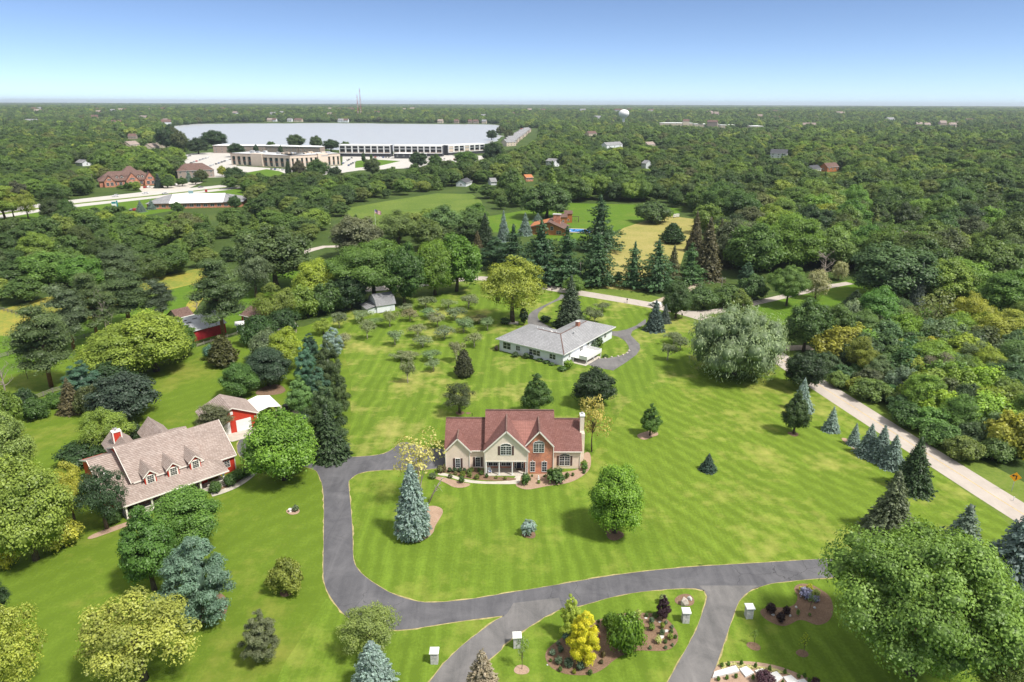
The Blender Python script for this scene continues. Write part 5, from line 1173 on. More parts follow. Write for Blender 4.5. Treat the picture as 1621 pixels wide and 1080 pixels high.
# ---------------------------------------------------------------- the red farmhouse
def red_farmhouse():
    Hs = thing('farmhouse', 'red farmhouse with taupe roof, three dormers and long front porch', 'house', (-66.0, 100.98, 0), R(43.09))
    W = MB(); W.box(2.4, 14.6, 3.0, 20, -.3, 5.25); W.box(14.6, 20.4, 4.2, 18, -.3, 3.6); W.box(-1.9, 2.4, 5.0, 20, -.3, 4.3)
    for xa, xb, y0, y1, ym, ze, zr in ((2.4, 2.65, 3.0, 20, 11.5, 5.2, 8.65), (14.3, 14.55, 3, 20, 11.5, 5.2, 8.65), (20.15, 20.4, 4.2, 18, 11.1, 3.55, 8.2), (-1.9, -1.65, 5.0, 20, 12.5, 4.3, 6.9)):
        W.add([(xa, y0, ze), (xa, y1, ze), (xa, ym, zr), (xb, y0, ze), (xb, y1, ze), (xb, ym, zr)], [(0, 1, 2), (5, 4, 3), (0, 3, 4, 1), (1, 4, 5, 2), (2, 5, 3, 0)])
    part('wall', W, 'red', Hs)
    pb = MB(); pb.box(2.5, 13.2, 2.9, 3.0, .3, 3.0); part('porch_wall', pb, 'brick_dark', Hs)
    Rf = MB(); gable_roof(Rf, 2.4, 14.4, 11.5, 8.5, 5.25, 8.85, .25, ends=.3); gable_roof(Rf, 14.5, 20.4, 11.1, 6.9, 3.65, 8.4, .35, ends=.35)
    Rf.slab([(-2.25, 3.9, 4.15), (2.3, 3.9, 4.15), (2.3, 12.7, 7.15), (-2.25, 12.7, 7.15)], .18); Rf.slab([(2.3, 20.4, 4.1), (-2.25, 20.4, 4.1), (-2.25, 12.7, 7.15), (2.3, 12.7, 7.15)], .18)
    part('roof', Rf, 'roof_taupe', Hs)
    Pr = MB(); Pr.slab([(-.45, -.45, 3.0), (17.6, -.45, 3.0), (15.2, 3.1, 4.85), (2.0, 3.1, 4.85)], .16); Pr.slab([(17.6, -.45, 3.0), (17.9, 4.1, 3.35), (15.2, 3.1, 4.85)], .14); Pr.slab([(-2.25, 3.95, 4.1), (-.45, -.45, 3.0), (2.0, 3.1, 4.85), (2.3, 3.95, 4.2)], .14)
    part('porch_roof', Pr, 'roof_taupe', Hs)
    Tr = Pieces('trim_board', 'trim', Hs); Tr.box(-.45, 17.6, -.56, -.42, 2.82, 3.02)
    for xa, y0, ym, y1, z0, zr in ((2.04, 2.75, 11.5, 20.25, 5.13, 8.85), (20.8, 3.85, 11.1, 18.35, 3.4, 8.4), (-2.3, 3.9, 12.7, 20.4, 4.15, 7.15)):
        Tr.bar((xa, y0, z0 - .12), (xa, ym, zr - .12), .08, .26); Tr.bar((xa, y1, z0 - .12), (xa, ym, zr - .12), .08, .26)
    Tr.box(2.4, 14.5, 2.66, 2.76, 4.92, 5.12); Tr.box(14.9, 20.8, 3.72, 3.84, 3.22, 3.42); Tr.box(20.35, 20.5, 4.1, 4.3, -.2, 3.5)
    fl = MB(); fl.box(-.2, 17.0, -.2, 2.9, -.3, .3); part('porch_floor', fl, 'concrete', Hs)
    for x in (0, 4.1, 8.3, 12.4, 16.6):
        c = MB(); c.box(x - .13, x + .13, -.1, .16, .3, 2.8); c.bar((x, .03, 2.2), (x + .6, .03, 2.8), .1, .1); c.bar((x, .03, 2.2), (x - .6, .03, 2.8), .1, .1); part('porch_post', c, 'trim', Hs)
    def rail(x0, y0, x1, y1):
        b = MB(); b.bar((x0, y0, 1.25), (x1, y1, 1.25), .1, .08); b.bar((x0, y0, .45), (x1, y1, .45), .07, .06); n = max(2, int(math.hypot(x1 - x0, y1 - y0) / .18))
        for i in range(n + 1): k = i / n; b.box(x0 + (x1 - x0) * k - .025, x0 + (x1 - x0) * k + .025, y0 + (y1 - y0) * k - .025, y0 + (y1 - y0) * k + .025, .45, 1.25)
        part('porch_railing', b, 'trim', Hs)
    for a in ((0.1, .03, 4.0, .03), (4.2, .03, 8.2, .03), (13.6, .03, 16.5, .03), (16.6, .1, 16.6, 2.9), (0, .1, 0, 2.9)): rail(*a)
    for x in (4.2, 6.4, 10.2, 12.3): window(Hs, x, 2.9, 1.0, 0, .95, 1.6, 2, 2, 1, frame='trim')
    door(Hs, 8.3, 2.9, .3, 0, mat='white')
    window(Hs, 18.9, 4.2, 1.3, 0, 1.0, 1.3, 2, 2, 1, frame='trim')
    window(Hs, -1.9, 9.0, 1.2, R(-90), 1.1, 1.4, 2, 2, 1, frame='trim')
    gd = Pieces('garage_door', 'white', Hs); gd.box(20.4, 20.46, 6.0, 9.0, 0, 2.4); gd.box(20.4, 20.46, 10.5, 13.5, 0, 2.4)
    for x in (5.0, 8.85, 12.7):
        d = MB(); d.box(x - .95, x + .95, 2.1, 6.5, 4.3, 6.1); d.prism([(x - .95, 6.1), (x + .95, 6.1), (x, 6.95)], 2.1, 6.5); o = part('dormer', d, 'red', Hs)
        f = MB(); f.box(x - .78, x + .78, 2.02, 2.1, 4.35, 6.02); part('dormer_face', f, 'trim', o)
        rr = MB(); gable_front(rr, x, .95, 1.75, 7.2, 6.15, 7.05, .28, .12); part('dormer_roof', rr, 'roof_taupe', o)
        rt = Pieces('dormer_trim', 'trim', o)
        for s_ in (-1, 1): rt.bar((x + s_ * 1.25, 1.72, 5.78), (x, 1.72, 6.95), .06, .18)
        window(Hs, x, 2.02, 4.5, 0, 1.05, 1.35, 3, 2, 1, frame='trim')
    ch = MB(); ch.box(3.2, 4.6, 16.2, 17.3, 0, 9.4); o = part('chimney', ch, 'red', Hs)
    cc = Pieces('chimney_trim', 'trim', o)
    for x in (3.2, 4.6):
        for y in (16.2, 17.3): cc.box(x - .1, x + .1, y - .1, y + .1, 7, 9.42)
    cc.box(3.1, 4.7, 16.1, 17.4, 9.42, 9.58)
    cf = MB(); cf.lathe([(.18, 0), (.18, .35), (.28, .38), (.26, .5), (.05, .56)], 10, (3.9, 16.75, 9.58)); part('flue', cf, 'steel', o)
    rg = MB(); gable_front(rg, 4.3, 2.2, 12, 21, 6.2, 8.5, .3); gable_front(rg, 10.8, 2.2, 12, 21.5, 6.2, 8.6, .3); part('rear_gable', rg, 'roof_taupe', Hs)
    sl = MB(); sl.slab([(-.9, 7.6, 5.5), (-.3, 7.6, 5.5), (-.3, 8.6, 5.84), (-.9, 8.6, 5.84)], .08); part('skylight', sl, 'white', Hs)
red_farmhouse()

# ---------------------------------------------------------------- red garage and carport
def red_garage():
    ang = math.atan2(136.9 - 131.6, -56.6 + 63.5)  # front wall bearing
    o0 = Vector((-64.4, 131.0, 0)); u = Vector((math.cos(ang), math.sin(ang), 0)); L = 10.2; D = 8.6
    Hs = thing('red_garage', 'detached red garage with two white doors and taupe roof', 'garage', o0, ang)
    W = MB(); W.prism([(0, -.2), (L, -.2), (L, 3.5), (L / 2, 5.9), (0, 3.5)], 0, D); part('wall', W, 'red', Hs)
    Rf = MB(); gable_front(Rf, L / 2, L / 2, -.35, D + .35, 3.55, 6.05, .5, .16); part('roof', Rf, 'roof_taupe', Hs)
    Tr = Pieces('trim_board', 'trim', Hs); s = 2.5 / (L / 2)
    for sg in (-1, 1): Tr.bar((L / 2 + sg * (L / 2 + .5), -.38, 3.55 - s * .5 - .1), (L / 2, -.38, 5.95), .06, .22)
    for x in (0.0, L): Tr.box(x - .1, x + .1, -.03, .12, -.1, 3.4)
    Tr.box(-.06, .0, D - .12, D + .03, -.1, 3.4)
    for x in (2.75, 7.2):
        d = MB(); 
        for i in range(4): d.box(x - 1.6, x + 1.6, -.05, .0, .02 + i * .68, .68 + i * .68)
        part('garage_door', d, 'white', Hs)
    v = MB(); v.box(L / 2 - .5, L / 2 + .1, -.05, 0, 4.3, 5.0); part('loft_vent', v, 'white', Hs)
    for x in (5.0, 9.6):
        lm = MB(); lm.box(x - .12, x + .12, -.2, 0, 2.6 if x > 9 else 3.7, 2.85 if x > 9 else 3.95); part('wall_lamp', lm, 'steel', Hs)
    window(Hs, 0, 5.5, 1.3, R(-90), 1.9, 1.1, 2, 1, 2)
    # carport beside it
    Cp = thing('carport', 'white metal carport attached behind the red garage', 'carport', o0 + u * (L + .5) + Vector((-math.sin(ang), math.cos(ang), 0)) * 1.6, ang)
    W_ = 5.2; Dp = 7.6
    r_ = MB(); r_.slab([(-.2, -.2, 2.75), (W_ / 2, -.2, 3.4), (W_ / 2, Dp, 3.4), (-.2, Dp, 2.75)], .06); r_.slab([(W_ / 2, -.2, 3.4), (W_ + .2, -.2, 2.75), (W_ + .2, Dp, 2.75), (W_ / 2, Dp, 3.4)], .06); part('roof', r_, 'white', Cp)
    for x in (0.05, W_ - .05):
        for y in (0.05, Dp * .5, Dp - .1): p_ = MB(); p_.box(x - .05, x + .05, y - .05, y + .05, -.1, 2.7); part('post', p_, 'black', Cp)
    sd = MB(); sd.box(W_ - .02, W_ + .02, .3, Dp - .3, .9, 2.6); part('side_panel', sd, 'taupe', Cp)
red_garage()

# ---------------------------------------------------------------- the white ranch house
def ranch():
    A0 = Vector((-3.66, 187.4, 0)); C0 = Vector((13.95, 175.0, 0)); u = (C0 - A0); L = u.length; ang = math.atan2(u.y, u.x)
    Hs = thing('ranch_house', 'long white ranch house with a grey hipped roof and raised deck', 'house', A0, ang)
    # local x along the front, y away from the road side; right wing runs back from the corner
    D = 16.0; DW = 29.0; wx = L - 11.5
    W = MB(); W.box(0, L, 0, D, .3, 3.7); W.box(wx, L, D, DW, -.3, 3.7); part('wall', W, 'white_board', Hs)
    Fd = MB(); Fd.box(L * .45, L, .02, D, -1.5, .3); Fd.box(0, L * .45, .02, D, -.4, .3); part('foundation', Fd, 'white_board', Hs)
    Rf = MB(); z0, zr = 3.7, 6.0; ov = .8
    # main hip along x, then the wing's ridge along y
    e = [(-ov, -ov, z0), (L + ov, -ov, z0), (L + ov, DW + ov, z0), (wx - ov, DW + ov, z0), (wx - ov, D + ov, z0), (-ov, D + ov, z0)]
    ym = D / 2; xm = (wx + L) / 2; r1 = (ym, ym, zr); r2 = (xm, ym, zr); r3 = (xm, DW - 5.5, zr); r4 = (xm, ym + 2, zr)
    n0 = len(Rf.v); Rf.add([*e, r1, r2, r3], [(0, 1, 7, 6), (0, 6, 5), (1, 2, 8, 7), (2, 3, 8), (3, 4, 7, 8), (4, 5, 6, 7)])
    Rf.add([(x, y, z - .16) for x, y, z in e] + e, [(5, 4, 3, 2, 1, 0)] + [(i, (i + 1) % 6, (i + 1) % 6 + 6, i + 6) for i in range(6)])
    part('roof', Rf, 'roof_pale', Hs)
    fa = Pieces('fascia_board', 'white', Hs)
    for i in range(6):
        a, b_ = e[i], e[(i + 1) % 6]; fa.bar((a[0], a[1], z0 - .14), (b_[0], b_[1], z0 - .14), .1, .22)
    rc = Pieces('ridge_cap', 'roof_brown', Hs); rc.bar((r1[0], r1[1], zr + .02), (r2[0], r2[1], zr + .02), .3, .06); rc.bar((e[1][0], e[1][1], z0 + .03), (r2[0], r2[1], zr + .03), .26, .06); rc.bar((r2[0], r2[1], zr + .02), (r3[0], r3[1], zr + .02), .3, .06)
    window(Hs, 2.7, 0, 1.0, 0, 2.6, 1.9, 1, 1, 2); window(Hs, 6.6, 0, 1.4, 0, 1.3, 1.3, 1, 1, 2); window(Hs, 12.3, 0, 1.2, 0, 3.6, 1.5, 1, 1, 3); window(Hs, 18.2, 0, 1.3, 0, 1.9, 1.4, 1, 1, 2)
    window(Hs, L - 1.6, .02, -1.0, 0, 1.2, .6, 1, 1, 2, frame='black'); door(Hs, 8.7, 0, .5, 0, mat='white_board')
    for y, w in ((3.5, .7), (10.0, 1.6), (14.0, 1.0), (19.0, 1.4), (24.5, 1.2)): window(Hs, L, y, 1.5, R(90), w, 1.3, 1, 1, 2)
    dk = MB(); dk.box(L, L + 5.0, 4.5, 13.0, 1.25, 1.42); part('deck_floor', dk, 'white', Hs)
    rl = Pieces('deck_railing', 'white', Hs); rl.box(L + 4.92, L + 5.02, 4.5, 13.0, 1.42, 2.35); rl.box(L, L + 4.92, 12.9, 13.0, 1.42, 2.35); rl.box(L + 2.5, L + 4.92, 4.5, 4.6, 1.42, 2.35)
    for x, y in ((L + 4.85, 4.65), (L + 4.85, 8.7), (L + 4.85, 12.8), (L + .6, 4.65)): p_ = MB(); p_.box(x - .1, x + .1, y - .1, y + .1, -1.0, 1.25); part('deck_post', p_, 'white', Hs)
    pt = MB(); pt.box(L + .02, L + 5.2, 3.6, 12.5, -.4, .07); part('patio', pt, 'concrete', Hs)
    window(Hs, L, 7.0, -.1, R(90), 1.8, 1.2, 1, 1, 2)
    ch = MB(); ch.box(xm - .5, xm + .5, 17.2, 18.4, 5.4, 7.2); o = part('chimney', ch, 'brick', Hs)
    cp = MB(); cp.box(xm - .6, xm + .6, 17.1, 18.5, 7.2, 7.32); part('chimney_cap', cp, 'stone', o)
    vt = Pieces('roof_vent', 'steel', Hs)
    for x, y in ((7.0, 9.2), (9.0, 9.2), (11.5, 9.0), (13.5, 9.2), (xm + .4, 22.5), (xm + 2, 12)): vt.lathe([(.18, -.3), (.18, .25), (.24, .27), (.1, .42)], 8, (x, y, 5.7))
    sk = MB(); sk.lathe([(.34, -.3), (.34, .05), (.25, .18), (.08, .26)], 10, (12.2, 8.9, 5.75)); part('roof_dome', sk, 'white', Hs)
ranch()

# ---------------------------------------------------------------- barns and sheds on the left
def bearing(p, q):
    a, b = g(*p), g(*q); return a, math.atan2(b[1] - a[1], b[0] - a[0]), math.hypot(b[0] - a[0], b[1] - a[1])
def red_barn():
    a, ang, L = bearing((313, 543), (358.5, 530)); ext = 12.0
    Hs = thing('barn', 'long weathered red barn with a patched grey metal roof', 'barn', (a[0] - ext * math.cos(ang), a[1] - ext * math.sin(ang), 0), ang)
    L += ext; W = MB(); W.box(0, L, 0, 11, -.3, 3.3)
    for x in (0, L - .3): W.add([(x, 0, 3.25), (x, 11, 3.25), (x, 5.5, 6.1), (x + .3, 0, 3.25), (x + .3, 11, 3.25), (x + .3, 5.5, 6.1)], [(0, 1, 2), (5, 4, 3), (0, 3, 4, 1), (1, 4, 5, 2), (2, 5, 3, 0)])
    part('wall', W, 'red_barn', Hs)
    Rf = MB(); gable_roof(Rf, 0, L, 5.5, 5.5, 3.4, 6.3, .4, .12, .4); part('roof', Rf, 'roof_metal', Hs)
    pt = Pieces('roof_patch', 'black', Hs); s = 2.9 / 5.5
    for x, y, w in ((9, 1.2, 2.2), (11, 3.0, 1.6), (6, 2.6, 1.8), (13.5, 4.0, 1.6), (10.5, 4.1, 1.3)): pt.slab([(x, y, 3.45 + s * y), (x + w, y, 3.45 + s * y), (x + w, y + .3, 3.45 + s * (y + .3)), (x, y + .3, 3.45 + s * (y + .3))], .03)
    dr = MB(); dr.box(L - 3.6, L - .6, -.05, 0, 0, 2.8); part('barn_door', dr, 'red_barn', Hs)
red_barn()
def simple_house(name, label, cat, p0, p1, depth_, eave, rise, roof, wall, hip=False, win=3, storeys=1, z0=0.0, chim=None, group=None, Lmin=0, dormer=0, zb=None, porch=False, winmat='glass'):
    """modest building: its front foot runs between two sighted points"""
    a, ang, L = bearing(p0, p1)
    if zb is not None:
        (a0, a1), (b0, b1) = g(*p0, zb), g(*p1, zb); a = (a0, a1); ang = math.atan2(b1 - a1, b0 - a0); L = math.hypot(b0 - a0, b1 - a1)
    Hs = thing(name, label, cat, (a[0], a[1], zb or 0), ang, group)
    W = MB(); W.box(0, L, 0, depth_, -1.0, eave)
    if not hip:
        for x in (0, L - .3): W.add([(x, 0, eave - .03), (x, depth_, eave - .03), (x, depth_ / 2, eave + rise - .1), (x + .3, 0, eave - .03), (x + .3, depth_, eave - .03), (x + .3, depth_ / 2, eave + rise - .1)], [(0, 1, 2), (5, 4, 3), (0, 3, 4, 1), (1, 4, 5, 2), (2, 5, 3, 0)])
    part('wall', W, wall, Hs)
    Rf = MB()
    if hip: hip_roof(Rf, 0, L, 0, depth_, eave + .02, eave + rise, .5, inset=min(L / 2 - .2, depth_ / 2))
    else: gable_roof(Rf, 0, L, depth_ / 2, depth_ / 2, eave + .05, eave + rise + .1, .45, .15, .4)
    part('roof', Rf, roof, Hs)
    tr = MB(); tr.box(-.4, L + .4, -.55, -.42, eave - .3, eave - .1); part('eaves_trim', tr, 'white', Hs)
    sh = eave / storeys
    for k in range(storeys):
        for i in range(win): window(Hs, L * (i + .5) / win, 0, k * sh + sh * .33, 0, min(1.6, L / win * .5), sh * .42, 1, 1, 2, glass=winmat)
    window(Hs, 0, depth_ / 2, sh * .33, R(-90), 1.2, sh * .42, 1, 1, 2); window(Hs, L, depth_ / 2, sh * .33, R(90), 1.2, sh * .42, 1, 1, 2)
    if chim: c = MB(); c.box(L * chim - .5, L * chim + .5, depth_ / 2 + .4, depth_ / 2 + 1.4, eave, eave + rise + 1.2); part('chimney', c, 'brick', Hs)
    return Hs, L
h_, L_ = simple_house('shed', 'small brown roofed shed behind the left end of the barn', 'shed', (283, 518), (306, 512), 6, 2.4, 1.9, 'roof_brown', 'taupe', win=1)
h_, L_ = simple_house('small_house', 'low brown roofed red house behind the scots pine', 'house', (383, 513), (408, 519), 8, 2.6, 2.0, 'roof_brown', 'red_barn', win=2)
vp = MB(); vp.lathe([(.12, 0), (.12, 1.3), (.2, 1.35), (.1, 1.5)], 8, (L_ - 1, 3, 3.9)); part('vent_pipe', vp, 'steel', h_)
h_, L_ = simple_house('white_shed', 'little white flat shed below the brown roofed red house', 'shed', (375, 529), (386, 528), 3.2, 2.5, .4, 'roof_white', 'grey_board', win=1)
h_, L_ = simple_house('shed', 'low brown roofed shed hidden in the trees by the lime yellow maple', 'shed', (441, 535), (470, 529), 6, 2.3, 1.3, 'roof_taupe', 'taupe', win=1)
def gambrel():
    a, ang, L = bearing((597, 497.5), (625, 493))
    Hs = thing('gambrel_shed', 'white gambrel roofed shed at the corner of the orchard', 'shed', (*a, 0), ang); D = 7.5
    W = MB(); W.box(0, L, 0, D, -.3, 2.7)
    pts = [(0, 2.65), (1.0, 4.5), (D / 2, 5.8), (D - 1.0, 4.5), (D, 2.65)]
    for x in (0.05, L - .25):
        b = [(x, y, z) for y, z in pts]; c = [(x + .2, y, z) for y, z in pts]; n = len(pts)
        W.add(b + c, [tuple(range(n))[::-1], tuple(range(n, 2 * n))] + [(i, (i + 1) % n, (i + 1) % n + n, i + n) for i in range(n)])
    part('wall', W, 'white_board', Hs)
    Rf = MB(); rp = [(-.35, 2.45), (.9, 4.62), (D / 2, 5.95), (D - .9, 4.62), (D + .35, 2.45)]
    for (y0, z0), (y1, z1) in zip(rp[:2], rp[1:3]): Rf.slab([(-.4, y0, z0), (L + .4, y0, z0), (L + .4, y1, z1), (-.4, y1, z1)], .12)
    for (y0, z0), (y1, z1) in zip(rp[2:4], rp[3:]): Rf.slab([(L + .4, y1, z1), (-.4, y1, z1), (-.4, y0, z0), (L + .4, y0, z0)], .12)
    part('roof', Rf, 'roof_grey', Hs)
    lt = MB(); lt.box(-3.2, 0, .4, D - .4, -.3, 1.9); part('lean_to', lt, 'grey_board', Hs)
    lr = MB(); lr.slab([(-3.7, 0, 1.85), (.0, 0, 2.75), (.0, D, 2.75), (-3.7, D, 1.85)], .12); part('lean_to_roof', lr, 'roof_grey', Hs)
    dr = MB(); dr.box(L - 1.5, L - .5, -.06, 0, 0, 2.1); part('shed_door', dr, 'grey_board', Hs)
gambrel()
# house with the pool
def pool_house():
    a, ang, L = bearing((838, 371), (893, 372.5))
    Hs = thing('wooden_house', 'orange cedar house with brown roof beside the blue pool', 'house', (*a, 0), ang); D = 15
    W = MB(); W.prism([(0, -.3), (L, -.3), (L, 3.5), (L * .5, 7.0), (0, 4.5)], 0, D); part('wall', W, 'orange_wood', Hs)
    Rf = MB(); Rf.slab([(-1.0, -1.2, 3.9), (L * .55, -1.2, 7.3), (L * .55, D, 7.3), (-1.0, D, 3.9)], .25); Rf.slab([(L * .55, -1.2, 7.3), (L + 1.2, -1.2, 3.2), (L + 1.2, D, 3.2), (L * .55, D, 7.3)], .25); part('roof', Rf, 'roof_brown', Hs)
    ch = MB(); ch.box(L * .62, L * .82, 6, 8.5, 3, 10.2); o = part('chimney', ch, 'brick', Hs)
    c2 = MB(); c2.box(L * .60, L * .84, 5.8, 8.7, 10.2, 10.6); part('chimney_cap', c2, 'stone', o)
    window(Hs, L * .62, 0, 2.8, 0, 1.6, 1.8, 1, 1, 1); window(Hs, L * .82, 0, .6, 0, 2.6, 1.8, 1, 1, 2); window(Hs, L * .3, 0, 1.2, 0, 2.0, 1.6, 1, 1, 2)
    x, y = g(912, 365)
    P = thing('swimming_pool', 'blue pool with a paved edge beside the cedar house', 'pool', (x, y, 0), ang)
    e = MB()
    for q in ((-9, 9, -6, -5), (-9, 9, 5, 6), (-9, -8, -5, 5), (8, 9, -5, 5)): e.box(q[0], q[1], q[2], q[3], -.2, .3)
    part('pool_edge', e, 'beige', P); w_ = MB(); w_.box(-8, 8, -5, 5, -.5, .18); part('pool_water', w_, 'skyblue', P)
    sl = MB(); sl.bar((-8.5, -3, 2.6), (-3, -4, .6), .9, .12); sl.box(-9.2, -8.3, -3.6, -2.4, 0, 2.6); part('pool_slide', sl, 'white', P)
    for i, (pxl, lab) in enumerate((((884, 896), 'left orange garden hut behind the cedar house'), ((892, 904), 'taller right orange garden hut behind the cedar house'))):
        aa, an, LL = bearing((pxl[0], 354 - i * 2), (pxl[1], 354 - i * 2)); q = thing('garden_hut', lab, 'hut', (*aa, 0), an)
        W = MB(); h0 = 4.0 + i * 1.4; W.box(0, LL, 0, 5, -.2, h0); part('wall', W, 'orange_wood', q)
        rr = MB(); rr.slab([(-.3, -.4, h0), (LL + .3, -.4, h0), (LL + .3, 3, h0 + 1.6), (-.3, 3, h0 + 1.6)], .15); rr.slab([(-.3, 3, h0 + 1.6), (LL + .3, 3, h0 + 1.6), (LL + .3, 5.4, h0 + .8), (-.3, 5.4, h0 + .8)], .15); part('roof', rr, 'roof_brown', q)
        window(q, LL / 2, 0, 1.2, 0, 1.0, 1.0, 1, 1, 1)
    x, y = g(909, 351); s_ = thing('play_frame', 'dark timber swing frame behind the pool', 'swing', (x, y, 0)); b = MB()
    for xx in (-2, 2):
        b.bar((xx, -1.2, 0), (xx, 0, 3.4), .25, .25); b.bar((xx, 1.2, 0), (xx, 0, 3.4), .25, .25)
    b.bar((-2.3, 0, 3.4), (2.3, 0, 3.4), .25, .25); part('frame', b, 'bark', s_); b = MB(); b.box(-.5, .5, -.2, .2, .8, .9); b.bar((-.45, 0, .9), (-.45, 0, 3.4), .05, .05); b.bar((.45, 0, .9), (.45, 0, 3.4), .05, .05); part('seat', b, 'black', s_)
pool_house()

# ---------------------------------------------------------------- buildings along the highway and the lake
def clubhouse():
    a, ang, L = bearing((157, 302), (243, 297))
    Hs = thing('brick_clubhouse', 'brick roadside building with hipped taupe roof, gables and small dormers', 'building', (*a, 0), ang); D = 22
    W = MB(); W.box(0, L, 0, D, -.5, 5); part('wall', W, 'brick', Hs)
    Rf = MB(); hip_roof(Rf, 0, L, 0, D, 5, 12.0, .8, inset=9); hip_roof(Rf, L * .38, L * .82, 4, D + 4, 8, 15.5, .3, inset=8); part('roof', Rf, 'roof_brown', Hs)
    for xc, w, zr in ((L * .18, 4.0, 9.5), (L * .60, 5.0, 11.0), (L * .93, 4.5, 11.0)):
        q = MB(); q.prism([(xc - w, -.5), (xc + w, -.5), (xc + w, 5), (xc, zr), (xc - w, 5)], -2.5, 4); o = part('gable_front', q, 'brick', Hs)
        r_ = MB(); gable_front(r_, xc, w, -2.9, 8, 5.1, zr + .3, .5, .2); part('gable_roof', r_, 'roof_brown', o)
        for d_ in (-1, 1): window(Hs, xc + d_ * w * .4, -2.5, 1.2, 0, w * .5, 2.6, 2, 2, 1)
        window(Hs, xc, -2.5, 5.6, 0, w * .7, 1.3, 2, 1, 2)
    for xc in (L * .33, L * .42, L * .73, L * .80):
        q = MB(); q.box(xc - .9, xc + .9, 2.0, 6, 6.2, 8.2); o = part('dormer', q, 'trim', Hs); r_ = MB(); gable_front(r_, xc, .9, 1.7, 7, 8.2, 9.3, .3, .12); part('dormer_roof', r_, 'roof_brown', o); window(Hs, xc, 2.0, 6.5, 0, .9, 1.3, 1, 1, 1, frame='black')
    for k in (.28, .38, .48, .76): window(Hs, L * k, 0, 1.2, 0, 2.2, 2.4, 2, 2, 1)
clubhouse()
simple_house('hip_roof_building', 'two storey taupe building with brown hipped roof near the lake car park', 'building', (280, 287), (338, 284), 18, 7.0, 6.0, 'roof_brown', 'taupe', hip=True, win=6, storeys=2)
def strip():
    a, ang, L = bearing((232, 336), (382, 331))
    Hs = thing('strip_building', 'long low building with a bright white metal roof by the highway', 'building', (*a, 0), ang); D = 26
    W = MB(); W.box(0, L, 0, D, -.5, 3.6); part('wall', W, 'brick', Hs)
    Rf = MB(); Rf.slab([(14, -1, 3.7), (L - 12, -1, 3.7), (L - 12, D / 2, 8.2), (14, D / 2, 8.2)], .2); Rf.slab([(L - 12, D + 1, 3.7), (14, D + 1, 3.7), (14, D / 2, 8.2), (L - 12, D / 2, 8.2)], .2); part('roof', Rf, 'roof_white', Hs)
    Rg = MB(); zt = 8.15
    for xa, xb, xo in ((-1, 14, 13), (L + 1, L - 12, L - 13)):
        pts = [(xa, -1, 3.68), (xb, -1, 3.68), (xb, D / 2, zt), (xb, D + 1, 3.68), (xa, D + 1, 3.68), (xo, D / 2, zt)]
        Rg.add(pts, [(0, 1, 2, 5), (5, 2, 3, 4), (0, 5, 4)] if xa < 0 else [(1, 0, 5, 2), (2, 5, 4, 3), (0, 4, 5)])
    part('hipped_end_roof', Rg, 'roof_grey', Hs)
    for i in range(12): window(Hs, 6 + i * (L - 12) / 11, 0, 1.0, 0, 2.4, 1.6, 1, 1, 2)
strip()
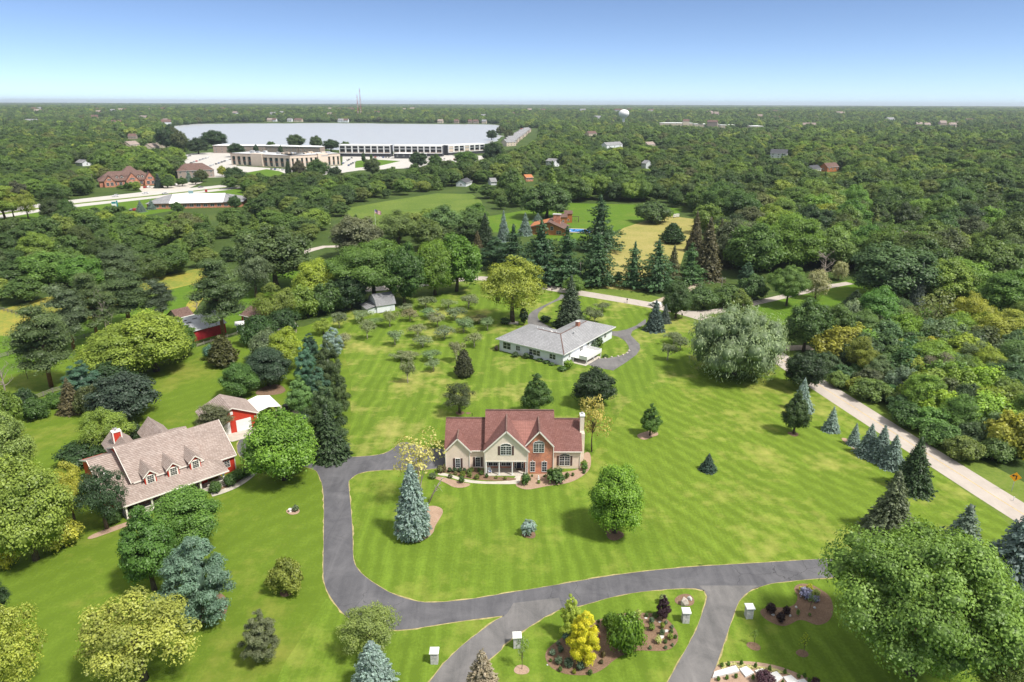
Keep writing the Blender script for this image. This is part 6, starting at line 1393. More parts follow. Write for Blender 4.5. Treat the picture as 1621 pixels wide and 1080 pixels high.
def office():
    P = [g(365, 264.7), g(458.6, 268.7), g(537, 263.6)]
    mx = sum(p[0] for p in P) / 3; my = sum(p[1] for p in P) / 3; Hs = thing('office_building', 'two storey buff stone office building with deep dark window bays', 'office', (mx, my, 0))
    ht = 13.5; Q = [Vector((p[0] - mx, p[1] - my, 0)) for p in P]
    body = MB(); bay = MB(); pil = MB(); cor = MB(); sp = MB(); tw = MB()
    for k in range(2):
        a, b_ = Q[k], Q[k + 1]; d = b_ - a; L = d.length; d.normalize(); nrm = Vector((d.y, -d.x, 0)); ang = math.atan2(d.y, d.x)
        sgn = 1 if k == 0 else -1; 
        def P3(u, w, z): v = a + d * u - nrm * w; return (v.x, v.y, z)
        def bx(B_, u0, u1, w0, w1, z0, z1): B_.add([P3(u0, w0, z0), P3(u1, w0, z0), P3(u1, w1, z0), P3(u0, w1, z0), P3(u0, w0, z1), P3(u1, w0, z1), P3(u1, w1, z1), P3(u0, w1, z1)], [(0, 3, 2, 1), (4, 5, 6, 7), (0, 1, 5, 4), (1, 2, 6, 5), (2, 3, 7, 6), (3, 0, 4, 7)])
        t0, t1 = (L * .36, L * .55) if k == 0 else (L * .54, L * .74)
        bx(body, 0.1, L - .1, 2.0, 30, -.5, ht - .4)
        bx(cor, -.2, L + .2, -.4, 2.0, ht - 3.4, ht - .7); bx(cor, -.2, L + .2, .0, 2.0, -.3, .6)
        nb = 11; 
        for i in range(nb + 1):
            u = L * i / nb
            if t0 - 1 < u < t1 + 1: continue
            bx(pil, max(0, u - 1.5), min(L, u + 1.5), -.2, 1.9, .6, ht - 3.4)
        for i in range(nb):
            u0, u1 = L * i / nb + 1.5, L * (i + 1) / nb - 1.5
            if u1 > t0 and u0 < t1: continue
            w_ = MB(); bx(w_, u0, u1, 1.2, 1.9, .6, 4.6); bx(w_, u0, u1, 1.2, 1.9, 6.2, ht - 3.4); part('window', w_, 'glass_teal', Hs)
            s2 = MB(); bx(s2, u0, u1, 1.1, 1.9, 4.6, 6.2); part('spandrel', s2, 'spandrel', Hs)
        bx(tw, t0, t1, -1.6, 4, -.3, ht + .5)
        rp = MB(); bx(rp, -.4, L + .4, -.7, 30.5, ht - .65, ht - .35); part('roof_edge', rp, 'spandrel', Hs)
        fr = MB(); bx(fr, .5, L - .5, .5, 29.5, ht - .33, ht - .15); part('roof', fr, 'flatroof', Hs)
        for i in range(9):
            u = random.uniform(5, L - 9); w = random.uniform(5, 24); un = MB(); bx(un, u, u + random.uniform(2, 6), w, w + 3, ht - .2, ht + random.uniform(.8, 2.0)); part('roof_unit', un, random.choice(['flatroof', 'beige', 'steel']), Hs)
        if k == 1:
            for i in range(8): dl = MB(); u = t0 + 4.0 + i * 1.15; bx(dl, u, u + .75, -1.72, -1.62, ht - 2.6, ht - 1.2); part('wall_letter', dl, 'steel', Hs)
    part('wall', body, 'office', Hs); part('pillar', pil, 'office', Hs); part('cornice', cor, 'office', Hs); part('stair_tower', tw, 'office', Hs)
office()
def apartments(p0, p1, top, bays, label, brownbays=()):
    a, ang, L = bearing(p0, p1); h = max(8.0, zat(p0[0], top, a[1]))
    Hs = thing('apartment_block', label, 'apartment block', (*a, 0), ang, 'lakeside apartment blocks')
    W = MB(); W.box(0, L, 1.6, 16, -.5, h - .3); part('wall', W, 'charcoal', Hs); r_ = MB(); r_.box(-.2, L + .2, -.2, 16.2, h - .28, h + .2); part('roof', r_, 'white', Hs)
    gb = MB(); gb.box(0, L, .6, 1.6, -.3, h * .26); part('ground_floor', gb, 'charcoal', Hs); bw = L / bays
    for i in range(bays):
        x0 = i * bw; f = MB(); t = bw * .09
        f.box(x0 + .05, x0 + t, -.2, 1.6, h * .27, h - .3); f.box(x0 + bw - t, x0 + bw - .05, -.2, 1.6, h * .27, h - .3); f.box(x0 + t, x0 + bw - t, -.2, 1.6, h * .27, h * .32); f.box(x0 + t, x0 + bw - t, -.2, 1.6, h - 1.4, h - .3)
        part('bay_frame', f, 'white', Hs)
        for k in range(2):
            z0 = h * (.34 + .31 * k)
            gl = MB(); gl.box(x0 + t + .2, x0 + bw * .58, 1.45, 1.58, z0, z0 + h * .25); part('window', gl, 'glass', Hs)
            bl = MB(); bl.box(x0 + t, x0 + bw - t, .2, 1.5, z0 - .25, z0 - .02); bl.box(x0 + t, x0 + bw - t, .1, .2, z0, z0 + 1.0); part('balcony', bl, 'steel' if k else 'taupe', Hs)
        if i in brownbays: q = MB(); q.box(x0 + t, x0 + bw - t, .3, 1.59, h * .33, h - 1.4); part('wood_panel', q, 'beige', Hs)
apartments((535.5, 250), (616, 250), 231.5, 8, 'left white framed apartment block on the lake shore')
apartments((621, 249), (698, 249), 231.5, 8, 'middle white framed apartment block on the lake shore')
apartments((708, 247), (765, 243), 231, 7, 'right white framed apartment block on the lake shore, angled away', (0, 3))
simple_house('dark_kiosk', 'low charcoal pavilion with white roof edge before the middle apartment block', 'pavilion', (622, 252.5), (672, 252.5), 12, 6.5, .6, 'roof_white', 'charcoal', hip=True, win=5)
for i, (p0, p1, lab) in enumerate((((336, 246), (419, 246), 'left taupe terrace with white roof at the water'), ((420, 246), (470, 247), 'middle taupe terrace with white roof at the water'), ((471, 247), (505, 247.5), 'right taupe terrace with white roof at the water'))):
    h_, L_ = simple_house('terrace', lab, 'terrace', p0, p1, 14, 10.5, 1.2, 'roof_white', 'taupe', hip=True, win=9 - 2 * i, storeys=3, group='lakeside terraces')

# ---------------------------------------------------------------- houses among the trees, with what shows of them
FARH = [
 ('dark roofed white gabled house in the right hand woods', (1209, 247), (1250, 247), 14, 6, 5, 'roof_dark', 'white_board'), ('small white house with a slate roof in the right hand woods', (1281, 270), (1301, 270), 10, 4, 3.5, 'roof_dark', 'white_board'),
 ('orange brown house beside the small slate roofed one', (1302, 268), (1330, 268), 10, 5, 4, 'roof_brown', 'orange_wood'), ('low orange brick house beyond the park lawn', (828, 287), (845, 287), 10, 3.6, 2.2, 'orange_wood', 'brick'),
 ('white gabled house below the water tower', (951, 234), (990, 233), 12, 5.5, 4, 'roof_grey', 'white_board'), ('grey roofed house at the end of the green meadow', (733, 295), (748, 294), 9, 3.2, 2.6, 'roof_dark', 'white_board'),
 ('white roofed house right of the grey roofed one', (773, 294), (787, 293), 9, 3.2, 2.6, 'roof_grey', 'white_board'), ('white house with bay windows above the park lawn', (858, 265), (879, 264), 10, 7, 2.4, 'roof_grey', 'white_board'),
 ('white house half hidden above the park lawn', (972, 273), (988, 271), 9, 5, 3, 'roof_grey', 'white_board'), ('pale blue grey house in the dark trees', (1011, 266), (1022, 265), 9, 6, 3, 'roof_grey', 'grey_board'),
 ('small white house in the left woods', (115, 268), (132, 268), 10, 3.6, 3, 'roof_grey', 'white_board'), ('red brown roofed house in the left woods', (197, 225), (216, 225), 14, 5, 5, 'roof_brown', 'taupe'),
 ('left pale roofed house near the lake', (200, 239), (224, 238), 14, 5, 5, 'roof_taupe', 'beige'), ('middle pale roofed house near the lake', (236, 243), (254, 242), 14, 5, 5, 'roof_taupe', 'beige'),
 ('right pale roofed house near the lake', (252, 238), (270, 237), 14, 5, 5, 'roof_taupe', 'beige'), ('brown roofed house deep in the right woods', (1512, 410), (1535, 412), 9, 3, 3.5, 'roof_brown', 'taupe'),
 ('salmon house at the skyline on the left', (150, 191), (158, 191), 18, 7, 5, 'roof_taupe', 'beige'), ('small pale house left of the tan terrace', (88, 238 + 4), (96, 242), 12, 5, 4, 'roof_taupe', 'beige'),
 ('beige house in the trees behind the white gabled one', (926, 215), (946, 215), 16, 6, 5, 'roof_brown', 'beige'), ('pale house behind the lakeside row of roofs', (905, 216), (915, 216), 14, 5, 5, 'roof_grey', 'white_board'),
 ('beige house right of the white gabled one', (1020, 232), (1038, 232), 12, 5, 4, 'roof_taupe', 'beige'), ('red flat roofed shop near the far end of the lake', (819, 207), (830, 207), 20, 5, 1, 'red', 'red'),
 ('white house at the right woodland edge', (1500, 264), (1510, 263), 10, 4, 3, 'roof_grey', 'white_board'), ('tan house glimpsed in the right woods', (1390, 263), (1398, 262), 10, 4, 3, 'roof_taupe', 'beige'),
]
FOOT = []
for lab, p0, p1, d_, e_, ri, rf, wl in FARH:
    sk = random.uniform(-1, 1) * (p0[1] - 168) / 90
    h_, L_ = simple_house('woodland_house', lab, 'house', (p0[0] + (p1[0] - p0[0]) * .18, p0[1] + sk), (p1[0] - (p1[0] - p0[0]) * .18, p1[1] - sk), d_, e_, ri, rf, wl, win=3, storeys=2 if e_ > 5.5 else 1)
# the row of pale gabled roofs running to the right end of the lake
for i in range(11):
    k = i / 10; x = 800 + 30 * k + random.uniform(-1, 1); y = 232 - 22 * k ** .8
    h_, L_ = simple_house('town_house', ['pale town house nearest the lake bend', 'second pale town house from the lake bend', 'third pale town house from the lake bend', 'fourth pale town house from the lake bend', 'fifth pale town house up the lakeside row', 'sixth pale town house up the lakeside row', 'seventh pale town house up the lakeside row', 'eighth pale town house up the lakeside row', 'ninth pale town house up the lakeside row', 'last but one pale town house of the row', 'farthest pale town house of the lakeside row'][i], 'house', (x, y), (x + 15 - 7 * k, y - 1), 13, 7, 4.5, 'roof_grey', 'taupe' if i % 2 else 'beige', win=3, storeys=2, group='lakeside town houses')
# shops, flats and houses near the skyline
random.seed(5)
def skyline(label, px, py, wpx, dep, eave, rise, roof, wall, cat='building', nm='distant_building', hip=True, group=None, win=5):
    return simple_house(nm, label, cat, (px, py), (px + wpx, py), dep, eave, rise, roof, wall, hip=hip, win=win, storeys=2, group=group)
for px, w, py, lab in ((1042, 52, 197.5, 'long beige shopping building left of centre on the far plain'), (1096, 40, 199, 'white roofed store in the far shopping strip'), (1138, 46, 200.5, 'tan store in the far shopping strip'), (1186, 20, 202, 'pale store in the far shopping strip beside the tan one'), (1208, 18, 199.5, 'last store at the right of the far shopping strip')):
    skyline(lab, px, py, w, 40, 9, 1.5, 'roof_white', 'beige', group='far shopping strip')
for i in range(12):
    px = 1430 + (i % 6) * 13 + (i // 6) * 5; py = 191 + (i // 6) * 4 + (i % 3)
    skyline(f'pale house {"in the back row" if i < 6 else "in the front row"} of the far estate, {["first", "second", "third", "fourth", "fifth", "sixth"][i % 6]} from the left', px, py, 9, 16, 9, 6, 'roof_taupe', 'beige', 'house', 'estate_house', False, 'houses of the far estate', 2)
for i in range(3): skyline(['left house of the small far cluster', 'middle house of the small far cluster', 'right house of the small far cluster'][i], 1502 + i * 10, 197 - i * 2, 9, 16, 10, 6, 'roof_taupe', 'beige', 'house', 'estate_house', False, 'small far cluster of houses', 2)
# ================================================================ trees by the car parks and the lake shore
for t in [
 ('oak', 338, 238, 210, 42, DARK, 'large dark tree standing against the lake left of the terraces'), ('oak', 312, 248, 222, 34, VDARK, 'dark tree left of the terraces by the water'), ('oak', 285, 245, 211, 26, OLIVE, 'tall loose tree at the left end of the lake'), ('oak', 262, 242, 205, 30, DARK, 'dark tree where the lake meets the left woods'),
 ('oak', 467, 238, 215.5, 30, (.05, .08, .025), 'left broad tree on the shore behind the office'), ('oak', 499, 238, 217, 22, (.05, .08, .025), 'right broad tree on the shore behind the office'), ('oak', 522, 242, 223, 30, DARK, 'dark trees between the office and the left apartment block'),
 ('oak', 545, 240, 226, 16, MID, 'small crown on the shore behind the left apartment block'), ('oak', 776, 222, 206, 18, DARK, 'dark tree on the right lake shore'), ('oak', 790, 214, 200, 16, OLIVE, 'olive tree at the right tip of the lake'), ('oak', 272, 224, 205, 18, OLIVE, 'olive tree at the left tip of the lake'), ('oak', 268, 214, 200, 14, DARK, 'dark tree on the left lake shore'), ('oak', 427, 240, 227, 14, MID, 'small tree on the shore behind the terraces'),
 ('oak', 404, 248, 232, 9, DARK, 'small round tree before the middle of the left terrace'), ('oak', 443, 250, 233, 8, DARK, 'small round tree before the middle terrace'), ('oak', 373, 252, 230, 28, DARK, 'clump of trees left of the office'),
 ('cedar', 456, 290, 259, 11, VDARK, 'slim dark conifer in front of the office bend'), ('oak', 473, 290, 257, 24, (.055, .055, .028), 'brownish dark tree in front of the office'), ('oak', 502, 287, 255, 38, (.045, .085, .02), 'round green tree in front of the office tower'), ('oak', 529, 288, 266, 22, VDARK, 'dark tree at the right end of the office'),
 ('oak', 372, 296, 268, 36, (.035, .065, .02), 'dense dark tree between highway and office'), ('oak', 350, 283, 266, 15, (.20, .22, .03), 'small lime tree beside the hip roofed building'), ('oak', 318, 292, 272, 22, OLIVE, 'olive tree in front of the hip roofed building'), ('spruce', 298, 292, 274, 12, BLUE2, 'blue spruce in front of the hip roofed building'),
 ('spruce', 250, 302, 279, 15, (.04, .06, .05), 'dark spruce at the right end of the brick clubhouse'), ('oak', 264, 302, 287, 20, MID, 'round bush beside the clubhouse car park'), ('oak', 287, 299, 285, 18, MID, 'round tree left of the hip roofed building drive'), ('oak', 213, 306, 292, 18, YG2, 'lime bush in front of the clubhouse middle gable'), ('oak', 201, 306, 294, 12, MID, 'green bush left of the lime one before the clubhouse'),
 ('oak', 190, 304, 298, 14, GREEN, 'low bush before the clubhouse left end'), ('oak', 308, 296, 284, 18, DARK, 'dark bush at the service road bend'),
 ('oak', 588, 280, 252, 26, (.06, .085, .03), 'olive tree by the lakeside lawn'), ('oak', 660, 268, 242, 30, DARK, 'dark tree in front of the charcoal pavilion'), ('oak', 688, 272, 245, 26, MID, 'green tree right of the charcoal pavilion'), ('oak', 574, 262, 243, 7, DARK, 'slim tree on the lakeside lawn'), ('oak', 586, 260, 246, 5, MID, 'young tree on the lakeside lawn'),
 ('spruce', 222, 340, 322, 15, BLUE2, 'left blue spruce by the strip building'), ('spruce', 239, 336, 320, 13, BLUE2, 'right blue spruce by the strip building'), ('oak', 280, 342, 324, 22, MID, 'tree in front of the strip building left part'), ('oak', 371, 336, 313, 20, (.04, .08, .02), 'tree in front of the strip building right end'),
 ('scots', 8, 355, 303, 48, YG2, 'yellow green roadside tree group at the left edge'), ('ash', 22, 354, 304, 30, (.16, .18, .03), 'yellow green tree on bare trunk near the left edge'), ('ash', 44, 353, 307, 32, (.15, .18, .03), 'yellow green tree by the highway end'), ('oak', 88, 358, 318, 44, (.04, .06, .02), 'dark round tree beside the highway'), ('oak', 107, 358, 320, 30, MID, 'green round tree beside the highway'),
 ('oak', 168, 372, 338, 36, YG, 'yellow green tree below the highway sign'), ('oak', 212, 372, 340, 44, YG, 'second yellow green tree below the highway sign'),
 ('oak', 778, 262, 225, 34, DARK, 'dark tree at the right end of the lake shore'), ('oak', 735, 262, 240, 40, GREEN, 'green tree before the right apartment block'), ('oak', 764, 282, 253, 44, (.085, .12, .035), 'pale green tree right of the apartment blocks'), ('oak', 803, 224, 205, 16, OLIVE, 'brown green tree at the lake corner'),
]:
    tree(*t[:6], t[6])
def each(pts, f):
    for i, p in enumerate(pts): f(i, *p)

# ================================================================ vehicles
def car_proto(kind='car'):
    L, W = 4.6, 1.8; parts = {}
    def side(pts, y0, y1): b = MB(); b.prism(pts, y0, y1); return b
    if kind == 'pickup': body = [(-2.6, .35), (2.6, .35), (2.65, .9), (1.35, 1.05), (.65, 1.75), (-.7, 1.8), (-.75, 1.1), (-2.6, 1.1)]; cab = [(1.2, 1.1), (.6, 1.68), (-.62, 1.7), (-.66, 1.12)]
    elif kind == 'suv': body = [(-2.3, .35), (2.3, .35), (2.35, .85), (1.3, 1.05), (.55, 1.68), (-2.05, 1.72), (-2.32, 1.0)]; cab = [(1.1, 1.08), (.48, 1.6), (-1.95, 1.63), (-2.15, 1.08)]
    else: body = [(-2.25, .32), (2.25, .32), (2.3, .72), (1.15, .92), (.35, 1.42), (-1.1, 1.44), (-1.75, .98), (-2.28, .92)]; cab = [(.98, .96), (.3, 1.36), (-1.04, 1.38), (-1.56, .98)]
    b = MB(); b.prism(body, -W / 2, W / 2); bm = b.mesh('body', M['white'])
    g_ = MB(); g_.prism(cab, -W / 2 - .012, W / 2 + .012); gm = g_.mesh('side_window', M['glass'])
    ws = MB(); k0, k1 = (body[3], body[4]); dx, dz = k1[0] - k0[0], k1[1] - k0[1]
    ws.prism([(k0[0] + dx * .1 + .02, k0[1] + dz * .1 + .02), (k0[0] + dx * .92 + .02, k0[1] + dz * .92 + .02), (k0[0] + dx * .92 - .1, k0[1] + dz * .92), (k0[0] + dx * .1 - .1, k0[1] + dz * .1)], -.72, .72); wm = ws.mesh('windscreen', M['glass'])
    w = MB(); w.lathe([(.2, -.11), (.33, -.11), (.34, 0), (.33, .11), (.2, .11)], 14); tm = w.mesh('wheel', M['rubber']); r_ = MB(); r_.lathe([(.19, -.13), (.19, .13)], 10); rm = r_.mesh('rim', M['steel'])
    return bm, gm, wm, tm, rm
CARS = {k: car_proto(k) for k in ('car', 'suv', 'pickup')}
PAINT = {n_: flat('paint_' + n_, c, .3, 0, .02, .3, .5) for n_, c in (('white', (.72, .72, .72)), ('silver', (.42, .43, .45)), ('black', (.02, .02, .022)), ('red', (.35, .03, .03)), ('blue', (.05, .09, .22)), ('grey', (.16, .165, .17)))}
PB = {}
def car(x, y, ang, kind, paint, label, group=None, parts=True, z=0.0):
    bm, gm, wm, tm, rm = CARS[kind]
    t = thing('parked_car' if kind != 'pickup' else 'pickup_truck', label, 'car' if kind != 'pickup' else 'pickup', (x, y, z), ang, group)
    if (kind, paint) not in PB: q = bm.copy(); q.materials.clear(); q.materials.append(PAINT[paint]); PB[(kind, paint)] = q
    link('body', PB[(kind, paint)], t); link('side_window', gm, t); link('windscreen', wm, t)
    if parts:
        for sx in (-1.4, 1.4):
            for sy in (-.82, .82): w = link('wheel', tm, t, (sx, sy, .34)); w.rotation_euler = (R(90), 0, 0); q = link('rim', rm, w)
        for sy in (-.62, .62):
            h = MB(); h.box(2.24, 2.33, sy - .18, sy + .18, .6, .76); part('headlight', h, 'steel', t); h = MB(); h.box(-2.36, -2.26, sy - .15, sy + .15, .75, .92); part('tail_light', h, PAINT['red'], t)
    return t
def road_angle(px, py, qx, qy): a, b = g(px, py), g(qx, qy); return math.atan2(b[1] - a[1], b[0] - a[0])
x, y = g(1037, 483.5); car(x, y, road_angle(1020, 480, 1090, 495) + math.pi, 'suv', 'white', 'white estate car stopped at the junction by the ranch mailbox', z=.04)
x, y = g(456, 655); car(x, y, R(75), 'pickup', 'black', 'black pickup with a red tail parked behind the carport', z=.06)
ha = road_angle(130, 326, 330, 303)
for px, py, kd, pc, lab, fl in ((181, 316.5, 'suv', 'white', 'white van leading on the far carriageway', 1), (228.5, 311.5, 'car', 'white', 'white saloon on the far carriageway behind the van', 1), (260, 312, 'car', 'silver', 'silver saloon on the near carriageway', 0), (316, 301, 'car', 'grey', 'dark grey saloon on the highway nearest the office', 0)):
    x, y = g(px, py); car(x, y, ha + math.pi * fl, kd, pc, lab, 'cars driving on the highway', z=.05)
LOTS = [((226, 302.5), (237, 301.5), 2, 'beside the brick clubhouse'), ((247, 301), (252, 300.5), 1, 'under the dark spruce of the clubhouse'), ((268, 299), (281, 297.5), 3, 'near the clubhouse drive'), ((205, 338.5), (216, 338), 2, 'left of the strip building'), ((425, 271.5), (455, 273), 5, 'in front of the office bend'), ((520, 264.5), (537, 263), 4, 'at the right end of the office'),
        ((270, 262), (300, 251), 8, 'in the left car park near the lake'), ((285, 268), (330, 253), 10, 'in the second row of the left car park'), ((310, 274), (365, 256), 12, 'in the third row of the left car park'), ((540, 262), (556, 252), 7, 'in the row by the lakeside lawn'), ((548, 266), (562, 258), 4, 'in the short row by the lakeside lawn'), ((590, 251.5), (620, 252), 7, 'before the left apartment block'), ((676, 254), (704, 253), 6, 'before the middle apartment block'), ((715, 254), (745, 252), 6, 'before the right apartment block'), ((1066, 302), (1080, 302), 0, '')]
for a, b_, n_, wh in LOTS:
    for i in range(n_):
        k = (i + .5) / n_ + random.uniform(-.1, .1) / n_; px, py = a[0] + (b_[0] - a[0]) * k, a[1] + (b_[1] - a[1]) * k; x, y = g(px, py); pc = random.choice(['white', 'white', 'silver', 'black', 'grey', 'blue', 'red']); od = ['first', 'second', 'third', 'fourth', 'fifth', 'sixth', 'seventh', 'eighth', 'ninth', 'tenth', 'eleventh', 'twelfth'][i]
        car(x, y, R(random.choice([80, 95, -90])), random.choice(['car', 'suv']), pc, f'{pc} car parked {wh}, {od} from the left', 'parked cars by the lakeside buildings', parts=n_ <= 3)

# ================================================================ poles, wires, signs, mailboxes
def utility_pole(px, py, top, label, arms=1, lamp=False):
    x, y = g(px, py); h = max(5, zat(px, top, y)); t = thing('utility_pole', label, 'utility pole', (x, y, 0))
    b = MB(); b.tube([(0, 0, -.3), (0, 0, h)], [.18, .12], 8); part('pole', b, 'pole', t)
    for k in range(arms): b = MB(); b.box(-1.2, 1.2, -.07, .07, h - .6 - k * 1.1, h - .45 - k * 1.1); part('crossarm', b, 'pole', t)
    for sx in (-1.05, 0, 1.05): b = MB(); b.lathe([(.05, 0), (.07, .1), (.03, .22)], 8, (sx, 0, h - .45)); part('insulator', b, 'steel', t)
    if lamp: b = MB(); b.lathe([(.16, 0), (.2, .15), (.2, .6), (.12, .75)], 10, (.32, 0, h - 2.2)); part('transformer', b, 'steel', t)
    return (x, y, h)
def wire(p, q, label, sag=1.2, r_=.03):
    b = MB(); P = [Vector(p), Vector(q)]; pts = [P[0].lerp(P[1], i / 10) - Vector((0, 0, sag * 4 * (i / 10) * (1 - i / 10))) for i in range(11)]
    b.tube(pts, [r_] * 11, 4, False); o = b.build('power_line', M['black']); tag(o, label, 'power line')
pA = utility_pole(1290, 546, 507, 'leaning pale utility pole above the roadside thicket', 1, True); pB = utility_pole(1139, 478, 436, 'wooden utility pole at the road junction', 1); pC = utility_pole(917, 452, 414, 'weathered utility pole among the white pines', 1)
wire((pA[0] - .9, pA[1], pA[2] - .4), (pB[0] - .9, pB[1], pB[2] - .4), 'upper wire from thicket pole to junction pole'); wire((pA[0] + .9, pA[1], pA[2] - 2), (pB[0] + .9, pB[1], pB[2] - 2), 'lower wire from thicket pole to junction pole'); wire((pB[0], pB[1], pB[2] - .4), (pC[0], pC[1], pC[2] - .4), 'wire from junction pole into the white pines')
fp = [utility_pole(px, py, tp, lab, 1) for px, py, tp, lab in ((25, 308, 290, 'utility pole at the far left woods'), (108, 318, 309, 'short utility pole by the highway trees'), (126, 309, 287, 'tall utility pole left of the clubhouse'), (146, 300, 281, 'utility pole behind the clubhouse'), (227, 283, 266, 'utility pole right of the clubhouse roof'), (294, 286, 270, 'utility pole before the hip roofed building'), (465, 380, 361, 'white topped pole in the scrub wood'))]
for a, b_, lab in ((0, 2, 'long wire over the left woods'), (2, 5, 'long wire over the clubhouse roof')): wire(fp[a], fp[b_], lab, 1.5, .06)
def mailbox(px, py, label, z=0.0):
    x, y = g(px, py); t = thing('mailbox', label, 'mailbox', (x, y, 0), random.uniform(-.3, .3)); b = MB(); b.box(-.08, .08, -.08, .08, -.2, 1.25); part('post', b, 'bark', t)
    b = MB(); b.prism([(-.22, 1.25), (.22, 1.25), (.22, 1.5), (.12, 1.66), (-.12, 1.66), (-.22, 1.5)], -.4, .4); part('box', b, 'black', t)
mailbox(873, 463.5, 'dark mailbox where the ranch drive meets the road'); mailbox(992, 478.5, 'dark mailbox on the ranch side of the road'); mailbox(1079, 502, 'dark mailbox under the junction tree'); mailbox(1604, 773, 'white topped marker by the road at right') if False else None
x, y = g(1211, 584); t = thing('hydrant', 'small pale hydrant on the lawn under the willow', 'hydrant', (x, y, 0)); b = MB(); b.lathe([(.2, 0), (.2, .12), (.14, .14), (.14, .75), (.19, .78), (.12, .98), (.03, 1.04)], 12); part('barrel', b, 'white', t); b = MB(); b.box(-.28, .28, -.06, .06, .52, .66); part('outlet', b, 'steel', t)
x, y = g(928, 450); t = thing('marker_post', 'small white marker post at the verge below the white pines', 'post', (x, y, 0)); b = MB(); b.lathe([(.12, 0), (.12, 1.0), (.05, 1.15)], 10); part('post', b, 'white', t)
x, y = g(1603, 772); t = thing('road_sign', 'yellow diamond warning sign with a black bent arrow by the road', 'road sign', (x, y, 0), R(-25)); h = 2.5; b = MB(); b.box(-.05, .05, -.03, .03, -.2, h + .8); part('post', b, 'steel', t)
b = MB(); s_ = .95; b.prism([(0, h - s_ + .6), (s_, h + .6), (0, h + s_ + .6), (-s_, h + .6)], -.09, -.05); o = part('plate', b, 'signorange', t)
b = MB(); b.box(.05, .22, -.11, -.095, h + .1, h + .75); b.box(-.3, .22, -.11, -.095, h + .75, h + .92); b.prism([(-.3, h + .58), (-.3, h + 1.09), (-.62, h + .83)], -.11, -.095); part('arrow', b, 'black', o)
x, y = g(1606, 787); b = MB(); b.lathe([(.07, 0), (.07, .9), (.02, .95)], 8); o = b.build('marker_post', M['white'], None, (x, y, 0)); tag(o, 'short white reflector post by the road at the right edge', 'post')
# roadside hoardings by the highway
x, y = g(181, 336); t = thing('business_sign', 'teal and white business sign beside the highway', 'sign', (x, y, 0), R(20)); b = MB(); b.box(-1.8, 1.2, -.2, .2, .6, 5.2); part('panel', b, 'white', t); b = MB(); b.box(1.2, 2.0, -.25, .25, 0, 5.6); part('side_panel', b, flat('teal_sign', (.02, .22, .25), .5), t); b = MB(); b.box(-1.6, 1.0, -.22, -.205, 3.6, 4.9); part('band', b, flat('teal_band', (.02, .2, .23), .5), t); b = MB(); b.box(-1.9, 2.0, -.3, .3, 0, .6); part('base', b, 'stone', t)
x, y = g(175, 337.5); b = MB(); b.box(-.7, .7, -.12, .12, .2, 1.9); b.box(-.6, -.45, -.1, .1, 0, .2); o = b.build('notice_board', M['white'], None, (x, y, 0)); tag(o, 'small white notice board left of the teal sign', 'sign')
x, y = g(301, 313.5); t = thing('business_sign', 'pale blue roadside sign behind the strip building', 'sign', (x, y, 0)); b = MB(); b.box(-1.8, 1.8, -.2, .2, 1.0, 3.6); part('panel', b, flat('pale_blue_sign', (.35, .5, .58), .5), t); b = MB(); b.box(-.2, .2, -.15, .15, 0, 1.0); part('post', b, 'steel', t)
x, y = g(325, 309.5); t = thing('business_sign', 'small red roadside sign behind the strip building', 'sign', (x, y, 0)); b = MB(); b.box(-.9, .9, -.2, .2, .8, 2.9); part('panel', b, 'red_barn', t); b = MB(); b.box(-.15, .15, -.12, .12, 0, .8); part('post', b, 'steel', t)
# flag above the tree belt
x, y = g(594, 372); h = zat(594, 333, y); t = thing('flagpole', 'flagpole with a striped flag above the tree belt', 'flag', (x, y, 0)); b = MB(); b.tube([(0, 0, 0), (0, 0, h)], [.09, .05], 8); part('pole', b, 'white', t)
fw, fh = 3.6, 2.1
def cloth(n0, n1, z0, z1, off=0.0):
    b = MB(); N_ = 10
    for i in range(N_):
        u0, u1 = n0 + (n1 - n0) * i / N_, n0 + (n1 - n0) * (i + 1) / N_; f = lambda u: (.06 + u * .95, .22 * math.sin(u * 2.6), -.30 * u)
        a, c = f(u0), f(u1); b.add([(a[0], a[1] + d, z + a[2]) for d in (-.015 - off, .015 + off) for z in (z0, z1)] + [(c[0], c[1] + d, z + c[2]) for d in (-.015 - off, .015 + off) for z in (z0, z1)], [(0, 4, 5, 1), (2, 3, 7, 6), (0, 2, 6, 4), (1, 5, 7, 3)])
    return b
for k in range(13): part('flag_stripe', cloth(0, fw, h - .1 - fh * (k + 1) / 13, h - .1 - fh * k / 13), flat('flag_red', (.5, .03, .04), .8) if k % 2 == 0 and 'flag_red' not in bpy.data.materials else (bpy.data.materials['flag_red'] if k % 2 == 0 else 'white'), t)
part('flag_canton', cloth(0, fw * .42, h - .1 - fh * 7 / 13, h - .09, .012), flat('flag_blue', (.03, .05, .22), .8), t)

# ================================================================ fences
def fence(px, label, rails=3, hgt=1.35, mat='fence', gap=2.6):
    P = [Vector((*g(*p), 0)) for p in px]; t = thing('rail_fence', label, 'fence', P[0])
    for a, b_ in zip(P, P[1:]):
        n_ = max(1, round((b_ - a).length / gap))
        for i in range(n_):
            p, q = a.lerp(b_, i / n_) - P[0], a.lerp(b_, (i + 1) / n_) - P[0]; c = MB(); c.box(p.x - .08, p.x + .08, p.y - .08, p.y + .08, -.1, hgt); part('post', c, mat, t)
            for k in range(rails): z = hgt * (.35 + .27 * k); c = MB(); c.bar((p.x, p.y, z), (q.x, q.y, z), .05, .14); part('rail', c, mat, t)
fence([(-40, 489), (0, 497.5), (52, 511)], 'dark rail fence between meadow and paddock at left')
fence([(-40, 583), (0, 574), (38, 562), (85, 552), (120, 545), (148, 537)], 'dark rail fence in front of the paddock under the pines')
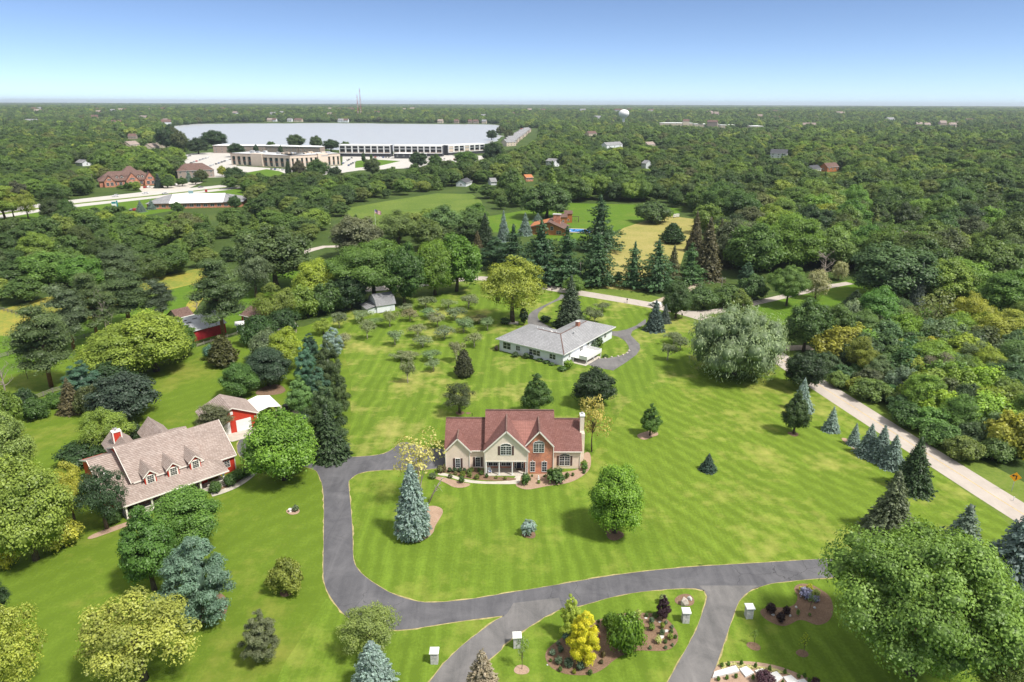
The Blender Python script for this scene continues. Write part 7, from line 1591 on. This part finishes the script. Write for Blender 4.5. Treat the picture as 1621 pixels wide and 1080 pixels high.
fence([(312, 553), (345, 542), (375, 533), (385, 530)], 'pale rail fence along the front of the red barn', 2, 1.1, 'pole')
fence([(238, 588), (275, 573)], 'dark rail fence behind the lime yellow trees')
fence([(55, 640), (85, 628), (130, 616)], 'grey rail fence in the left hedge')

# ================================================================ by the drive: pillars, steps, rocks, bedding
def pillar(px, py, label):
    x, y = g(px, py); t = thing('stone_pillar', label, 'pillar', (x, y, 0), R(random.uniform(-8, 8)), 'stone pillars along the drive'); h = 1.75
    k = 0; z = 0.0
    while z < h - .05:
        hh = random.choice([.2, .24, .28]); hh = min(hh, h - z); xs = sorted([-.48, .48] + [random.uniform(-.25, .25)])
        for a, b_ in zip(xs, xs[1:]):
            for y0, y1 in ((-.48, 0), (0, .48)): c = MB(); j = lambda: random.uniform(-.025, .015); c.box(a + .012, b_ - .012, y0 + .012 + j() * (y0 < 0), y1 - .012 - j() * (y0 >= 0), z + .008, z + hh - .008); part('stone', c, 'stone', t)
        z += hh; k += 1
    c = MB(); c.frustum(-.6, .6, -.6, .6, h, -.6, .6, -.6, .6, h + .14); c.frustum(-.6, .6, -.6, .6, h + .14, -.4, .4, -.4, .4, h + .26); part('cap', c, 'white', t)
for px, py, lab in ((692, 1049, 'stone pillar left of the left drive fork'), (822, 1023, 'stone pillar on the island beside the left drive fork'), (1088, 981.5, 'stone pillar on the island beside the right drive fork'), (1188, 974, 'stone pillar on the lawn right of the right drive fork')): pillar(px, py, lab)
# pale stone steps at the bottom
stp = [[(130, 1035), (150, 980), (350, 920), (385, 970), (340, 985)], [(385, 950), (450, 925), (525, 985), (445, 1025)], [(530, 965), (605, 945), (665, 990), (590, 1030)], [(665, 990), (740, 970), (800, 1030), (735, 1075)], [(800, 1020), (875, 1003), (945, 1060), (870, 1110)], [(935, 1050), (1000, 1035), (1050, 1085), (985, 1130)]]
t0 = zS(*[(385, 950)])[0]; sx, sy = g(*t0); ST = thing('stone_steps', 'flight of pale stone slabs set in the bed at the bottom of the picture', 'steps', (sx, sy, 0))
for i, q in enumerate(stp):
    P = [g(*p) for p in zS(*q)]; ar = sum(P[k][0] * P[(k + 1) % len(P)][1] - P[(k + 1) % len(P)][0] * P[k][1] for k in range(len(P))); P = P[::-1] if ar < 0 else P; n_ = len(P); z = .30 - .02 * i
    b = MB(); b.add([(x - sx, y - sy, -.1) for x, y in P] + [(x - sx, y - sy, z) for x, y in P], [tuple(range(n_, 2 * n_))] + [(k, (k + 1) % n_, (k + 1) % n_ + n_, k + n_) for k in range(n_)]); part('slab', b, flat('pale_slab', (.62, .62, .60), .8, var=.08) if i == 0 else bpy.data.materials['pale_slab'], ST)
def rock(px, py, wpx, label, mat='rock', tall=.7, group=None):
    x, y = g(px, py); w = wpx / FPX * depth(y) / 2; iv, f = ico(); rg = np.random.default_rng(int(px * 7 + py)); v = iv * np.array([w, w * .75, w * tall]) * (1 + rg.normal(size=(12, 1)) * .14)
    b = MB(); b.add([tuple(p + np.array([0, 0, w * tall * .4])) for p in v], [tuple(q) for q in f]); o = b.build('boulder', M[mat], None, (x, y, 0)); o.rotation_euler = (0, 0, rg.uniform(0, 6)); tag(o, label, 'rock', group)
for p, lab in (((700, 425), 'pale stone by the left dark barberry'), ((865, 432), 'pale stone right of the front barberry'), ((920, 350), 'pale stone between barberries and lavender'), ((1093, 355), 'pale stone under the small bed tree'), ((1002, 172), 'pale stone between the two golden shrubs'), ((1098, 190), 'pale stone behind the lavender')):
    q = zS(p)[0]; rock(*q, 6, lab, 'stone')
for p, w, lab in (((1352, 455), 6, 'pale rock under the purple tree'), ((1428, 558), 9, 'flat pale rock on the right of the island bed'), ((1375, 628), 10, 'pale rock by the cream flowers of the island bed'), ((1195, 412), 6, 'pale rock right of the big yew')): q = zBed(p)[0]; rock(*q, w, lab, 'stone', .4)
q = zC((815, 722))[0]; rock(q[0], q[1] + 1, 15, 'upright brown boulder in its own round bed', 'rock', 1.3); q = zC((838, 705))[0]; rock(*q, 10, 'smaller pale boulder leaning on the brown one', 'stone', 1.0)
q = zB((418, 50))[0]; rock(*q, 8, 'brown boulder at the foot of the pine row', 'rock', .8)
for i, p in enumerate(((650, 480), (690, 475), (720, 468), (745, 455), (755, 440), (610, 487), (575, 490))): q = zJ(p)[0]; rock(*q, 5, ['pale edging stone at the middle of the ranch drive border', 'edging stone second along the ranch drive border', 'edging stone third along the ranch drive border', 'edging stone fourth along the ranch drive border', 'edging stone last along the ranch drive border', 'edging stone left in the ranch drive border', 'edging stone nearest the ranch patio'][i], 'rock', .6, 'stones edging the ranch drive')
def bush(z, p, w, top, c, label, kind='ball', group=None, name='shrub'):
    q = z(p)[0]; k = {zE: 5.789, zS: 6.0, zBed: 7.2, zC: 2.843, zD: 2.843, zF: 4.266, zG: 5.789}[z]; t_ = z((p[0], p[1] - top))[0]
    return tree(kind, q[0], q[1], t_[1], w / k, c, label, 'shrub', name, group)
# foundation planting of the cream house (foot, breadth, height in the enlarged view)
SG = (.06, .10, .02)
for p, w, h_, c, lab in (((305, 838), 66, 62, MID, 'large round clipped bush outside the path'), ((890, 852), 98, 105, MID, 'tall rounded bush by the porch steps'), ((1165, 828), 195, 125, (.05, .09, .02), 'very broad dome bush below the brick wall'), ((395, 738), 50, 42, (.12, .14, .03), 'olive ball at the back of the left bed'),
    ((368, 758), 56, 46, SG, 'green ball beside the olive ball'), ((313, 782), 58, 50, (.11, .14, .02), 'lime ball near the path bend'), ((250, 766), 36, 34, (.13, .13, .05), 'tan tinted ball left of the lime one'), ((380, 788), 48, 44, (.10, .13, .02), 'lime ball right of the path bend'), ((445, 804), 52, 44, (.09, .12, .02), 'ball bush at the middle of the left bed'), ((485, 766), 48, 42, SG, 'ball bush under the porch corner'),
    ((460, 738), 34, 38, MID, 'small bush against the wing wall'), ((533, 796), 34, 46, MID, 'upright bush at the porch corner post'), ((620, 800), 34, 30, (.13, .15, .03), 'left lime bush before the porch'), ((703, 808), 36, 32, (.13, .15, .03), 'right lime bush before the porch'), ((1430, 716), 74, 68, GREEN, 'round bush at the right corner of the house'), ((1425, 672), 62, 48, YG2, 'lime bush behind the right corner one'), ((1424, 746), 38, 34, MID, 'small bush in front of the right corner one'),
    ((1270, 788), 48, 50, SG, 'ball bush right of the broad dome'), ((1322, 770), 34, 34, (.08, .11, .03), 'small bush under the arched right window'), ((1010, 842), 36, 36, YG2, 'lime bush below the brick wall'), ((950, 780), 22, 22, MID, 'tiny bush left of the brick windows'), ((1060, 782), 22, 20, MID, 'tiny bush between the brick windows'),
    ((105, 745), 70, 62, (.11, .12, .04), 'loose olive bush at the left of the entrance bed'), ((142, 742), 50, 60, (.12, .10, .05), 'brownish bush at the left of the entrance bed'), ((200, 798), 46, 40, (.10, .11, .06), 'grey bush on the pale chips'), ((40, 800), 80, 50, (.09, .12, .05), 'grey green bush by the birch'),
    ((195, 740), 50, 40, DARK, 'first dark hedge bush under the left window'), ((240, 742), 55, 40, DARK, 'second dark hedge bush under the left window'), ((290, 742), 55, 40, DARK, 'third dark hedge bush under the left window'), ((330, 738), 40, 36, DARK, 'last dark hedge bush under the left window')):
    bush(zE, p, w, h_, c, lab + ' of the cream house')
# island bed
Q = zBed
bush(Q, (970, 800), 440, 430, (.085, .150, .014), 'massive rounded yew filling the middle of the island bed', 'shrub'); bush(Q, (800, 560), 220, 200, (.08, .142, .014), 'upper left lobe of the massive yew', 'shrub')
bush(Q, (480, 905), 380, 560, (.40, .38, .02), 'bright golden conifer in the island bed', 'softpine', name='conifer'); bush(Q, (330, 640), 260, 480, (.26, .32, .05), 'pale lime conifer behind the golden one', 'softpine', name='conifer')
bush(Q, (1385, 425), 165, 270, PURPLE, 'purple leaved small tree at the right of the island bed', 'egg', name='broadleaf_tree'); bush(Q, (1385, 240), 110, 95, (.16, .2, .08), 'pale bush behind the purple tree', 'ball')
for p, w, h_, c, lab in (((205, 940), 95, 85, (.07, .10, .055), 'left grey green mound'), ((315, 970), 115, 95, (.06, .09, .05), 'middle grey green mound'), ((450, 1000), 110, 100, (.055, .085, .05), 'right grey green mound'), ((300, 690), 130, 120, (.05, .10, .07), 'teal juniper'), ((135, 840), 80, 65, (.09, .13, .08), 'pale mound at the left rim'), ((225, 800), 75, 65, (.08, .12, .07), 'pale mound inside the left rim'), ((200, 725), 60, 50, (.12, .15, .09), 'silver mound at the top left rim'),
    ((110, 920), 40, 40, SG, 'tiny plant at the left rim'), ((220, 1025), 55, 55, SG, 'small green plant at the lower left rim'), ((380, 1050), 50, 50, (.16, .17, .02), 'yellow flowered plant at the lower rim'), ((560, 1060), 60, 60, SG, 'small green plant at the lower rim'), ((710, 860), 60, 70, (.10, .08, .03), 'bronze plant right of the golden conifer'), ((630, 770), 60, 50, MID, 'dark little plant by the golden conifer'), ((690, 935), 50, 50, (.09, .08, .04), 'bronze little plant at the right of the mounds'),
    ((1255, 470), 70, 70, (.08, .12, .07), 'grey green ball right of the yew'), ((1258, 550), 80, 80, (.12, .18, .03), 'light green ball right of the yew'), ((1105, 390), 80, 75, (.26, .3, .08), 'lime hydrangea behind the yew'), ((1380, 530), 55, 75, (.16, .2, .03), 'lime plant in the right half'), ((1375, 605), 65, 75, (.07, .11, .05), 'grey mound in the right half'), ((1333, 700), 80, 90, (.38, .40, .16), 'cream flowered plant'), ((1475, 650), 75, 70, (.14, .19, .03), 'light green plant by the right rim'),
    ((1415, 695), 52, 45, SG, 'small mound in front of the light green plant'), ((1245, 765), 45, 42, (.09, .13, .06), 'lone small mound at the lower right'), ((1420, 760), 42, 38, (.09, .13, .06), 'small mound at the lower right rim'), ((1497, 730), 38, 36, (.09, .13, .06), 'small mound at the far right rim'), ((1530, 640), 45, 45, SG, 'mound touching the right rim'), ((1490, 525), 45, 40, (.10, .14, .08), 'silver mound by the right rim'), ((1420, 480), 45, 42, (.10, .14, .08), 'silver mound under the purple tree'), ((1485, 575), 50, 40, SG, 'low mound beside the flat pale rock'), ((1200, 395), 50, 40, SG, 'low plant behind the pale rock'), ((1300, 400), 80, 60, SG, 'spreading plant left of the purple tree'),
    ((640, 525), 40, 36, SG, 'tiny plant left of the yew top'), ((570, 490), 50, 42, (.2, .13, .03), 'orange flowered plant at the upper rim'), ((655, 465), 40, 36, SG, 'tiny plant at the upper rim'), ((615, 580), 36, 34, SG, 'tiny plant in the chips left of the yew'), ((565, 555), 30, 28, SG, 'tiniest plant in the chips left of the yew'), ((620, 630), 28, 26, SG, 'tiny seedling beside the red stake')):
    bush(Q, p, w, h_, c, lab + ' in the island bed')
q = Q((655, 675))[0]; x, y = g(*q); b = MB(); b.bar((0, 0, 0), (.1, 0, 1.1), .06, .06); b.bar((.25, .1, 0), (.05, 0, .9), .05, .05); b.bar((.0, 0, .6), (.3, .05, .75), .05, .05); o = b.build('garden_stake', M['red_barn'], None, (x, y, 0)); tag(o, 'small red garden stake ornament in the island bed', 'ornament')
q = zBed((75, 955))[0]; rock(*q, 3.5, 'tiny white stone at the left rim of the island bed', 'stone')
# right bed and the steps bed
for p, w, h_, c, lab in (((678, 400), 105, 85, (.028, .014, .013), 'left dark purple barberry'), ((822, 412), 80, 75, (.028, .014, .013), 'right dark purple barberry'), ((772, 488), 85, 90, (.028, .014, .013), 'front dark purple barberry'), ((965, 200), 52, 50, (.36, .36, .03), 'left golden shrub'), ((1045, 182), 62, 54, (.36, .36, .03), 'right golden shrub'), ((1010, 255), 130, 85, (.22, .22, .34), 'lavender clump'), ((1105, 290), 70, 50, (.22, .22, .32), 'second lavender clump'), ((1100, 225), 90, 45, (.2, .24, .05), 'lime perennials behind the lavender'), ((935, 425), 34, 60, (.12, .18, .04), 'grass tuft'), ((1048, 430), 30, 30, (.12, .17, .04), 'little green tuft')):
    bush(zS, p, w, h_, c, lab + ' in the bed beside the honey locust')
bush(zS, (1050, 370), 110, 150, (.12, .18, .05), 'thin young tree in the bed beside the honey locust', 'sapling', name='young_tree')
bush(zS, (520, 715), 90, 150, (.10, .15, .03), 'young tree in the left mulch ring by the stone pillar', 'sapling', name='young_tree'); bush(zS, (992, 785), 110, 190, (.20, .24, .02), 'yellow leaved young tree in the right mulch ring', 'sapling', name='young_tree'); q = zC((85, 1022))[0]; tree('sapling', q[0], q[1], zC((85, 880))[0][1], 26, (.14, .19, .08), 'thin pale young tree in a chip ring on the island', 'tree', 'young_tree')
for p, k, lab in (((403, 905), 1, 'first cone box bush above the steps'), ((537, 928), 1, 'second cone box bush above the steps'), ((671, 955), 1, 'third cone box bush above the steps'), ((817, 985), 1, 'fourth cone box bush above the steps'), ((513, 1045), 1, 'cone box bush below the second slab'), ((795, 1090), 1, 'cone box bush below the fourth slab'), ((218, 922), 0, 'first ball box bush at the left of the steps'), ((281, 910), 0, 'second ball box bush at the left of the steps'), ((185, 1055), 0, 'left ball box bush under the first slab'), ((268, 1040), 0, 'middle ball box bush under the first slab'), ((352, 1025), 0, 'right ball box bush under the first slab'), ((948, 1020), 0, 'first ball box bush at the right of the steps'), ((1003, 1015), 0, 'second ball box bush at the right of the steps'), ((1045, 1060), 0, 'third ball box bush at the right of the steps')):
    bush(zS, p, 36 if k else 40, 58 if k else 44, (.07, .13, .015), lab, 'egg' if k else 'ball')
bush(zS, (620, 1085), 190, 115, (.055, .025, .035), 'purple leaved shrub in front of the steps', 'shrub'); bush(zS, (1110, 1090), 90, 70, (.04, .018, .02), 'dark purple shrub at the right end of the steps', 'ball')
b = MB(); rg = np.random.default_rng(3)
fl = smooth_loop(zS((190, 900), (330, 880), (480, 910), (640, 930), (800, 960), (880, 1000), (760, 985), (620, 960), (500, 945), (400, 960), (330, 905), (220, 950)), 0)
xs = [p[0] for p in fl]; ys = [p[1] for p in fl]
for _ in range(1500):
    px, py = rg.uniform(min(xs), max(xs)), rg.uniform(min(ys), max(ys))
    if not inpoly(np.array([px]), np.array([py]), fl)[0]: continue
    x, y = g(px, py); s_ = rg.uniform(.06, .14); b.add([(x - s_, y, .06 + s_), (x, y - s_, .1 + s_), (x + s_, y, .06 + s_), (x, y + s_, .12 + s_)], [(0, 1, 2, 3)])
o = b.build('flower_carpet', flat('cream_flowers', (.42, .40, .16), .9, var=.4, scale=3)); tag(o, kind='stuff')
# small beds on the right lawn edge, ranch house shrubs, farmhouse shrubs
for p, w, h_, c, lab in (((676, 420), 55, 42, MID, 'round bush in the chip bed under the olive grey spruce'), ((655, 455), 85, 70, (.13, .19, .05), 'pale green bush before the olive grey spruce'), ((728, 372), 22, 14, DARK, 'tiny bush at the top of the chip bed'), ((757, 395), 18, 14, DARK, 'tiny bush at the right of the chip bed')): bush(zD, p, w, h_, c, lab)
for p, w, h_, c, lab in (((812, 598), 100, 85, (.13, .21, .02), 'bright lime ball at the ranch house corner'), ((425, 505), 72, 52, (.045, .075, .02), 'dark bush under the ranch house middle window'), ((325, 492), 75, 45, (.05, .08, .03), 'left low bush along the ranch house front'), ((152, 442), 40, 55, (.05, .035, .03), 'dark red bush at the left ranch house corner'), ((475, 505), 45, 35, MID, 'small bush right of the dark one at the ranch house'), ((545, 530), 70, 26, MID, 'first low hedge bush along the ranch house'), ((610, 548), 70, 26, MID, 'second low hedge bush along the ranch house'), ((660, 568), 60, 26, MID, 'third low hedge bush along the ranch house'), ((760, 612), 110, 34, MID, 'low hedge before the ranch house corner'), ((1078, 390), 115, 90, (.05, .085, .025), 'large dark green mound beside the deck'), ((1035, 415), 95, 80, (.09, .13, .08), 'grey green mound beside the deck'), ((1105, 305), 34, 62, VDARK, 'dark upright bush at the end of the ranch wing'), ((1150, 490), 60, 25, SG, 'green plants in the ranch drive border'), ((665, 245), 50, 25, (.13, .16, .04), 'yellowish bush behind the ranch roof')): bush(zG, p, w, h_, c, lab)
for p, w, h_, c, lab in (((1040, 780), 95, 70, MID, 'first bush by the farmhouse porch end'), ((1140, 735), 95, 75, (.045, .085, .02), 'second bush by the farmhouse porch end'), ((1190, 690), 110, 60, GREEN, 'third bush between farmhouse and path'), ((1245, 670), 85, 55, MID, 'last bush between farmhouse and path'), ((1280, 615), 35, 22, SG, 'tiny bush at the start of the farmhouse path'), ((350, 990), 130, 80, MID, 'leafy bush below the farmhouse porch corner'), ((480, 960), 60, 50, (.07, .04, .03), 'reddish bush at the farmhouse porch corner')): bush(zF, p, w, h_, c, lab, 'shrub')
# bedding in the small round bed, patio stones, garden ornaments
q = zB((175, 322))[0]; x, y = g(*q); o = MB(); o.lathe([(.25, 0), (.2, .3), (.32, .5), (.28, .62)], 10); o = o.build('flower_urn', M['white'], None, (x, y, 0)); tag(o, 'white urn in the small round bed on the left lawn', 'urn'); tree('ball', q[0] + 9, q[1] - 1, q[1] - 11, 11, (.09, .12, .06), 'grey green plant beside the white urn on the left lawn', 'plant', 'plant')
x, y = g(799, 511.5); b = MB(); b.box(-2.2, 2.2, -1.4, 1.4, -.05, .1); b.box(-2.0, .2, -1.2, 1.2, .1, .16); o = b.build('stone_patio', M['concrete'], None, (x + 2.2, y, 0)); tag(o, 'small pale stone patio under the lime yellow ash', 'patio')
x, y = g(*zE((1008, 806))[0]); t = thing('garden_statue', 'small white garden statue in front of the brick wall', 'statue', (x, y, 0)); b = MB(); b.lathe([(.2, 0), (.2, .15), (.12, .2), (.16, .5), (.1, .7), (.13, .8), (.02, .95)], 10); part('figure', b, 'white', t)
# rocking chair and plants on the porch
t = thing('porch_chair', 'white rocking chair with blue cushion on the cream house porch', 'chair', (-4.25, 119.1 - 2.0, .12), R(25))
b = MB(); b.box(-.3, .3, -.3, .3, .38, .44); part('seat', b, flat('blue_cushion', (.25, .3, .45), .8), t); b = MB(); b.box(-.3, .3, .26, .32, .44, 1.15); part('backrest', b, 'white', t)
for sx in (-.28, .28): b = MB(); b.box(sx - .03, sx + .03, -.4, .45, .0, .06); b.box(sx - .03, sx + .03, -.28, -.22, .06, .62); b.box(sx - .03, sx + .03, .22, .28, .06, .62); b.box(sx - .04, sx + .04, -.32, .3, .62, .67); part('arm', b, 'white', t)
b = MB(); b.box(-.55, .55, -.3, .3, 0, .03); o = b.build('door_mat', M['bark'], None, (1.45, 119.1 - .6, .122)); tag(o, 'brown door mat at the front door of the cream house', 'door mat')
x, y = g(1058, 303); 
for i, (px, py) in enumerate(((1066, 342.5), (1071, 342))):
    x, y = g(px, py); t = thing('beehive', ['left white box at the end of the hay field', 'right white box at the end of the hay field'][i], 'box', (x, y, 0)); b = MB(); b.box(-.9, .9, -.6, .6, .4, 1.9); part('box', b, 'white', t); b = MB(); b.box(-1.0, 1.0, -.7, .7, 1.9, 2.05); part('lid', b, 'roof_white', t); b = MB(); b.box(-.8, .8, -.5, .5, 0, .4); part('stand', b, 'bark', t)

# ================================================================ skyline: water tower, radio masts
x, y = g(984, 197); s_ = depth(y) / FPX; t = thing('water_tower', 'white spheroid water tower on a slim stem at the skyline', 'water tower', (x, y, 0)); zb = zat(984, 172, y); zt = zat(984, 186.3, y); Rr = 8.4 * s_
b = MB(); H2 = (zb - zt); b.lathe([(.26 * Rr, zt - .4), (.62 * Rr, zt + .12 * H2), (.9 * Rr, zt + .34 * H2), (Rr, zt + .52 * H2), (.93 * Rr, zt + .72 * H2), (.68 * Rr, zt + .89 * H2), (.3 * Rr, zt + .98 * H2), (.04 * Rr, zb)], 24); part('tank', b, 'white', t, True)
b = MB(); b.lathe([(.42 * Rr, -2), (.24 * Rr, zt * .3), (.22 * Rr, zt * .8), (.3 * Rr, zt)], 18); part('stem', b, 'white', t, True)
b = MB(); b.tube([(0, 0, zb - .5), (0, 0, zb + 3)], [.3, .2], 6); part('mast', b, 'steel', t)
for i, (px, top, lab) in enumerate(((564, 153, 'left lattice radio mast beyond the lake'), (568.5, 143, 'taller right lattice radio mast beyond the lake'))):
    x, y = 0, 3000.0; x = ray(px, 180)[0] / ray(px, 180)[1] * y; z0 = float(hill(x, y)); h = zat(px, top, y) - z0; t = thing('radio_mast', lab, 'radio mast', (x, y, z0), 0, 'radio masts beyond the lake'); w0 = 3.2
    for a in range(3):
        an = a * 2.094; b = MB(); b.tube([(w0 * math.cos(an), w0 * math.sin(an), -2), (w0 * .5 * math.cos(an), w0 * .5 * math.sin(an), h)], [.45, .3], 5); part('leg', b, 'white' if a % 2 else 'red_barn', t)
    for k in range(14):
        z = h * (k + .5) / 14; w = w0 * (1 - .5 * z / h)
        b = MB()
        for a in range(3): p, q = a * 2.094, (a + 1) * 2.094; b.bar((w * math.cos(p), w * math.sin(p), z), (w * math.cos(q), w * math.sin(q), z + h / 14), .35, .35)
        part('brace', b, 'red_barn' if k % 4 < 2 else 'white', t)
# houses along the far shore
for i, (px, w) in enumerate(((420, 9), (428, 6), (452, 7), (463, 12), (532, 8), (541, 7), (716, 7), (738, 6), (746, 8), (690, 8), (760, 7), (306, 6))):
    simple_house('shore_house', f'pale house on the far lake shore, {["first", "second", "third", "fourth", "fifth", "sixth", "ninth", "tenth", "eleventh", "eighth", "twelfth", "outlying leftmost"][i]} in the row', 'house', (px, 196.3), (px + w, 196.3), 14, 8, 6, random.choice(['roof_grey', 'roof_taupe', 'roof_brown']), random.choice(['white_board', 'beige', 'taupe']), win=2, storeys=2, group='houses on the far lake shore')

# pale roofs scattered through the woods towards the skyline
rq = np.random.default_rng(12); RM = [(r_, w_) for r_ in ('roof_taupe', 'roof_grey', 'roof_brown') for w_ in ('beige', 'white_board', 'taupe')]; HM = {}
for reg, x0, x1, y0, y1, n_ in (('on the far left plain', 30, 262, 1700, 3600, 16), ('beyond the lake', 330, 790, 2900, 4300, 14), ('behind the water tower', 800, 1040, 2700, 4300, 12), ('on the far right plain', 1060, 1600, 1700, 3600, 13)):
    for i in range(n_):
        yy = rq.uniform(y0, y1); px = rq.uniform(x0, x1); xx = ray(px, 175)[0] / ray(px, 175)[1] * yy; k = int(rq.integers(len(RM))); L, D, e, r_ = rq.uniform(16, 34), rq.uniform(12, 18), rq.uniform(14, 18), rq.uniform(5, 8)
        t = thing('distant_house', f'pale house showing among the trees {reg}', 'house', (xx, yy, float(hill(xx, yy))), rq.uniform(-.5, .5), f'pale houses among the trees {reg}')
        b = MB(); b.box(0, L, 0, D, -4, e); part('wall', b, RM[k][1], t)
        b = MB(); gable_roof(b, 0, L, D / 2, D / 2, e + .1, e + r_, .5, .3, .5); part('roof', b, RM[k][0], t)
        b = MB(); b.add([(0, 0, e - .1), (0, D, e - .1), (0, D / 2, e + r_ - .4), (.4, 0, e - .1), (.4, D, e - .1), (.4, D / 2, e + r_ - .4)], [(0, 1, 2), (5, 4, 3), (0, 3, 4, 1), (1, 4, 5, 2), (2, 5, 3, 0)]); part('gable', b, RM[k][1], t)
# bare stem of the birch clump leaning towards the house
x, y = g(680, 798); zt = zat(704, 757, y); t = thing('birch_tree', 'pale bare birch stem leaning right towards the cream house', 'tree', (x, y, 0)); b = MB(); dx = 24 / FPX * depth(y)
b.tube([(0, 0, -.2), (dx * .45, .1, zt * .5), (dx, .1, zt)], [.17, .12, .07], 7); rb = np.random.default_rng(8)
for k in range(16):
    u = rb.uniform(.35, 1); p = Vector((dx * u, .1, zt * u)); q = p + Vector((rb.uniform(-.4, 1.6), rb.normal() * .8, rb.uniform(.1, 1.3))); b.tube([p, p.lerp(q, .5) + Vector((0, 0, .15)), q], [.05, .035, .012], 4, False)
part('trunk', b, 'bark_pale', t, True)
